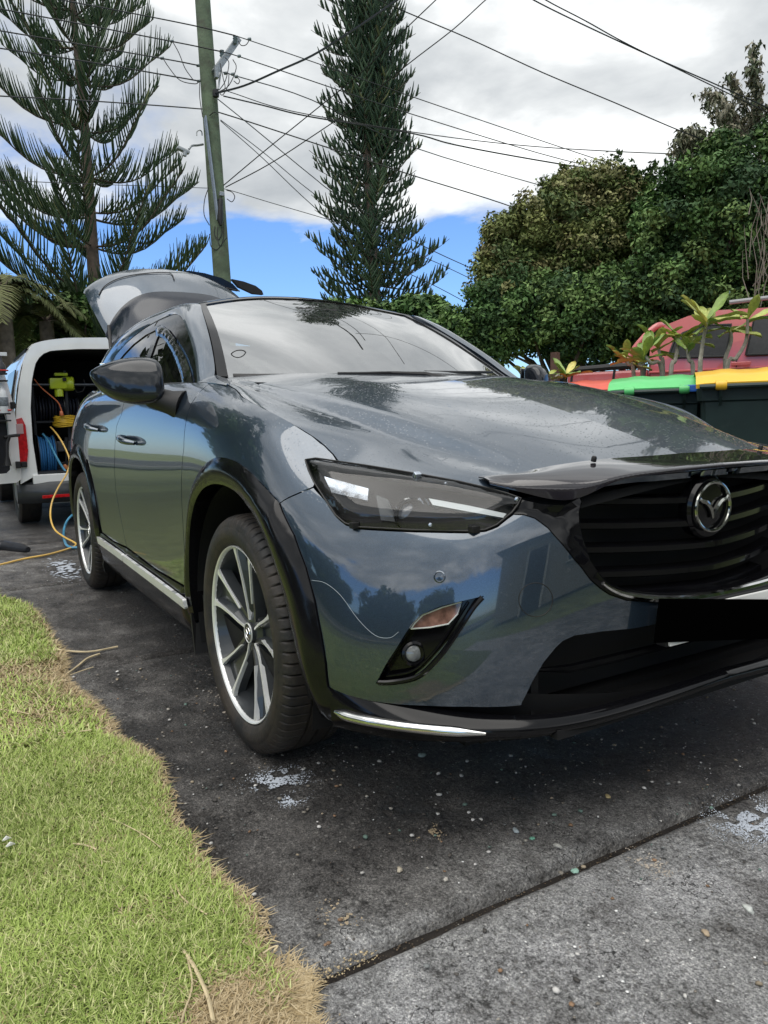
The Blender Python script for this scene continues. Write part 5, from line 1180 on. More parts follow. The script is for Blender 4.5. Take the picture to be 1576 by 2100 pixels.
# ------------------------------------------------------------------ white van with open rear doors
M_vw = mat('white_van_paint', (.76, .77, .76), rough=.28, coat=.8, var=.04, dirt=((.45, .43, .38), 6, .62, .25))
M_vg = mat('van_grey_plastic', (.035, .038, .042), rough=.28, coat=.3, var=.2, rvar=.2)
M_red = mat('red_lens', (.45, .012, .015), rough=.15, coat=1, var=.3, vscale=40)
M_vin = mat('van_black_lining', (.012, .013, .017), rough=.75, var=.3)
VX = -5.62
van = empty('white_van', (VX, 0, 0), 'white panel van behind the car, rear doors open onto a black load bay', 'van')
vy0, vy1 = -.93, .90
sec = [(0,.42),(0,.70),(.00,.95),(.015,1.10),(.05,1.30),(.10,1.50),(.155,1.62),(.21,1.685),(.30,1.715),(.50,1.745),(.915,1.76)]
prof = [(vy0+a, z) for a, z in sec]; prof = prof+[(vy1-a, z) for a, z in sec[::-1][1:]]
a = MB(); V = []; xs_ = [VX+.0, VX-.03, VX-.10, VX-.6, VX-1.6, VX-2.6, VX-3.1, VX-3.6]
for i, x in enumerate(xs_):
    k = [.975, .99, 1, 1, 1, .99, .93, .6][i]
    for y, z in prof:
        V.append((x-(.10*(z-1.0) if i == 0 and z > 1.0 else 0)*.5, y*1.0 if i < 6 else y*.94, .42+(z-.42)*k))
n = len(prof); a.add(V, [(i*n+j, i*n+j+1, (i+1)*n+j+1, (i+1)*n+j) for i in range(len(xs_)-1) for j in range(n-1)]); a.build('body', M_vw, van, smooth=True)
# rear frame with opening
def ringface(outer_, inner_, x, name, mt, thick=.05):
    a = MB(); no = len(outer_)
    V = [(x-.05*max(0, z-1.0), y, z) for y, z in outer_]+[(x-.05*max(0, z-1.0), y, z) for y, z in inner_]+[(x-.05*max(0, z-1.0)-thick, y, z) for y, z in inner_]
    a.add(V, [(i, i+1, no+i+1, no+i) for i in range(no-1)]+[(no+i, no+i+1, 2*no+i+1, 2*no+i) for i in range(no-1)]); return a.build(name, mt, van, smooth=True)
def resamp(P, n):
    P = np.array(P, float); d = np.r_[0, np.cumsum(np.linalg.norm(np.diff(P, axis=0), axis=1))]; t = np.linspace(0, d[-1], n); return np.stack([np.interp(t, d, P[:, k]) for k in range(P.shape[1])], 1)
outer_ = resamp([(vy0+.01,.42)]+[(vy0+.012+a_, z) for a_, z in sec[1:]]+[(vy1-.012-a_, z) for a_, z in sec[::-1]]+[(vy1-.01,.42)], 60)
inner_ = resamp([(vy0+.16,.50),(vy0+.14,.8),(vy0+.145,1.1),(vy0+.175,1.35),(vy0+.215,1.50),(vy0+.27,1.585),(vy0+.36,1.625),(vy0+.6,1.645),(-.015,1.652),(vy1-.6,1.645),(vy1-.36,1.625),(vy1-.27,1.585),(vy1-.215,1.5),(vy1-.175,1.35),(vy1-.145,1.1),(vy1-.14,.8),(vy1-.16,.50)], 60)
ringface(outer_, inner_, VX+.012, 'rear_frame', M_vw)
inn2 = inner_*1.0; inn2[:, 0] = inn2[:, 0]*.965-.0; inn2[:, 1] = (inn2[:, 1]-1)*.97+1
a = MB(); V = [(VX-.045-.05*max(0, z-1), y, z) for y, z in inner_]; a.tube(V, .011, 6, cap=False); a.build('door_seal', M_rubber, van, smooth=True)
# load bay
def boxin(x0, x1, y0, y1, z0, z1):
    a = MB(); V = [(x, y, z) for x in (x0, x1) for y in (y0, y1) for z in (z0, z1)]
    a.add(V, [(0,1,3,2),(0,4,5,1),(2,3,7,6),(0,2,6,4),(1,5,7,3)]); return a
bay = boxin(VX-1.3, VX-.06, vy0+.15, vy1-.15, .52, 1.64).build('load_bay', M_vin, van)
a = MB(); a.box((VX-.02, -.015, .455), (.05, .80, .045), bev=.01); a.build('door_sill', M_vw, van)
a = MB(); a.box((VX-.035, -.015, .512), (.03, .76, .006)); a.build('sill_plate', M_vg, van)
# bumper
a = MB(); V = []; bp_ = [(.43,.00),(.41,.055),(.36,.075),(.31,.078),(.27,.062),(.235,.02)]
for y in np.linspace(-1, 1, 15):
    yy = -.015+y*.935; fx = -.16*abs(y)**6
    for z, o_ in bp_: V.append((VX+.05+o_+fx, yy, z))
n = len(bp_); a.add(V, [(i*n+j, i*n+j+1, (i+1)*n+j+1, (i+1)*n+j) for i in range(14) for j in range(n-1)]); a.build('rear_bumper', M_vg, van, smooth=True)
a = MB(); Vb = [(VX-.13, vy0-.015, .43), (VX-.13, vy0-.02, .25), (VX-.42, vy0-.01, .27), (VX-.42, vy0-.01, .43)]; a.add(Vb, [(0,1,2,3)]); a.build('rear_bumper', M_vg, van)
for s in (-1, 1):
    a = MB(); a.box((VX+.125, -.015+s*.62, .300), (.008, .125, .014), bev=.004); a.build('reflector', M_red, van)
    V = [(VX+.03,-.015+s*.935,.62),(VX+.03,-.015+s*.925,1.00),(VX+.03,-.015+s*.85,1.02),(VX+.03,-.015+s*.825,.95),(VX+.03,-.015+s*.82,.72),(VX+.03,-.015+s*.84,.60)]
    a = MB(); a.prism(V, (-.12, -s*.0, 0)); tl = a.build('tail_light', M_red, van)
    a = MB(); a.box((VX+.032, -.015+s*.875, .92), (.004, .030, .045), bev=.003); a.build('lens', mat('reversing_lens', (.45, .30, .30), rough=.2, coat=1), tl)
a = MB(); a.box((VX-.25, -.015, .215), (.03, .62, .012)); a.build('tow_bar', M_vw, van)
def simple_wheel(x, y, r, parent, sg):
    a = MB(); prf = [(.20,-.09),(.26,-.105),(r-.015,-.095),(r,-.08),(r,.08),(r-.015,.095),(.26,.105),(.20,.09)]
    a.lathe(prf, (x, y, r), (0, sg, 0), 40); w = a.build('wheel', M_tyre, parent, smooth=True)
    a = MB(); a.lathe([(.205,.085),(.19,.07),(.16,.05),(.05,.07),(0,.075)], (x, y, r), (0, sg, 0), 32); a.build('rim', mat('steel_rim', (.35,.36,.37), rough=.4, metal=.6), w, smooth=True)
for x in (VX-.62, VX-3.25):
    for s in (-1, 1): simple_wheel(x, -.015+s*.80, .325, van, s)
a = MB(); a.box((VX-2.0, -.015, .36), (1.7, .7, .10)); a.build('underbody', M_void, van)
a = MB(); a.box((VX-.55, -.015, .30), (.03, .66, .09)); a.build('rear_axle', M_void, van)
# side rear window of the van, partly seen
a = MB(); a.prism([(VX-.25, vy0-.0, 1.12), (VX-1.1, vy0-.0, 1.12), (VX-1.1, vy0+.085, 1.47), (VX-.33, vy0+.085, 1.47)], (0, -.012, 0)); a.build('side_window', M_tint, van)
# near rear door, swung wide to the left; hinge at the frame edge
dm = Matrix.Translation((VX+.03, vy0+.03, 0)) @ Matrix.Rotation(R(-62), 4, 'Z')       # local +x: width of the door away from the hinge
def dv(u, z, o=0.): v = dm @ Vector((0, -u, 0)) ; nrm = dm.to_3x3() @ Vector((1, 0, 0)); return v+nrm*o+Vector((0, 0, z))
dm = Matrix.Translation((VX+.03, vy0+.02, 0)) @ Matrix.Rotation(R(30), 4, 'Z')
do = resamp([(.0,.47),(.0,.95),(.02,1.15),(.07,1.38),(.13,1.54),(.20,1.62),(.34,1.66),(.72,1.68),(.74,1.66),(.74,.47),(.70,.44),(.03,.44),(.0,.47)], 60)
di = resamp([(.09,.56),(.085,.95),(.11,1.13),(.15,1.34),(.20,1.48),(.27,1.54),(.36,1.56),(.62,1.575),(.66,1.55),(.66,.56),(.62,.53),(.12,.53),(.09,.56)], 60)
a = MB(); n = 60; V = [dv(u, z, 0) for u, z in do]+[dv(u, z, 0) for u, z in di]+[dv(u, z, -.055) for u, z in di]+[dv(u, z, -.07) for u, z in do]
a.add(V, [(i, i+1, n+i+1, n+i) for i in range(n-1)]+[(n+i, n+i+1, 2*n+i+1, 2*n+i) for i in range(n-1)]+[(3*n+i, 3*n+i+1, i+1, i) for i in range(n-1)]); DR = a.build('rear_door', M_vw, van, smooth=True)
a = MB(); a.add([dv(u, z, -.02) for u, z in di[:-1]], [tuple(range(n-1))]); a.build('door_lining', M_vin, DR)
a = MB(); a.box(dv(.03, .60, .01), (.035, .02, .03), bev=.006); a.box(dv(-.03, .60, .01), (.03, .025, .025), bev=.006); a.build('hinge', M_black, DR)
a = MB(); a.box(dv(.03, 1.13, .01), (.02, .02, .03), bev=.006); a.build('hinge', M_black, DR)
# things held on the door lining
M_rackred = mat('red_rack_plastic', (.55, .05, .04), rough=.4); M_bot = mat('white_bottle_plastic', (.62, .64, .66), rough=.4, var=.1)
def on_door(u, z, o=.03): return dv(u, z, o)
for z, lb in ((1.40, 'red bottle rack high on the open van door'), (1.055, 'red bottle rack halfway down the open van door')):
    t_ = empty('bottle_rack', on_door(.16, z, .03), lb, 'rack', 'racks on the van door')
    a = MB(); a.box(on_door(.17, z, .035), (.045, .075, .006)); a.box(on_door(.17, z-.06, .035), (.045, .075, .006)); a.build('shelf', M_black, t_)
    a = MB(); c_ = on_door(.15, z+.02, .05); a.tube([c_+Vector((.03*math.cos(q), .06*math.sin(q), .01)) for q in np.linspace(0, 6.283, 17)], .006, 6, cap=False); a.build('retaining_ring', M_rackred, t_, smooth=True)
bt = empty('spray_bottle', on_door(.15, 1.06, .05), 'white spray bottle with blank grey label in the lower door rack', 'bottle')
a = MB(); c_ = on_door(.15, 1.06, .05); a.lathe([(0,0),(.040,0),(.042,.02),(.042,.16),(.034,.19),(.014,.215),(.014,.235),(0,.235)], c_, (0,0,1), 24); a.build('bottle_body', M_bot, bt, smooth=True)
a = MB(); a.lathe([(.0425,.06),(.0435,.062),(.0435,.135),(.0425,.137)], c_, (0,0,1), 24); a.build('bottle_label', mat('grey_label', (.16,.18,.20), rough=.5, var=.4, vscale=70), bt, smooth=True)
bt = empty('spray_bottle', on_door(.14, 1.42, .05), 'dark spray bottle in the upper door rack', 'bottle')
a = MB(); c_ = on_door(.14, 1.40, .05); a.lathe([(0,0),(.034,0),(.036,.02),(.036,.07),(.014,.11),(.012,.15),(0,.15)], c_, (0,0,1), 20); a.build('bottle_body', mat('dark_bottle', (.03,.03,.035), rough=.3), bt, smooth=True)
a = MB(); a.box(c_+Vector((0, .015, .17)), (.012, .04, .016), bev=.004); a.build('spray_head', M_bot, bt)
gun = empty('hose_gun', on_door(.14, .80, .03), 'black pressure-washer gun clipped on the open van door', 'spray gun')
a = MB(); a.tube([on_door(.02, .865, .05), on_door(.10, .86, .05), on_door(.17, .85, .05)], .014, 8); a.build('barrel', M_black, gun, smooth=True)
a = MB(); a.tube([on_door(.12, .86, .05), on_door(.145, .80, .05), on_door(.155, .70, .05), on_door(.16, .60, .05)], [.018, .017, .014, .034], 10); a.build('handle', M_black, gun, smooth=True)
# kit in the load bay
def shelfbox(name, c, h, mt, lab, cat, bev=.01):
    a = MB(); a.box(c, h, bev=bev); return tag(a.build(name, mt, None), lab, cat)
M_kit = mat('black_kit', (.02, .022, .028), rough=.4, var=.3); M_yg = mat('lime_blower_plastic', (.50, .60, .03), rough=.35, coat=.3, var=.08)
X0 = VX-.35
def vb(px, py, x=X0): return Vector(bp(px, py, x=x))
rack = empty('shelf_rack', (X0-.2, -.2, .53), 'black shelf rack fitted inside the van load bay', 'rack')
for (y0, y1, z) in ((-.72, .2, 1.33), (-.45, .45, 1.03), (-.72, -.35, .98), (-.45, .45, .985)):
    a = MB(); a.box((X0-.25, (y0+y1)/2, z), (.25, (y1-y0)/2, .010)); a.build('shelf', M_kit, rack)
for y in (-.72, -.42, .45):
    a = MB(); a.box((X0-.02, y, 1.0), (.012, .012, .47)); a.build('upright', M_kit, rack)
for z, y0, y1 in ((1.335, -.72, .2), (.985, -.45, .45)):
    a = MB(); a.tube([(X0+.005, y0, z), (X0+.005, y1, z)], .008, 6); a.build('shelf_rail', mat('worn_steel', (.25,.26,.28), rough=.4, metal=.6), rack, smooth=True)
bl = empty('air_blower', vb(128, 802), 'lime-green air blower standing on the upper shelf inside the white van', 'blower')
a = MB(); c_ = vb(118, 787); a.box(c_, (.07, .075, .052), bev=.015); a.build('housing', M_yg, bl, smooth=True)
a = MB(); c2 = vb(140, 787); a.lathe([(0,-.05),(.060,-.05),(.068,-.035),(.068,.04),(.056,.055),(0,.055)], c2, (.25, 1, 0), 24); a.build('fan_drum', M_yg, bl, smooth=True)
a = MB(); a.lathe([(.034,0),(.040,-.01),(.040,-.085),(.033,-.085)], vb(120, 795)+Vector((.02,0,0)), (0,0,1), 20); a.build('outlet', M_yg, bl, smooth=True)
a = MB(); a.box(vb(125, 768)+Vector((0,0,.0)), (.03, .06, .014), bev=.006); a.build('handle', M_yg, bl)
a = MB(); a.box(vb(130, 779)+Vector((.085,0,0)), (.006, .017, .017), bev=.004); a.build('switch', M_black, bl)
a = MB(); a.tube([vb(150, 790), vb(158, 805), vb(170, 803), vb(176, 790), vb(172, 778)], .006, 6); a.build('cord', M_black, bl, smooth=True)
# hose reels on the rack
def reel(c, r, w, n, mt, name, lab, cat, grp=None):
    t_ = empty(name, c, lab, cat, grp); c = Vector(c)
    for k in range(n):
        a = MB(); y = -w/2+w*k/(n-1); rr = r*(1-.04*((k*7) % 3)); a.lathe([(rr+.012*math.cos(q), y+.010*math.sin(q)) for q in np.linspace(0, 6.283, 7)[:-1]], c, (0, 1, 0), 28, close=True); a.build('hose_turn', mt, t_, smooth=True)
    for s in (-1, 1):
        a = MB(); a.lathe([(0, s*w*.56), (r*1.12, s*w*.56), (r*1.12, s*w*.60), (0, s*w*.60)], c, (0, 1, 0), 28); a.build('reel_flange', M_kit, t_, smooth=True)
M_blue = mat('blue_hose', (.035, .16, .38), rough=.4, coat=.3, var=.1); M_bk = mat('black_hose', (.018, .02, .03), rough=.3, coat=.5)
reel(vb(95, 935)+Vector((.0, 0, 0)), .185, .13, 7, M_blue, 'hose_reel', 'reel of blue hose low in the van load bay', 'hose reel')
reel(vb(97, 838)-Vector((.15, 0, 0)), .13, .28, 11, M_bk, 'hose_reel', 'reel of black hose on the middle shelf of the van', 'hose reel')
reel(vb(143, 836)-Vector((.12, 0, 0)), .09, .16, 6, M_bk, 'hose_reel', 'small reel of black cord beside the larger black reel', 'cord reel')
yc = empty('cable_coil', vb(136, 866), 'coil of yellow extension cable on the van shelf', 'cable coil')
M_yel = mat('yellow_cable', (.62, .40, .03), rough=.4, coat=.3, var=.08)
for k in range(8):
    c_ = vb(137, 874)+Vector((0, rnd.uniform(-.012, .012), .0135*k)); rr = .115-.004*abs(k-2)
    a = MB(); a.tube([c_+Vector((.75*rr*math.cos(q), rr*math.sin(q), .004*math.sin(3*q+k))) for q in np.linspace(0, 6.283, 25)], .0075, 6, cap=False); a.build('cable_turn', M_yel, yc, smooth=True)
shelfbox('tool_case', vb(140, 915)-Vector((.1,0,0)), (.12, .10, .05), mat('grey_case', (.07,.075,.085), rough=.5, var=.1), 'grey tool case below the yellow cable coil in the van', 'case')
shelfbox('equipment_box', vb(150, 965)-Vector((.12,0,0)), (.15, .16, .09), M_kit, 'black equipment box on the floor of the load bay', 'box')
shelfbox('toolbox', vb(180, 850)-Vector((.05,0,0)), (.12, .06, .05), M_kit, 'dark tray at the right end of the middle van shelf', 'tray')
a = MB(); a.tube([vb(135, 897)+Vector((.05,0,0)), vb(135, 925)+Vector((.05,0,0)), vb(134, 955)+Vector((.05,0,0))], [.022, .008, .012], 8); tag(a.build('brush', M_black, None, smooth=True), 'dark handled brush hanging in front of the grey case', 'brush')
a = MB(); a.lathe([(0,0),(.02,0),(.024,.03),(.012,.05),(0,.05)], vb(133, 962)+Vector((.05,0,0)), (0,0,1), 12); tag(a.build('spray_nozzle', mat('orange_nozzle', (.6,.22,.08), rough=.4), None, smooth=True), 'small orange nozzle below the dark brush in the van', 'nozzle')
M_or = mat('orange_cord', (.60, .17, .07), rough=.4, coat=.3)
a = MB(); P_ = [vb(70, 777, X0+.1), vb(85, 795, X0+.1), vb(105, 812, X0+.1), vb(120, 826, X0+.1), vb(127, 842, X0+.1)]; a.tube(crom(P_, 5), .006, 6); tag(a.build('hanging_cable', M_or, None, smooth=True), 'orange cord hanging diagonally across the van load bay', 'cord')
a = MB(); a.lathe([(.006,0),(.016,-.01),(.02,-.04),(.015,-.05),(0,-.05)], vb(126, 842, X0+.1), (0,0,1), 12); tag(a.build('cord_plug', M_or, None, smooth=True), 'orange plug at the end of the hanging orange cord', 'plug')
P_ = [vb(88, 890, X0+.06), vb(100, 905, X0+.12), vb(115, 935, X0+.25), vb(130, 960, X0+.3), vb(150, 985, X0+.38)]+[Vector(bp(165, 1010, x=VX+.15)), Vector(bp(165, 1040, x=VX+.2)), Vector(bp(140, 1065, x=-5.2)), Vector(bp(131, 1090, x=-5.1)), Vector(bp(134, 1112, z=.02)), Vector(bp(143, 1122, z=.015)), Vector(bp(160, 1123, z=.012))]
a = MB(); a.tube(crom(P_, 5), .010, 8); tag(a.build('garden_hose', mat('pale_blue_hose', (.06, .26, .42), rough=.4, coat=.3), None, smooth=True), 'blue hose running down out of the van onto the driveway', 'hose')
P_ = [vb(104, 876, X0+.12), vb(112, 884, X0+.2), vb(125, 902, X0+.3), vb(137, 925, X0+.4), Vector(bp(143, 945, x=VX+.12)), Vector(bp(138, 970, x=VX+.18)), Vector(bp(120, 1000, x=VX+.25)), Vector(bp(107, 1030, x=VX+.35)), Vector(bp(104, 1060, x=VX+.5)), Vector(bp(112, 1085, x=VX+.8)), Vector(bp(130, 1100, x=-4.6)), Vector(bp(152, 1112, z=.02)), Vector(bp(156, 1117, z=.012)), Vector(bp(145, 1124, z=.012)), Vector(bp(100, 1137, z=.012)), Vector(bp(50, 1146, z=.012)), Vector(bp(0, 1158, z=.012)), Vector(bp(-60, 1170, z=.012))]
a = MB(); a.tube(crom(P_, 5), .0075, 8); tag(a.build('air_hose', mat('yellow_hose', (.66, .42, .10), rough=.4, coat=.3, var=.2, vscale=2), None, smooth=True), 'thin yellow hose looping from the van down and across the driveway', 'hose')
a = MB(); P_ = [Vector(bp(x, y, z=.02)) for x, y in ((-20,1122),(10,1120),(40,1124),(58,1127))]; a.tube(P_, [.05, .045, .04, .02], 10); tag(a.build('floor_mat', M_kit, None, smooth=True), 'rolled black mat lying on the wet driveway under the open van door', 'mat')

# ------------------------------------------------------------------ wheelie bins
M_bin = mat('dark_green_bin_plastic', (.014, .030, .028), rough=.42, var=.25, vscale=5, dirt=((.08, .09, .08), 14, .62, .3), bump=.05, bscale=200)
def make_bin(P0, P1, lidm, lab, blue=False):
    """P0, P1: ends of the hinge edge, left and right as seen"""
    P0 = Vector(P0); P1 = Vector(P1); u = (P1-P0); u.z = 0; u.normalize(); v = Vector((0, 0, 1)).cross(u)    # v points away from the camera
    c = (P0+P1)/2; H = c.z-.05
    t_ = empty('wheelie_bin', (c.x, c.y, 0), lab, 'bin', 'wheelie bins in a row')
    def W(a_, b_, z): return Vector((c.x, c.y, 0))+u*a_+v*b_+Vector((0, 0, z))
    a = MB(); V = []
    for z, hw, d0, d1 in ((.05, .21, .14, .58), (.12, .225, .10, .60), (H-.10, .265, .03, .68), (H-.09, .285, .015, .70), (H-.02, .29, .01, .71)):
        for q in ((-1, 0), (-.92, -1), (.92, -1), (1, 0), (1, 1), (-1, 1)):
            a_ = q[0]*hw; b_ = {0: d0+.03, -1: d0, 1: d1}[q[1]]; V.append(W(a_, b_, z))
    n = 6; a.add(V, [(i*n+j, i*n+(j+1) % n, (i+1)*n+(j+1) % n, (i+1)*n+j) for i in range(4) for j in range(n)]+[tuple(range(n)), tuple(4*n+j for j in range(n))]); a.build('bin_body', M_bin, t_)
    a = MB(); V = []
    rows_ = ((-.035, H-.012), (-.04, H+.012), (.02, H+.050), (.10, H+.070), (.35, H+.10), (.62, H+.085), (.74, H+.03), (.745, H-.005))
    for b_, z in rows_:
        for k in range(13): q = -1+2*k/12; V.append(W(q*.300, b_, z-.008*abs(q)**5+(.007 if (k in (3, 4, 8, 9)) and .05 < b_ < .7 else 0)))
    a.add(V, [(i*13+j, i*13+j+1, (i+1)*13+j+1, (i+1)*13+j) for i in range(len(rows_)-1) for j in range(12)]); LD = a.build('lid', lidm, t_, smooth=True)
    for s in (-1, 1):
        a = MB(); a.lathe([(0,-.03),(.024,-.03),(.028,-.02),(.028,.02),(.024,.03),(0,.03)], W(s*.165, -.045, H-.005), tuple(u), 16); a.build('hinge_lug', lidm, LD, smooth=True)
        a = MB(); a.box(W(s*.165, -.02, H+.012), (.03, .03, .012), Matrix.Rotation(math.atan2(u.y, u.x), 4, 'Z'), bev=.006); a.build('hinge_arm', lidm, LD)
        a = MB(); a.prism([W(s*.165-.008, .01, H-.02), W(s*.165-.008, -.05, H-.03), W(s*.165-.008, -.03, H-.07), W(s*.165-.008, .01, H-.12)], u*.016); a.build('handle_bracket', M_bin, t_)
        a = MB(); a.lathe([(0,-.025),(.07,-.025),(.1,-.02),(.1,.02),(.07,.025),(0,.025)], W(s*.25, .06, .10), tuple(u), 20); a.build('wheel', M_rubber, t_, smooth=True)
    a = MB(); a.tube([W(-.28, -.045, H-.010), W(.28, -.045, H-.010)], .014, 8); a.build('handle_bar', M_bin, t_, smooth=True)
    return t_, W, H
M_green = mat('green_lid', (.10, .52, .16), rough=.38, coat=.2, var=.12, vscale=5); M_yellow = mat('yellow_lid', (.80, .47, .03), rough=.38, coat=.2, var=.06); M_redl = mat('red_lid', (.62, .10, .06), rough=.45, coat=.1, var=.1)
make_bin(bp(1437,779,d=4.45), bp(1655,757,d=4.25), M_yellow, 'dark green wheelie bin with yellow lid, nearest to the camera')
t_, W_, H_ = make_bin(bp(1257,792,d=4.95), bp(1442,774,d=4.75), M_green, 'dark green wheelie bin with bright green lid, beside the yellow-lidded one')
a = MB(); c_ = W_(.20, -.047, H_+.0); a.box(c_, (.045, .014, .022), Matrix.Rotation(.6, 4, 'Z'), bev=.008); tag(a.build('blue_tag', mat('blue_tape', (.03, .13, .50), rough=.5, var=.2), None), 'blue tape patch on the edge of the green bin lid', 'tape')
make_bin(bp(1148,794,d=6.2), bp(1296,786,d=6.0), M_redl, 'wheelie bin with faded red lid, furthest behind the bonnet')

# ------------------------------------------------------------------ red utility vehicle behind the bins
M_uted = mat('maroon_paint', (.50, .10, .10), rough=.28, coat=.9, var=.1, vscale=3, dirt=((.40, .22, .20), 5, .55, .4))
ul = Vector(bp(1332, 768, d=8.0)); ur = Vector(bp(1640, 745, d=7.4)); uu = ur-ul; uu.z = 0; uu.normalize(); uv = Vector((0, 0, 1)).cross(uu)
zs = ul.z
ute = empty('pickup_truck', (ul.x, ul.y, 0), 'maroon crew-cab pickup parked behind the bins, with a black-railed tray', 'pickup')
rz_ = Matrix.Rotation(math.atan2(uu.y, uu.x), 4, 'Z')
def U(s, v, z): return Vector((ul.x, ul.y, 0))+uu*s+uv*v+Vector((0, 0, z))
def pxu(px, py, v=0.):        # pixel onto the side plane of the cab
    n_ = np.array(uv); o_ = np.array(U(0, v, 0)); d_ = Fv+Rv*(px-PW/2)/FPX+Uv*(PH/2-py)/FPX; t = ((o_-CAM)@n_)/(d_@n_); return Vector(CAM+d_*t)
def side_loc(P): d_ = P-Vector((ul.x, ul.y, 0)); return d_.dot(uu), P.z
cab_px = [(1330,800),(1331,745),(1333,712),(1345,682),(1366,664),(1410,646),(1462,634),(1576,628),(1700,622),(1750,640),(1790,720),(1800,800)]
cs = [side_loc(pxu(*p)) for p in cab_px]; cs = [(cs[0][0], .45)]+cs[1:-1]+[(cs[-1][0]+.1, .45)]
def slabx(pts, v0, v1, name, mt, par, taper=0.):
    a = MB(); n = len(pts); mz = max(z for s, z in pts)
    def tv(z): return taper*max(0, (z-(zs+.05)))/(mz-zs)
    V = [U(s, v0+tv(z), z) for s, z in pts]+[U(s, v1-tv(z), z) for s, z in pts]
    a.add(V, [tuple(range(n)), tuple(range(2*n-1, n-1, -1))]+[(i, (i+1) % n, n+(i+1) % n, n+i) for i in range(n)]); return a.build(name, mt, par)
CB = slabx(cs, 0, 1.75, 'cab', M_uted, ute, .12)
def win(px_l, name='window'):
    pts = []
    mz = max(z for s, z in cs)
    P_ = []
    for p in px_l:
        s, z = side_loc(pxu(*p)); P_.append(U(s, .12*max(0, (z-(zs+.05)))/(mz-zs)-.012, z))
    a = MB(); a.prism(P_, uv*.02); o = a.build(name, M_tint, ute)
    a = MB(); a.tube(P_+[P_[0]], .012, 6, cap=False); a.build('window_frame', M_rubber, o, smooth=True)
win([(1372,728),(1388,733),(1488,731),(1496,690),(1500,664),(1440,666),(1400,682),(1382,700)])
win([(1530,728),(1650,724),(1640,640),(1548,650)])
a = MB(); a.tube([U(0, -.005, zs+.02), U(2.3, -.005, zs+.02)], .012, 6); a.build('body_crease', M_uted, ute, smooth=True)
for px in (1512, 1334):
    s, z = side_loc(pxu(px, 700)); a = MB(); a.box(U(s, .02, zs-.25), (.004, .02, .38), rz_); a.build('door_gap', M_void, ute)
a = MB(); c_ = pxu(1520, 746); a.box(c_-uv*.03, (.09, .015, .018), rz_, bev=.006); a.build('door_handle', M_uted, ute)
# tray
tl_ = side_loc(pxu(1168, 757, .05))[0]
a = MB(); a.box(U(tl_/2-.02, .9, zs-.35+.03), (abs(tl_)/2, .88, .38), rz_, bev=.03); a.build('tray', M_uted, ute)
a = MB(); a.tube([U(tl_, .04, zs+.085), U(tl_/2, .04, zs+.10), U(-.05, .04, zs+.105)], .035, 8); a.build('tray_rail', M_black, ute, smooth=True)
for f in (.05, .42, .95):
    a = MB(); a.tube([U(tl_*f, .03, zs+.09), U(tl_*f-.03, .0, zs-.2)], .014, 6); a.build('tray_strap', M_black, ute, smooth=True)
a = MB(); hp_ = [U(-.30, .10, zs+.05), U(-.16, .14, zs+.30), U(.02, .20, zs+.50), U(.10, .45, zs+.54), U(.10, 1.3, zs+.54)]; a.tube(crom(hp_, 4), .035, 10); a.build('sports_bar', M_uted, ute, smooth=True)
a = MB(); a.tube([U(.75, .18, zs+.70), U(1.95, .18, zs+.75)], .022, 8); a.build('roof_rail', mat('roof_rail_grey', (.3,.3,.31), rough=.4), ute, smooth=True)
for s in (-1.1, 2.75):
    a = MB(); a.lathe([(0,-.1),(.3,-.1),(.37,-.08),(.37,.08),(.3,.1),(0,.1)], U(s, .15, .37), tuple(-uv), 32); a.build('wheel', M_tyre, ute, smooth=True)
a = MB(); a.box(U(2.95, .9, zs-.36), (.75, .86, .36), rz_, bev=.09); a.build('bonnet', M_uted, ute, smooth=True)
a = MB(); a.box(U(1.2, .9, .42), (2.6, .7, .12), rz_); a.build('underbody', M_void, ute)
# timber post by the tray
a = MB(); c_ = bp(1139, 760, d=7.6); a.box((c_[0], c_[1], c_[2]*.5+.10), (.035, .035, c_[2]*.5+.08), Matrix.Rotation(.4, 4, 'Z')); tag(a.build('timber_post', mat('old_post', (.10,.055,.04), rough=.8, var=.3), None), 'brown timber post standing left of the pickup tray', 'post')

# ------------------------------------------------------------------ trees
M_needle = mat('pine_needles', (.02, .04, .02), rough=.6, attr=True, spec=.3)
M_leaf = mat('tree_leaves', (.04, .08, .02), rough=.6, attr=True, spec=.2)
M_bark = mat('grey_brown_bark', (.10, .075, .058), rough=.9, var=.4, vscale=6, bump=.8, bscale=30)
def tubes_np(P, r, k=3):
    """P: n x m x 3 centre lines, r: n x m radii -> arrays"""
    n, m_ = P.shape[:2]; T = np.gradient(P, axis=1); T /= np.maximum(np.linalg.norm(T, axis=2), 1e-9)[..., None]
    up = np.array([.31, .52, .79]); A = np.cross(T, up); A /= np.maximum(np.linalg.norm(A, axis=2), 1e-9)[..., None]; B = np.cross(T, A)
    th = 2*np.pi*np.arange(k)/k
    V = P[:, :, None]+(A[:, :, None]*np.cos(th)[:, None]+B[:, :, None]*np.sin(th)[:, None])*r[:, :, None, None]
    V = V.reshape(-1, 3); b = (np.arange(n)*m_*k)[:, None, None]; i = (np.arange(m_-1)*k)[None, :, None]; j = np.arange(k)[None, None]
    a0 = b+i+j; a1 = b+i+(j+1) % k
    return V, np.stack([a0, a1, a1+k, a0+k], -1).reshape(-1, 4)
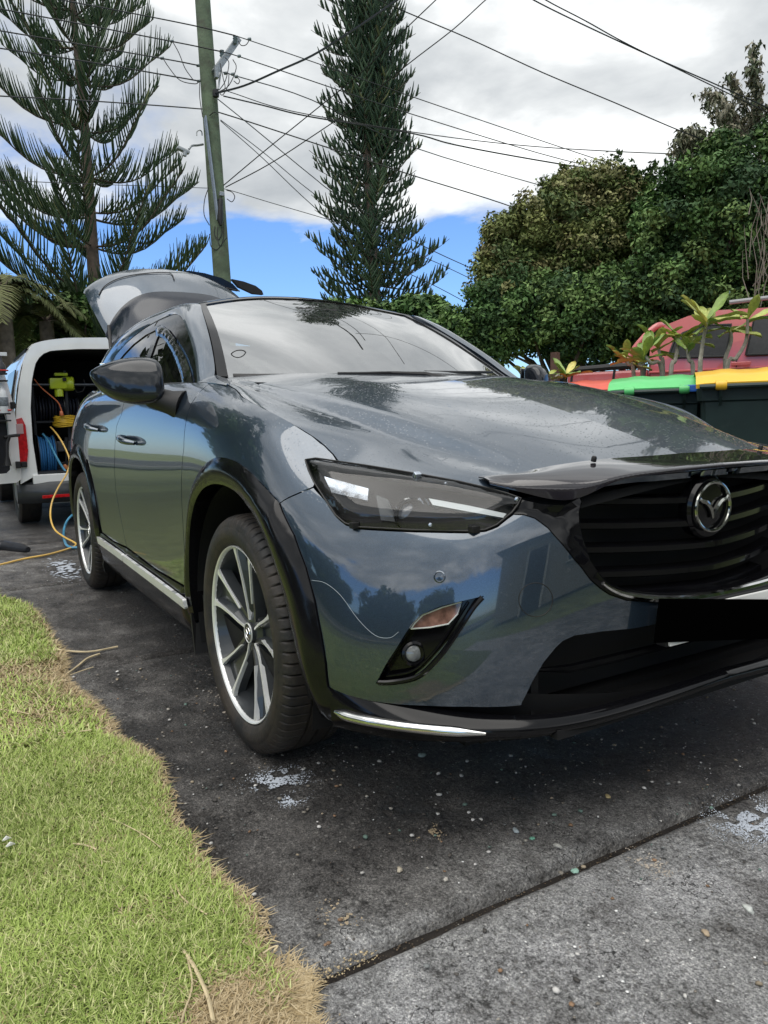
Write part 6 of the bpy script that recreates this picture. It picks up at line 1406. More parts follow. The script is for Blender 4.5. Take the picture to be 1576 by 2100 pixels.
def norfolk(base, top_, r0, whorl, nb, Lf, z0, rise, fing, fr, step, name, lab, seed, azi=None, sag=.12, tip=.45, cols_=((.014,.030,.018), (.035,.065,.030)), stems=None, fan=1.0, zmax=1e9, cull=None):
    """whorled conifer: branches carry rows of up-curved fingers of foliage"""
    r = np.random.default_rng(seed); base = np.array(base, float); top_ = np.array(top_, float); H = top_[2]-base[2]
    t_ = empty(name, tuple(base), lab, 'tree')
    def axis(z): f = (z-base[2])/H; return base+(top_-base)*f+np.array([.03*math.sin(z*.7), .03*math.cos(z*.9), 0])
    a = MB(); zz = np.linspace(base[2], min(top_[2], zmax+2), 24); a.tube([axis(z) for z in zz], [max(.02, r0*(1-(z-base[2])/H)**.8) for z in zz], 10); a.build('trunk', M_bark, t_, smooth=True)
    PB = []; RB = []; PF = []; RF = []; CF = []
    z = z0
    while z < min(top_[2]-.2, zmax):
        k0 = r.uniform(0, 6.28)
        for b in range(nb):
            az = k0+2*np.pi*b/nb+r.normal(0, .16)
            L_ = Lf(z)*r.uniform(.82, 1.12)
            if L_ < .12: continue
            o = axis(z+r.uniform(-.08, .08)); ts = np.linspace(0, 1, 10); d = np.array([math.cos(az), math.sin(az), 0])
            if cull is not None and not cull(o+d*L_*.6): continue
            rs = rise+r.normal(0, .06)
            zc_ = L_*(rs*ts-sag*np.sin(np.pi*np.minimum(ts*1.3, 1))+tip*np.maximum(0, ts-.45)**2)
            sw = r.normal(0, .06)*L_*ts**2; side = np.array([-d[1], d[0], 0])
            line = o+np.outer(ts*L_, d)+np.outer(sw, side)+np.outer(zc_, [0, 0, 1]); PB.append(line); RB.append(.018*(L_/1.8)**.7*(1-ts*.75)+.004)
            nfin = int(L_*(1-.12)/step)
            for q in range(nfin):
                t = .10+.90*(q+r.uniform(-.3, .3))/nfin; t = min(max(t, .06), .995)
                p = np.array([np.interp(t, ts, line[:, c]) for c in range(3)]); dd = np.array([np.interp(min(t+.08, 1), ts, line[:, c]) for c in range(3)])-p; dd /= max(np.linalg.norm(dd), 1e-6)
                for sd in (-1, 1):
                    if r.uniform() < .05: continue
                    fl_ = fing*(.35+.65*min(1, (1-t)/.22+.05))*(.45+.55*min(1, t/.25))*r.uniform(.75, 1.15)
                    s3 = np.linspace(0, 1, 4); out_ = side*sd*fan*r.uniform(.55, 1.0)+dd*.75
                    upv = np.array([0, 0, 1.0])
                    pos = p+np.outer(s3*fl_*.62, out_)+np.outer(fl_*(.25*s3+.62*s3**2), upv)
                    PF.append(pos); RF.append(fr*np.array([.75, 1.0, .85, .25])*r.uniform(.8, 1.15))
                    CF.append(np.array(cols_[0])+(np.array(cols_[1])-np.array(cols_[0]))*r.uniform(0, 1)+(np.array([.05, .03, .0]) if r.uniform() < .04 else 0))
        z += whorl*r.uniform(.75, 1.25)
    V, F_ = tubes_np(np.array(PB), np.array(RB), 4); mesh_obj('branches', V, F_, M_bark, t_)
    V, F_ = tubes_np(np.array(PF), np.array(RF), 3); mesh_obj('crown', V, F_, M_needle, t_, cols=np.repeat(np.array(CF), 12, 0), smooth=True)
    return t_
# near pine on the left
b_ = bp(207, 700, d=15.5); tp = bp(150, 0, d=15.5); b0 = np.array([b_[0], b_[1], -.1]); dirn = (tp-b_)
b0 = b_+dirn*((-.1-b_[2])/dirn[2]); t1 = b_+dirn*((13.2-b_[2])/dirn[2])
norfolk(b0, t1, .17, .80, 6, lambda z: 2.85*max(.12, 1-(z-2)/13.0)**.8, 1.6, .28, .52, .018, .058, 'norfolk_pine', 'open-branched Norfolk pine rising behind the white van, left of the pole', 5, sag=.10, tip=.62, cols_=((.030,.055,.030),(.075,.115,.05)), zmax=12.8)
# tall dense pine with twin leader beyond the roof
b_ = bp(770, 625, d=27); tp = bp(738, 0, d=27); dirn = tp-b_; b0 = b_+dirn*((-.1-b_[2])/dirn[2]); t1 = b_+dirn*((21.5-b_[2])/dirn[2])
norfolk(b0, t1, .26, .35, 7, lambda z: (2.6 if z < 7 else 2.6-.10*(z-7))*(1 if z < 14 else max(.30, 1-(z-14)*.055))*rnd.choice((.55, .72, .86, .98)), 2.5, -.02, .44, .042, .19, 'norfolk_pine', 'tall dense dark pine rising behind the roof of the parked car', 8, sag=.06, tip=.75, cols_=((.020,.042,.026),(.055,.090,.045)), fan=1.2)
b_ = bp(778, 300, d=27.2); tp = bp(775, 0, d=27.2); 
norfolk((b_[0], b_[1], b_[2]-1.5), (tp[0], tp[1], 20.5), .13, .34, 6, lambda z: 1.15*max(.5, 1-(z-12)*.03), b_[2]-.2, .2, .40, .040, .15, 'norfolk_pine', 'slimmer second leader growing beside the tall dense pine, right of its top', 9, sag=.05, tip=.7, cols_=((.020,.042,.026),(.055,.090,.045)), fan=1.2)
def leafcloud(clumps, per, rad, size, pal, seed, elong=1.7, droop=0., fill=.55):
    r = np.random.default_rng(seed); c = np.asarray(clumps); n = len(c)*per; cc = np.repeat(c, per, 0)
    d = r.normal(0, 1, (n, 3)); d /= np.linalg.norm(d, axis=1)[:, None]; rr = rad*r.uniform(fill, 1, n)**.7*r.uniform(.55, 1.15, n); p = cc+d*rr[:, None]*[1, 1, .8]
    nd = d*.6+r.normal(0, .6, (n, 3))+[0, 0, .5]; nd /= np.linalg.norm(nd, axis=1)[:, None]
    a = np.cross(nd, r.normal(0, 1, (n, 3))); a /= np.maximum(np.linalg.norm(a, axis=1), 1e-6)[:, None]; b = np.cross(nd, a); s = size*r.uniform(.6, 1.3, n)[:, None]
    V = np.stack([p-a*s*elong*.5, p-b*s*.42+nd*s*.10, p+a*s*elong*.5-[0, 0, droop*size], p+b*s*.42+nd*s*.10], 1).reshape(-1, 3)
    q = np.arange(n)*4; F_ = np.stack([q, q+1, q+2, q+3], 1)
    ci = r.integers(0, len(pal), len(c)); base = np.array(pal)[np.repeat(ci, per)]; C = base*r.uniform(.65, 1.35, (n, 1)); return V, F_, np.repeat(C, 4, 0)
def clumps_on(ells, n, seed, inner=.35):
    """ells: (centre, (ra along view-right, rb away, rc up))"""
    r = np.random.default_rng(seed); o = []; vol = np.array([e[1][0]*e[1][2] for e in ells]); vol = vol/vol.sum()
    hr = np.array([Rv[0], Rv[1], 0]); hr /= np.linalg.norm(hr); hf = np.array([-hr[1], hr[0], 0])
    for e, v in zip(ells, vol):
        m_ = int(n*v)+1; d = r.normal(0, 1, (m_, 3)); d /= np.linalg.norm(d, axis=1)[:, None]; rad = np.where(r.uniform(0, 1, m_) < inner, r.uniform(.2, .8, m_), r.uniform(.82, 1.10, m_))
        d *= rad[:, None]; o.append(np.array(e[0])+np.outer(d[:, 0]*e[1][0], hr)+np.outer(d[:, 1]*e[1][1], hf)+np.outer(d[:, 2]*e[1][2], [0, 0, 1]))
    return np.concatenate(o)
def pxm(rpx, d): return rpx*d/FPX
def crown_tree(name, lab, ells_px, d, ncl, per, rad, size, pal, seed, base_px, trunk_r=.14, limbs=7, cat='tree', depth=.8, **kw):
    ells = []
    for (px, py, rx, ry, dd) in ells_px: ells.append((bp(px, py, d=d+dd), (pxm(rx, d+dd), pxm((rx+ry)/2, d+dd)*depth, pxm(ry, d+dd))))
    bb = bp(base_px[0], base_px[1], d=d+.3); t_ = empty(name, (bb[0], bb[1], 0), lab, cat)
    cl = clumps_on(ells, ncl, seed); V, F_, C = leafcloud(cl, per, rad, size, pal, seed+1, **kw); mesh_obj('crown', V, F_, M_leaf, t_, cols=C, smooth=False)
    r = random.Random(seed); a = MB(); zt = max(e[0][2] for e in ells); tips = []
    a.tube([(bb[0], bb[1], -.1), (bb[0]+.05, bb[1], .8), (bb[0], bb[1]+.05, zt*.55)], [trunk_r*1.3, trunk_r, trunk_r*.6], 9); a.build('trunk', M_bark, t_, smooth=True)
    a = MB()
    for i in range(limbs*3):
        e = ells[i % len(ells)]; q = Vector(cl[r.randrange(len(cl))]); s_ = Vector((bb[0], bb[1], r.uniform(.6, zt*.5))); mid = s_.lerp(q, .5)+Vector((r.uniform(-.2, .2), r.uniform(-.2, .2), .15))
        a.tube([s_, mid, q], [trunk_r*.38, trunk_r*.22, .012], 5)
    tag(a.build('branches', M_bark, t_, smooth=True), kind='stuff')
    return t_, cl
P_dark = [(.055,.105,.038),(.075,.145,.045),(.11,.19,.055),(.040,.08,.034),(.15,.23,.075)]
P_olive = [(.14,.17,.055),(.11,.15,.045),(.19,.21,.07),(.075,.11,.04),(.15,.14,.06),(.23,.23,.10)]
P_mid = [(.055,.10,.03),(.08,.13,.038),(.045,.075,.026),(.11,.16,.05)]
crown_tree('broadleaf_tree', 'bushy olive-green tree left of the dark trees, behind the parked car and red bin', [(1120,520,125,110,0),(1210,470,115,110,.3),(1060,600,85,70,-.3),(1290,520,85,120,.6),(1170,430,60,60,.4),(1040,520,40,70,.2)], 13.5, 820, 165, .25, .050, P_olive, 31, (1180,740))
crown_tree('broadleaf_tree', 'dark green lower tree filling the gap under the olive tree above the red bin', [(1080,640,120,75,0),(1200,650,120,85,-.2),(1300,640,90,90,.2),(1010,690,50,50,0)], 12.6, 600, 150, .24, .050, P_dark, 33, (1150,760))
crown_tree('broadleaf_tree', 'large dark glossy-leaved tree at the right edge, behind the red pickup', [(1450,480,130,140,0),(1530,430,110,150,.3),(1400,600,110,100,-.2),(1540,600,120,110,0),(1370,470,60,90,.4),(1650,520,120,180,.5)], 11.2, 1000, 165, .24, .048, P_dark+[(.04,.085,.02),(.03,.065,.02)], 35, (1470,760), trunk_r=.18)
# light-leaved growth on top of the mass
def sprig_tree(name, lab, px, py, d, nb, spread, up, leaf, pal, seed, leafn=34, r0=.03, cat='tree', zb=1.0, droop=.0):
    r = random.Random(seed); rg = np.random.default_rng(seed); o = Vector(bp(px, py, d=d)); t_ = empty(name, (o.x, o.y, 0), lab, cat); a = MB(); P_ = []
    a.tube([(o.x, o.y, -.1), (o.x+.05, o.y, o.z*.5), tuple(o)], [r0*2.2, r0*1.6, r0], 7)
    for i in range(nb):
        az = r.uniform(0, 6.28); L_ = r.uniform(.5, 1)*up; q = Vector((math.cos(az)*spread*r.uniform(.3, 1), math.sin(az)*spread*r.uniform(.3, 1), L_)); m1 = o+q*.5+Vector((r.uniform(-.1, .1), r.uniform(-.1, .1), 0)); e = o+q
        a.tube([o-Vector((0, 0, r.uniform(0, .4))), m1, e], [r0*.5, r0*.3, .004], 4)
        for k in range(leafn):
            t = r.uniform(.35, 1.05); s = (o.lerp(m1, t*2) if t < .5 else m1.lerp(e, (t-.5)*2)); P_.append(tuple(s+Vector((r.gauss(0, .05), r.gauss(0, .05), r.gauss(0, .05)-droop*.1))))
    tag(a.build('branches', M_bark, t_, smooth=True), kind='stuff')
    V, F_, C = leafcloud(np.array(P_), 6, .09, leaf, pal, seed, fill=.2, droop=droop); mesh_obj('crown', V, F_, M_leaf, t_, cols=C, smooth=False); return t_
sprig_tree('sapling', 'thin wispy sapling tips standing above the olive tree, left of the dark tree', 1175, 440, 14, 9, .45, .95, .06, P_olive, 41)
sprig_tree('sapling', 'wispy leafy stems above the trees, just left of the tall dark tree', 1300, 430, 13.5, 9, .40, .85, .06, P_mid, 42)
sprig_tree('sapling', 'spindly sapling rising through the middle of the hedge', 1235, 460, 13.8, 7, .35, .95, .06, P_olive, 43)
sprig_tree('jacaranda_tree', 'feathery grey-brown leaved tree reaching in at the top right corner', 1560, 300, 12.6, 22, 1.3, 1.55, .055, [(.20,.19,.13),(.15,.16,.10),(.24,.22,.16),(.10,.12,.07)], 44, leafn=44, r0=.04, droop=1.)
sprig_tree('jacaranda_tree', 'feathery drooping branch with sparse leaves, left of the top right corner tree', 1455, 330, 12.4, 14, .75, .60, .055, [(.20,.19,.13),(.15,.16,.10)], 45, leafn=44, r0=.03, droop=1.)
# bare twiggy growth at the right edge
t_ = empty('bare_shrub', tuple(bp(1560, 480, d=10.4)*[1, 1, 0]), 'leafless grey twiggy shrub at the right frame edge in front of dark foliage', 'shrub'); a = MB(); r = random.Random(5)
for i in range(34):
    s = Vector(bp(r.uniform(1535, 1620), r.uniform(430, 640), d=10.2)); e = s+Vector((r.uniform(-.15, .15), r.uniform(-.15, .15), r.uniform(.3, .8))); a.tube([s, s.lerp(e, .5)+Vector((r.uniform(-.08, .08), 0, 0)), e], [.008, .006, .002], 4)
tag(a.build('twigs', mat('grey_twig', (.20, .17, .14), rough=.8), t_), kind='stuff')
# left: palm and shrubs behind the van
def palm(px, py, d, nf, L_, seed, lab, cols_=((.05,.075,.03), (.14,.15,.06))):
    o = Vector(bp(px, py, d=d)); t_ = empty('palm', (o.x, o.y, 0), lab, 'palm'); r = np.random.default_rng(seed)
    a = MB(); a.tube([(o.x, o.y, -.1), (o.x, o.y, o.z*.6), tuple(o)], [.16, .13, .12], 10); a.build('trunk', mat('palm_trunk', (.16,.13,.10), rough=.9, var=.4, vscale=10, bump=.5), t_, smooth=True)
    V = []; F_ = []; C = []; R_ = MB()
    for i in range(nf):
        az = r.uniform(0, 6.28); el = r.uniform(.15, 1.35); ts = np.linspace(0, 1, 16); d_ = np.array([math.cos(az), math.sin(az), 0]); L2 = L_*r.uniform(.75, 1.1)
        h = L2*(math.sin(el)*ts-(.55+.5*math.cos(el))*ts**2.2); x = L2*math.cos(el)*ts*.9+L2*.25*ts
        line = np.array(o)+np.outer(x, d_)+np.outer(h, [0, 0, 1]); R_.tube([tuple(q) for q in line[::3]], [.016, .012, .009, .006, .003, .002], 4); sd = np.array([-d_[1], d_[0], 0])
        base = np.array(cols_[0])+(np.array(cols_[1])-np.array(cols_[0]))*r.uniform(0, 1)
        for t in np.linspace(.12, .99, 46):
            p = np.array([np.interp(t, ts, line[:, c]) for c in range(3)]); dd = np.array([np.interp(min(1, t+.05), ts, line[:, c]) for c in range(3)])-p; dd /= max(np.linalg.norm(dd), 1e-6)
            ll = L2*.34*math.sin(math.pi*min(.97, .12+.86*t))**.6
            for s in (-1, 1):
                v = sd*s*.85+dd*.65+np.array([0, 0, r.uniform(-.15, .25)]); v /= np.linalg.norm(v); n0 = len(V); wv = dd*.014
                V += [p-wv, p+wv, p+v*ll*.55+np.array([0, 0, -.02])+wv*.9, p+v*ll*.55+np.array([0, 0, -.02])-wv*.9, p+v*ll+np.array([0, 0, -.28*ll])]; F_ += [(n0, n0+1, n0+2, n0+3), (n0+3, n0+2, n0+4)]; C += [base*r.uniform(.7, 1.25)]*5
    R_.build('frond_ribs', M_bark, t_, smooth=True); mesh_obj('fronds', np.array(V), F_, M_leaf, t_, cols=np.array(C), smooth=False)
palm(5, 600, 12.5, 18, 1.15, 51, 'pale green feather palm at the left frame edge behind the van door')
palm(95, 660, 13.2, 12, .9, 52, 'smaller palm just right of the left-edge palm, above the van roof')
crown_tree('shrub', 'dark pine-like shrub mass between the palms and the norfolk pine above the van', [(150,650,60,45,0),(90,690,70,30,.2),(220,640,40,50,.6),(30,660,60,60,.6)], 14.0, 170, 80, .24, .09, P_dark+P_mid, 53, (150,720), cat='shrub')
crown_tree('shrub', 'low far-off green bushes seen above the white van roof', [(120,700,130,14,0),(260,690,90,16,0)], 20, 140, 70, .26, .10, P_mid, 54, (170,715), cat='shrub')
crown_tree('broadleaf_tree', 'rounded dark crown at the foot of the tall dense pine, right of its base', [(850,650,75,32,0),(930,670,60,30,-1),(720,640,60,18,0)], 22, 220, 80, .30, .11, P_dark, 55, (850,700))

# ------------------------------------------------------------------ power pole and lines
PD = 12.5
pb = bp(456, 570, d=PD); pt_ = bp(416, 0, d=PD+.35); dv_ = pt_-pb; p0 = pb+dv_*((-.2-pb[2])/dv_[2]); p1 = pb+dv_*((9.6-pb[2])/dv_[2])
pole = empty('power_pole', tuple(p0), 'weathered green timber power pole behind the raised tailgate', 'power pole')
def onpole(px, py, o=0.0):
    return Vector(bp(px, py, d=PD+.3*(570-py)/570-o))
M_pole = mat('treated_timber', (.085, .115, .070), rough=.85, var=.35, vscale=3, bump=.7, bscale=25, dirt=((.05, .045, .035), 5, .52, .6))
nt2 = M_pole.node_tree
a = MB(); zz = np.linspace(0, 1, 14); a.tube([p0+(p1-p0)*z for z in zz], [.150-.026*z for z in zz], 24); a.build('shaft', M_pole, pole, smooth=True)
M_gal = mat('galvanised_steel', (.30, .32, .33), rough=.45, metal=.6, var=.2, vscale=30)
a = MB(); P_ = [onpole(447-.0, 450, .16), onpole(421, 240, .16)]; a.box(((P_[0]+P_[1])/2), (.012, .05, (P_[1]-P_[0]).length/2), (P_[1]-P_[0]).to_track_quat('Z', 'Y').to_matrix().to_4x4(), bev=.005); a.build('cable_cover', mat('blue_grey_cover', (.20, .24, .30), rough=.4, var=.2), pole)
ca, cb = onpole(443, 145, .05), onpole(486, 84, -.1); dd = cb-ca
a = MB(); a.box((ca+cb)/2, (.05, .05, dd.length/2+.05), dd.to_track_quat('Z', 'Y').to_matrix().to_4x4(), bev=.006); a.build('crossarm', M_gal, pole)
a = MB(); a.box(onpole(444, 148, .10), (.05, .03, .10), bev=.01); a.build('arm_bracket', M_gal, pole)
a = MB(); a.tube([onpole(448, 183, .05), onpole(457, 118, .0)], .016, 6); a.build('brace', M_gal, pole, smooth=True)
M_ins = mat('glazed_insulator', (.16, .20, .21), rough=.25, coat=.5)
for (x, y) in ((483, 79), (456, 108)):
    a = MB(); c_ = onpole(x, y+3, 0); a.lathe([(0,-.06),(.028,-.06),(.045,-.02),(.025,-.012),(.045,.02),(.026,.028),(.04,.055),(0,.07)], c_, (0,0,1), 14); a.build('insulator', M_ins, pole, smooth=True)
for (x, y) in ((353,84),(333,119),(512,80),(491,115),(463,150),(485,157),(478,152),(407,134),(408,166)):
    a = MB(); c_ = onpole(x, y, 0); a.lathe([(0,-.03),(.022,-.03),(.028,0),(.022,.03),(0,.03)], c_, (.5,.8,.1), 10); a.build('wire_clamp', M_ins, pole, smooth=True)
a = MB(); a.lathe([(0,-.06),(.05,-.06),(.055,-.02),(.05,.05),(0,.06)], onpole(443, 191, .16), (0,0,1), 12); a.build('cable_anchor', M_black, pole, smooth=True)
a = MB(); a.tube([onpole(453, 408, .19), onpole(452, 450, .19), onpole(453, 462, .19)], [.035, .05, .02], 10); a.build('junction_box', M_black, pole, smooth=True)
a = MB(); a.box(onpole(455, 398, .17), (.03, .04, .035), bev=.01); a.build('meter_box', M_gal, pole)
la = empty
a = MB(); a.tube(crom([onpole(417, 296, .0), onpole(405, 298, .1), onpole(394, 299, .2), onpole(388, 306, .25)], 4), .018, 8); LM = a.build('lamp_arm', M_gal, pole, smooth=True)
a = MB(); a.box(onpole(376, 308, .28), (.05, .105, .026), Matrix.Rotation(-.3, 4, 'X'), bev=.02); a.tube([onpole(380, 312, .28), onpole(379, 320, .28)], [.04, .03], 8); a.build('lamp_head', mat('lamp_grey', (.35, .37, .38), rough=.4), LM, smooth=True)
a = MB(); a.tube(crom([onpole(415, 278, 0), onpole(414, 270, .02), onpole(409, 267, .05), onpole(404, 271, .05), onpole(404, 278, .05)], 4), .010, 6); a.build('hook', M_gal, pole, smooth=True)
loops = [[(441,464),(440,480),(448,492),(456,478),(455,466)],[(447,466),(446,486),(452,505),(459,488),(459,455)],[(428,385),(420,410),(419,440),(430,462)],[(465,390),(476,394),(482,404),(476,414),(466,408)],[(443,400),(446,410),(454,408),(453,398)],[(430,480),(433,505),(445,512),(456,500),(466,487)],
         [(355,86),(368,110),(380,140),(396,163)],[(335,120),(348,140),(370,165),(400,172),(408,168)],[(489,84),(495,93),(505,92),(512,82)],[(462,118),(470,130),(463,165),(450,185)],[(478,122),(485,140),(470,175),(450,188)],[(470,150),(468,175),(457,195),(449,188)],[(485,157),(492,165),(488,172),(480,166)],[(452,130),(458,160),(462,180),(453,190)],[(430,237),(440,230),(447,234)],[(410,170),(410,200),(416,240)]]
for l in loops:
    a = MB(); a.tube(crom([onpole(x, y, .14) for x, y in l], 4), .0075, 5); a.build('jumper_wire', M_black, pole, smooth=True)
def wire(pts, lab, r=.011, d0=12.5, d1=12.5):
    """pts: photo pixels; depth runs linearly from d0 to d1"""
    n = len(pts); L_ = np.r_[0, np.cumsum([math.dist(pts[i], pts[i+1]) for i in range(n-1)])]; L_ = L_/L_[-1]
    Q = [bp(p[0], p[1], d=d0+(d1-d0)*t) for p, t in zip(pts, L_)]; a = MB(); Q = crom(Q, 5)
    rs = [r*(.7+.3*max(d0, d1)/12.5*(t if d1 > d0 else 1-t)) for t in np.linspace(0, 1, len(Q))]
    a.tube(Q, rs, 5); return tag(a.build('power_line', M_black, None, smooth=True), lab, 'overhead wire', 'overhead wires at the pole')
wire([(-60,-35),(244,22),(400,53),(483,73)], 'uppermost wire from the top left to the end of the pole crossarm', d0=9)
wire([(483,73),(640,126),(845,198),(1145,300),(1345,365),(1500,408)], 'upper conductor from the crossarm tip, running right behind the tall pine into the trees', d1=24)
wire([(-60,8),(0,18),(353,85),(455,106)], 'second wire from the left, ending at the inner crossarm insulator', d0=9)
wire([(455,106),(491,116),(640,166),(848,235),(1157,328),(1368,371),(1500,398)], 'second conductor right of the crossarm, ending in the trees at right', d1=24)
wire([(-60,53),(0,63),(333,120),(406,134)], 'third wire from the left, meeting the pole below the crossarm level', d0=9)
wire([(458,148),(485,156),(640,205),(848,302),(1133,387),(1250,420)], 'third conductor on the right, below the two crossarm wires', d1=24)
wire([(-60,92),(0,99),(200,130),(408,166)], 'fourth wire from the left, meeting the pole above the grey cover', d0=9)
wire([(-60,194),(0,197),(200,208),(406,223),(451,231),(640,292),(854,362),(1033,418),(1200,480)], 'long black telephone cable crossing the whole pole at mid height', d0=10, d1=22, r=.013)
wire([(-60,368),(0,370),(200,378),(430,386),(463,388),(550,414),(629,437),(700,458)], 'lowest thin cable crossing the pole near the junction box', d0=10, d1=20, r=.008)
wire([(443,191),(500,176),(569,146),(640,114),(724,62),(814,0),(860,-40)], 'thick service cable rising from the pole to the top centre', d1=6.5, r=.017)
wire([(459,197),(540,216),(640,240),(848,274),(934,297),(1100,328),(1355,370),(1500,395)], 'bundled dark cable sagging right from the pole toward the right-hand trees', d1=22, r=.016)
wire([(467,187),(600,228),(848,271),(1058,297),(1250,310),(1442,318),(1620,326)], 'nearly level wire reaching the right-hand jacaranda', d1=16, r=.010)
wire([(447,203),(520,262),(640,361),(700,405),(860,500),(990,560),(1030,575)], 'steep wire falling right from the cable anchor behind the tall pine', d1=26, r=.012)
wire([(453,246),(540,312),(640,394),(760,480),(897,539),(990,583),(1040,605)], 'upper of two close wires falling steeply right from mid pole', d1=26, r=.010)
wire([(453,248),(540,325),(640,420),(760,520),(900,590),(985,636)], 'lower of two close wires falling steeply right from mid pole', d1=26, r=.010)
wire([(459,380),(540,312),(640,231),(740,150),(823,68),(894,0),(930,-35)], 'left of two thin wires rising right from the low pole fitting', d1=9, r=.009)
wire([(463,384),(550,338),(640,280),(740,211),(838,131),(930,60),(996,0),(1030,-25)], 'right of two thin wires rising right from the low pole fitting', d1=9, r=.009)
wire([(700,-40),(804,12),(960,78),(1114,149),(1260,210),(1405,272),(1560,330)], 'single long wire across the sky from top centre down to the jacaranda', d0=8, d1=12, r=.009)
wire([(1050,-30),(1095,0),(1200,52),(1343,118),(1480,178),(1600,232)], 'left of the paired wires at the top right', d0=7, d1=10, r=.009)
wire([(1080,-30),(1120,0),(1200,42),(1281,87),(1400,146),(1541,214),(1620,252)], 'right of the paired wires at the top right', d0=7, d1=10, r=.008)

# ------------------------------------------------------------------ frangipani plants behind the bins
M_stem = mat('frangipani_stem', (.26, .24, .20), rough=.8, var=.3, vscale=30, bump=.3)
M_frl = [mat('frangipani_leaf_green', (.17, .26, .05), rough=.4, var=.3, vscale=12), mat('frangipani_leaf_lime', (.34, .38, .09), rough=.4, var=.25, vscale=12), mat('frangipani_leaf_yellow', (.52, .46, .13), rough=.45, var=.25, vscale=12)]
leafme = []
for mt in M_frl:
    V = []; F_ = []; sec_ = [(0, .0), (.15, .035), (.35, .10), (.55, .155), (.75, .16), (.9, .10), (1, 0)]
    for t, w in sec_:
        for s in (-1, -.5, 0, .5, 1): V.append((t, s*w, .06*abs(s)-.22*t*t+.03*math.sin(9*t)*abs(s)))
    F_ = [(i*5+j, i*5+j+1, (i+1)*5+j+1, (i+1)*5+j) for i in range(6) for j in range(4)]
    me = bpy.data.meshes.new('leaf'); me.from_pydata(V, [], F_); me.update(); me.polygons.foreach_set('use_smooth', [True]*len(F_)); me.materials.append(mt); leafme.append(me)
def frangi(base_px, d, stems, lab, seed):
    b = bp(base_px[0], base_px[1], d=d); t_ = empty('frangipani', (b[0], b[1], 0), lab, 'plant', 'frangipani plants behind the bins'); r = random.Random(seed)
    for pts, nl, ls in stems:
        P_ = [Vector(bp(x, y, d=d+dd)) for x, y, dd in pts]; a = MB(); q = crom([P_[0]-Vector((0, 0, .9))]+P_, 4); a.tube(q, [.020-.009*i/len(q) for i in range(len(q))], 7); a.build('stem', M_stem, t_, smooth=True)
        tip = P_[-1]; k0 = r.uniform(0, 6.28)
        for i in range(int(nl*1.3)):
            az = k0+2.4*i+r.uniform(-.3, .3); el = r.uniform(-.1, 1.2); L_ = ls*r.uniform(.9, 1.4)
            o = bpy.data.objects.new('leaf', leafme[r.choice((0, 0, 0, 1, 1, 1, 1, 2))]); col.objects.link(o); o.parent = t_
            M3 = Matrix.Rotation(az, 4, 'Z') @ Matrix.Rotation(-el, 4, 'Y') @ Matrix.Rotation(r.uniform(-.4, .4), 4, 'X')
            o.matrix_basis = Matrix.Translation(tip-Vector((b[0], b[1], 0))-Vector((0, 0, r.uniform(0, .05)))) @ M3 @ Matrix.Scale(L_, 4)
frangi((1385,770), 5.9, [([(1358,765,.1),(1335,745,0),(1322,728,0)], 8, .20), ([(1376,770,0),(1385,740,.05),(1392,705,.1),(1398,690,.1)], 9, .21), ([(1422,768,0),(1414,740,0),(1410,715,0)], 6, .17), ([(1360,760,.3),(1356,735,.3),(1350,712,.3)], 7, .18)], 'leafy frangipani with several stems behind the green bin lid', 3)
frangi((1436,770), 5.7, [([(1436,768,0),(1438,730,0),(1444,690,.05),(1450,662,.05)], 10, .24), ([(1488,765,.1),(1488,735,.1),(1500,700,.1),(1498,676,.1)], 6, .19), ([(1490,762,0),(1510,735,0),(1530,700,0),(1534,655,0)], 5, .17)], 'tallest frangipani, bare stems topped by rosettes in front of the pickup window', 4)
frangi((1300,775), 6.3, [([(1300,770,0),(1290,748,0),(1284,735,0)], 7, .16), ([(1318,772,0),(1312,755,0),(1306,742,0)], 5, .15)], 'low frangipani clump beside the red bin lid', 5)
frangi((1150,790), 6.6, [([(1140,790,0),(1150,775,0),(1160,768,0)], 7, .17), ([(1110,785,0),(1112,778,0),(1118,772,0)], 6, .14), ([(1085,782,0),(1082,776,0),(1078,772,0)], 4, .13)], 'small frangipani showing above the far edge of the bonnet', 6)

# ------------------------------------------------------------------ surroundings outside the frame, seen in the glossy paint
house = empty('house', (7.5, -2, 0), 'pale rendered house with a white door, behind the photographer', 'house')
M_ren = mat('cream_render', (.42, .40, .36), rough=.9, var=.1, bump=.2); M_trim = mat('white_trim', (.75, .75, .73), rough=.5, var=.05); M_roof = mat('dark_roof_tile', (.06, .055, .055), rough=.7, var=.3, vscale=4)
a = MB(); a.box((9.5, 1.5, 1.4), (3.0, 4.2, 1.4)); a.build('wall', M_ren, house)
a = MB(); a.prism([(6.0, -3.1, 2.8), (13.0, -3.1, 2.8), (9.5, -3.1, 4.2)], (0, 9.2, 0)); a.build('roof', M_roof, house)
a = MB(); a.box((6.47, -.6, 1.05), (.03, .45, 1.05)); a.build('door', mat('dark_door', (.05,.05,.06), rough=.4), house)
for y in (-1.1, -.1):
    a = MB(); a.box((6.45, y, 1.05), (.05, .05, 1.08)); a.build('door_frame', M_trim, house)
for y in (1.6, 4.0):
    a = MB(); a.box((6.48, y, 1.5), (.02, .7, .55)); w_ = a.build('window', M_tint, house)
    a = MB(); a.box((6.46, y, .93), (.05, .78, .03)); a.box((6.46, y, 2.07), (.05, .78, .03)); a.box((6.46, y-.74, 1.5), (.05, .03, .57)); a.box((6.46, y+.74, 1.5), (.05, .03, .57)); a.build('frame', M_trim, w_)
fnc = empty('paling_fence', (-1, -9.5, 0), 'low grey paling fence along the far side of the lawn, left of the picture', 'fence')
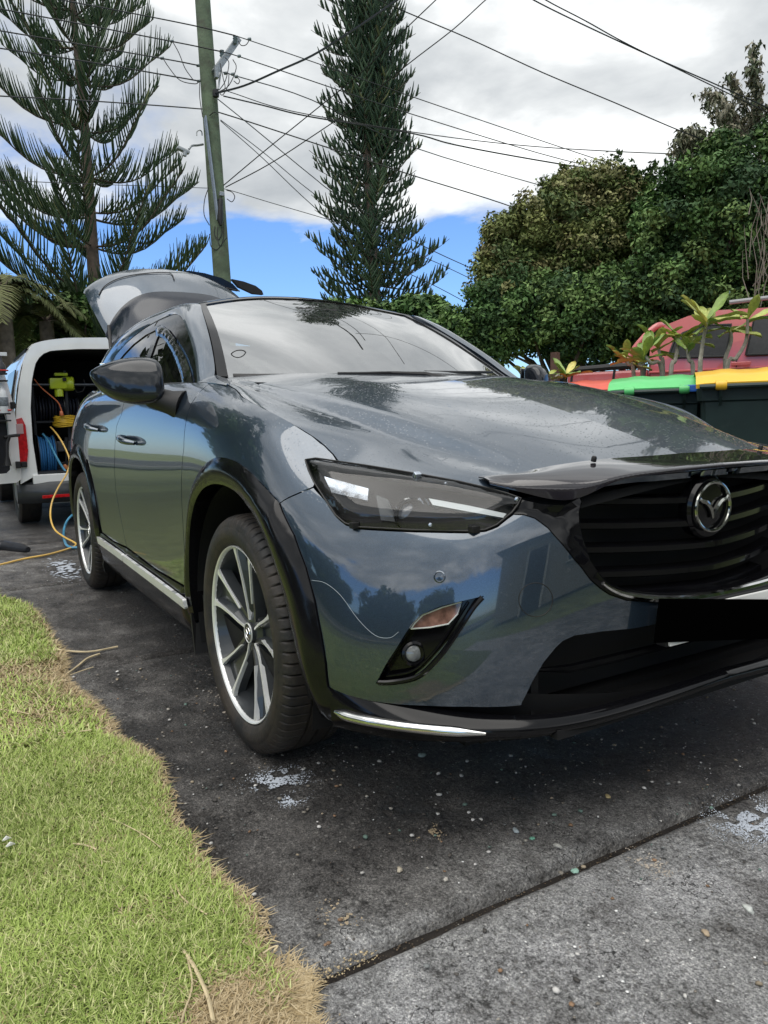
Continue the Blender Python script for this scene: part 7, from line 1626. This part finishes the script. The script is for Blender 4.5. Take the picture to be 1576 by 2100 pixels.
M_fnc = mat('grey_fence', (.055, .052, .05), rough=.9, var=.25)
for i in range(60):
    a = MB(); a.box((-13+i*.33, -9.5, .55), (.163, .012, .50+.008*(i % 3))); a.build('paling', M_fnc, fnc)
for z in (.25, .85):
    a = MB(); a.box((-3.2, -9.47, z), (9.9, .018, .04)); a.build('rail', M_fnc, fnc)
M_road = mat('asphalt', (.06, .06, .063), rough=.85, var=.25, vscale=3, bump=.3, bscale=60)
a = MB(); a.add([(-60,-9.0,.03),(60,-9.0,.03),(60,-5.7,.03),(-60,-5.7,.03)], [(0,1,2,3)]); tag(a.build('road', M_road), kind='structure')
for y in (-5.6, -9.1):
    a = MB(); a.box((0, y, .06), (60, .09, .06)); tag(a.build('kerb', mat('kerb_concrete', (.28,.27,.25), rough=.8, var=.2)), kind='structure')

def far_tree(x, y, h, rr, seed, lab, pal):
    t_ = empty('broadleaf_tree', (x, y, 0), lab, 'tree'); cl = clumps_on([((x, y, h*.62), (rr, rr, h*.36)), ((x+rr*.5, y, h*.5), (rr*.7, rr*.7, h*.25))], 130, seed)
    V, F_, C = leafcloud(cl, 45, .5, .20, pal, seed); mesh_obj('crown', V, F_, M_leaf, t_, cols=C, smooth=False)
    a = MB(); a.tube([(x, y, -.1), (x+.1, y, h*.3), (x, y, h*.6)], [.22, .17, .08], 8); a.build('trunk', M_bark, t_, smooth=True)
for i, (x, y, h, rr) in enumerate(((-14,-11.5,6.5,2.6),(-8.5,-12.5,5.2,2.2),(-3.5,-13,3.6,2.2),(2.0,-12,2.7,1.7),(7.0,-12.5,3.0,2.0))):
    far_tree(x, y, h, rr, 60+i, ['tree beyond the paling fence, furthest back on the left side', 'second tree beyond the paling fence, shorter', 'low rounded tree beyond the fence, level with the parked car', 'low bushy tree beyond the fence, level with the photographer', 'tree beside the house behind the photographer'][i], P_mid if i % 2 else P_dark)
for i, (x, y, h, rr) in enumerate(((-13.0,-5.0,9.5,2.7),(-8.0,-4.7,8.5,2.3),(-20,-9.5,8.5,3.4),(-26,-11,9.5,3.8),(-33,-13,10,4.2),(-41,-15,11,4.8),(-19,-14,9,3.4))):
    far_tree(x, y, h, rr, 80+i, ['large street tree left of the picture, on the near verge', 'smaller verge tree left of the picture, level with the van', 'third street tree down the road', 'fourth street tree down the road', 'fifth street tree down the road', 'furthest street tree down the road', 'street tree standing behind the row'][i], P_dark)
for i, (x, y, h, rr) in enumerate(((5.0,7.5,5.2,2.3),(10.5,9.5,7,2.6))):
    far_tree(x, y, h, rr, 70+i, ['tree right of the picture, ahead of the parked car', 'tree at the right-hand side of the house'][i], P_mid)
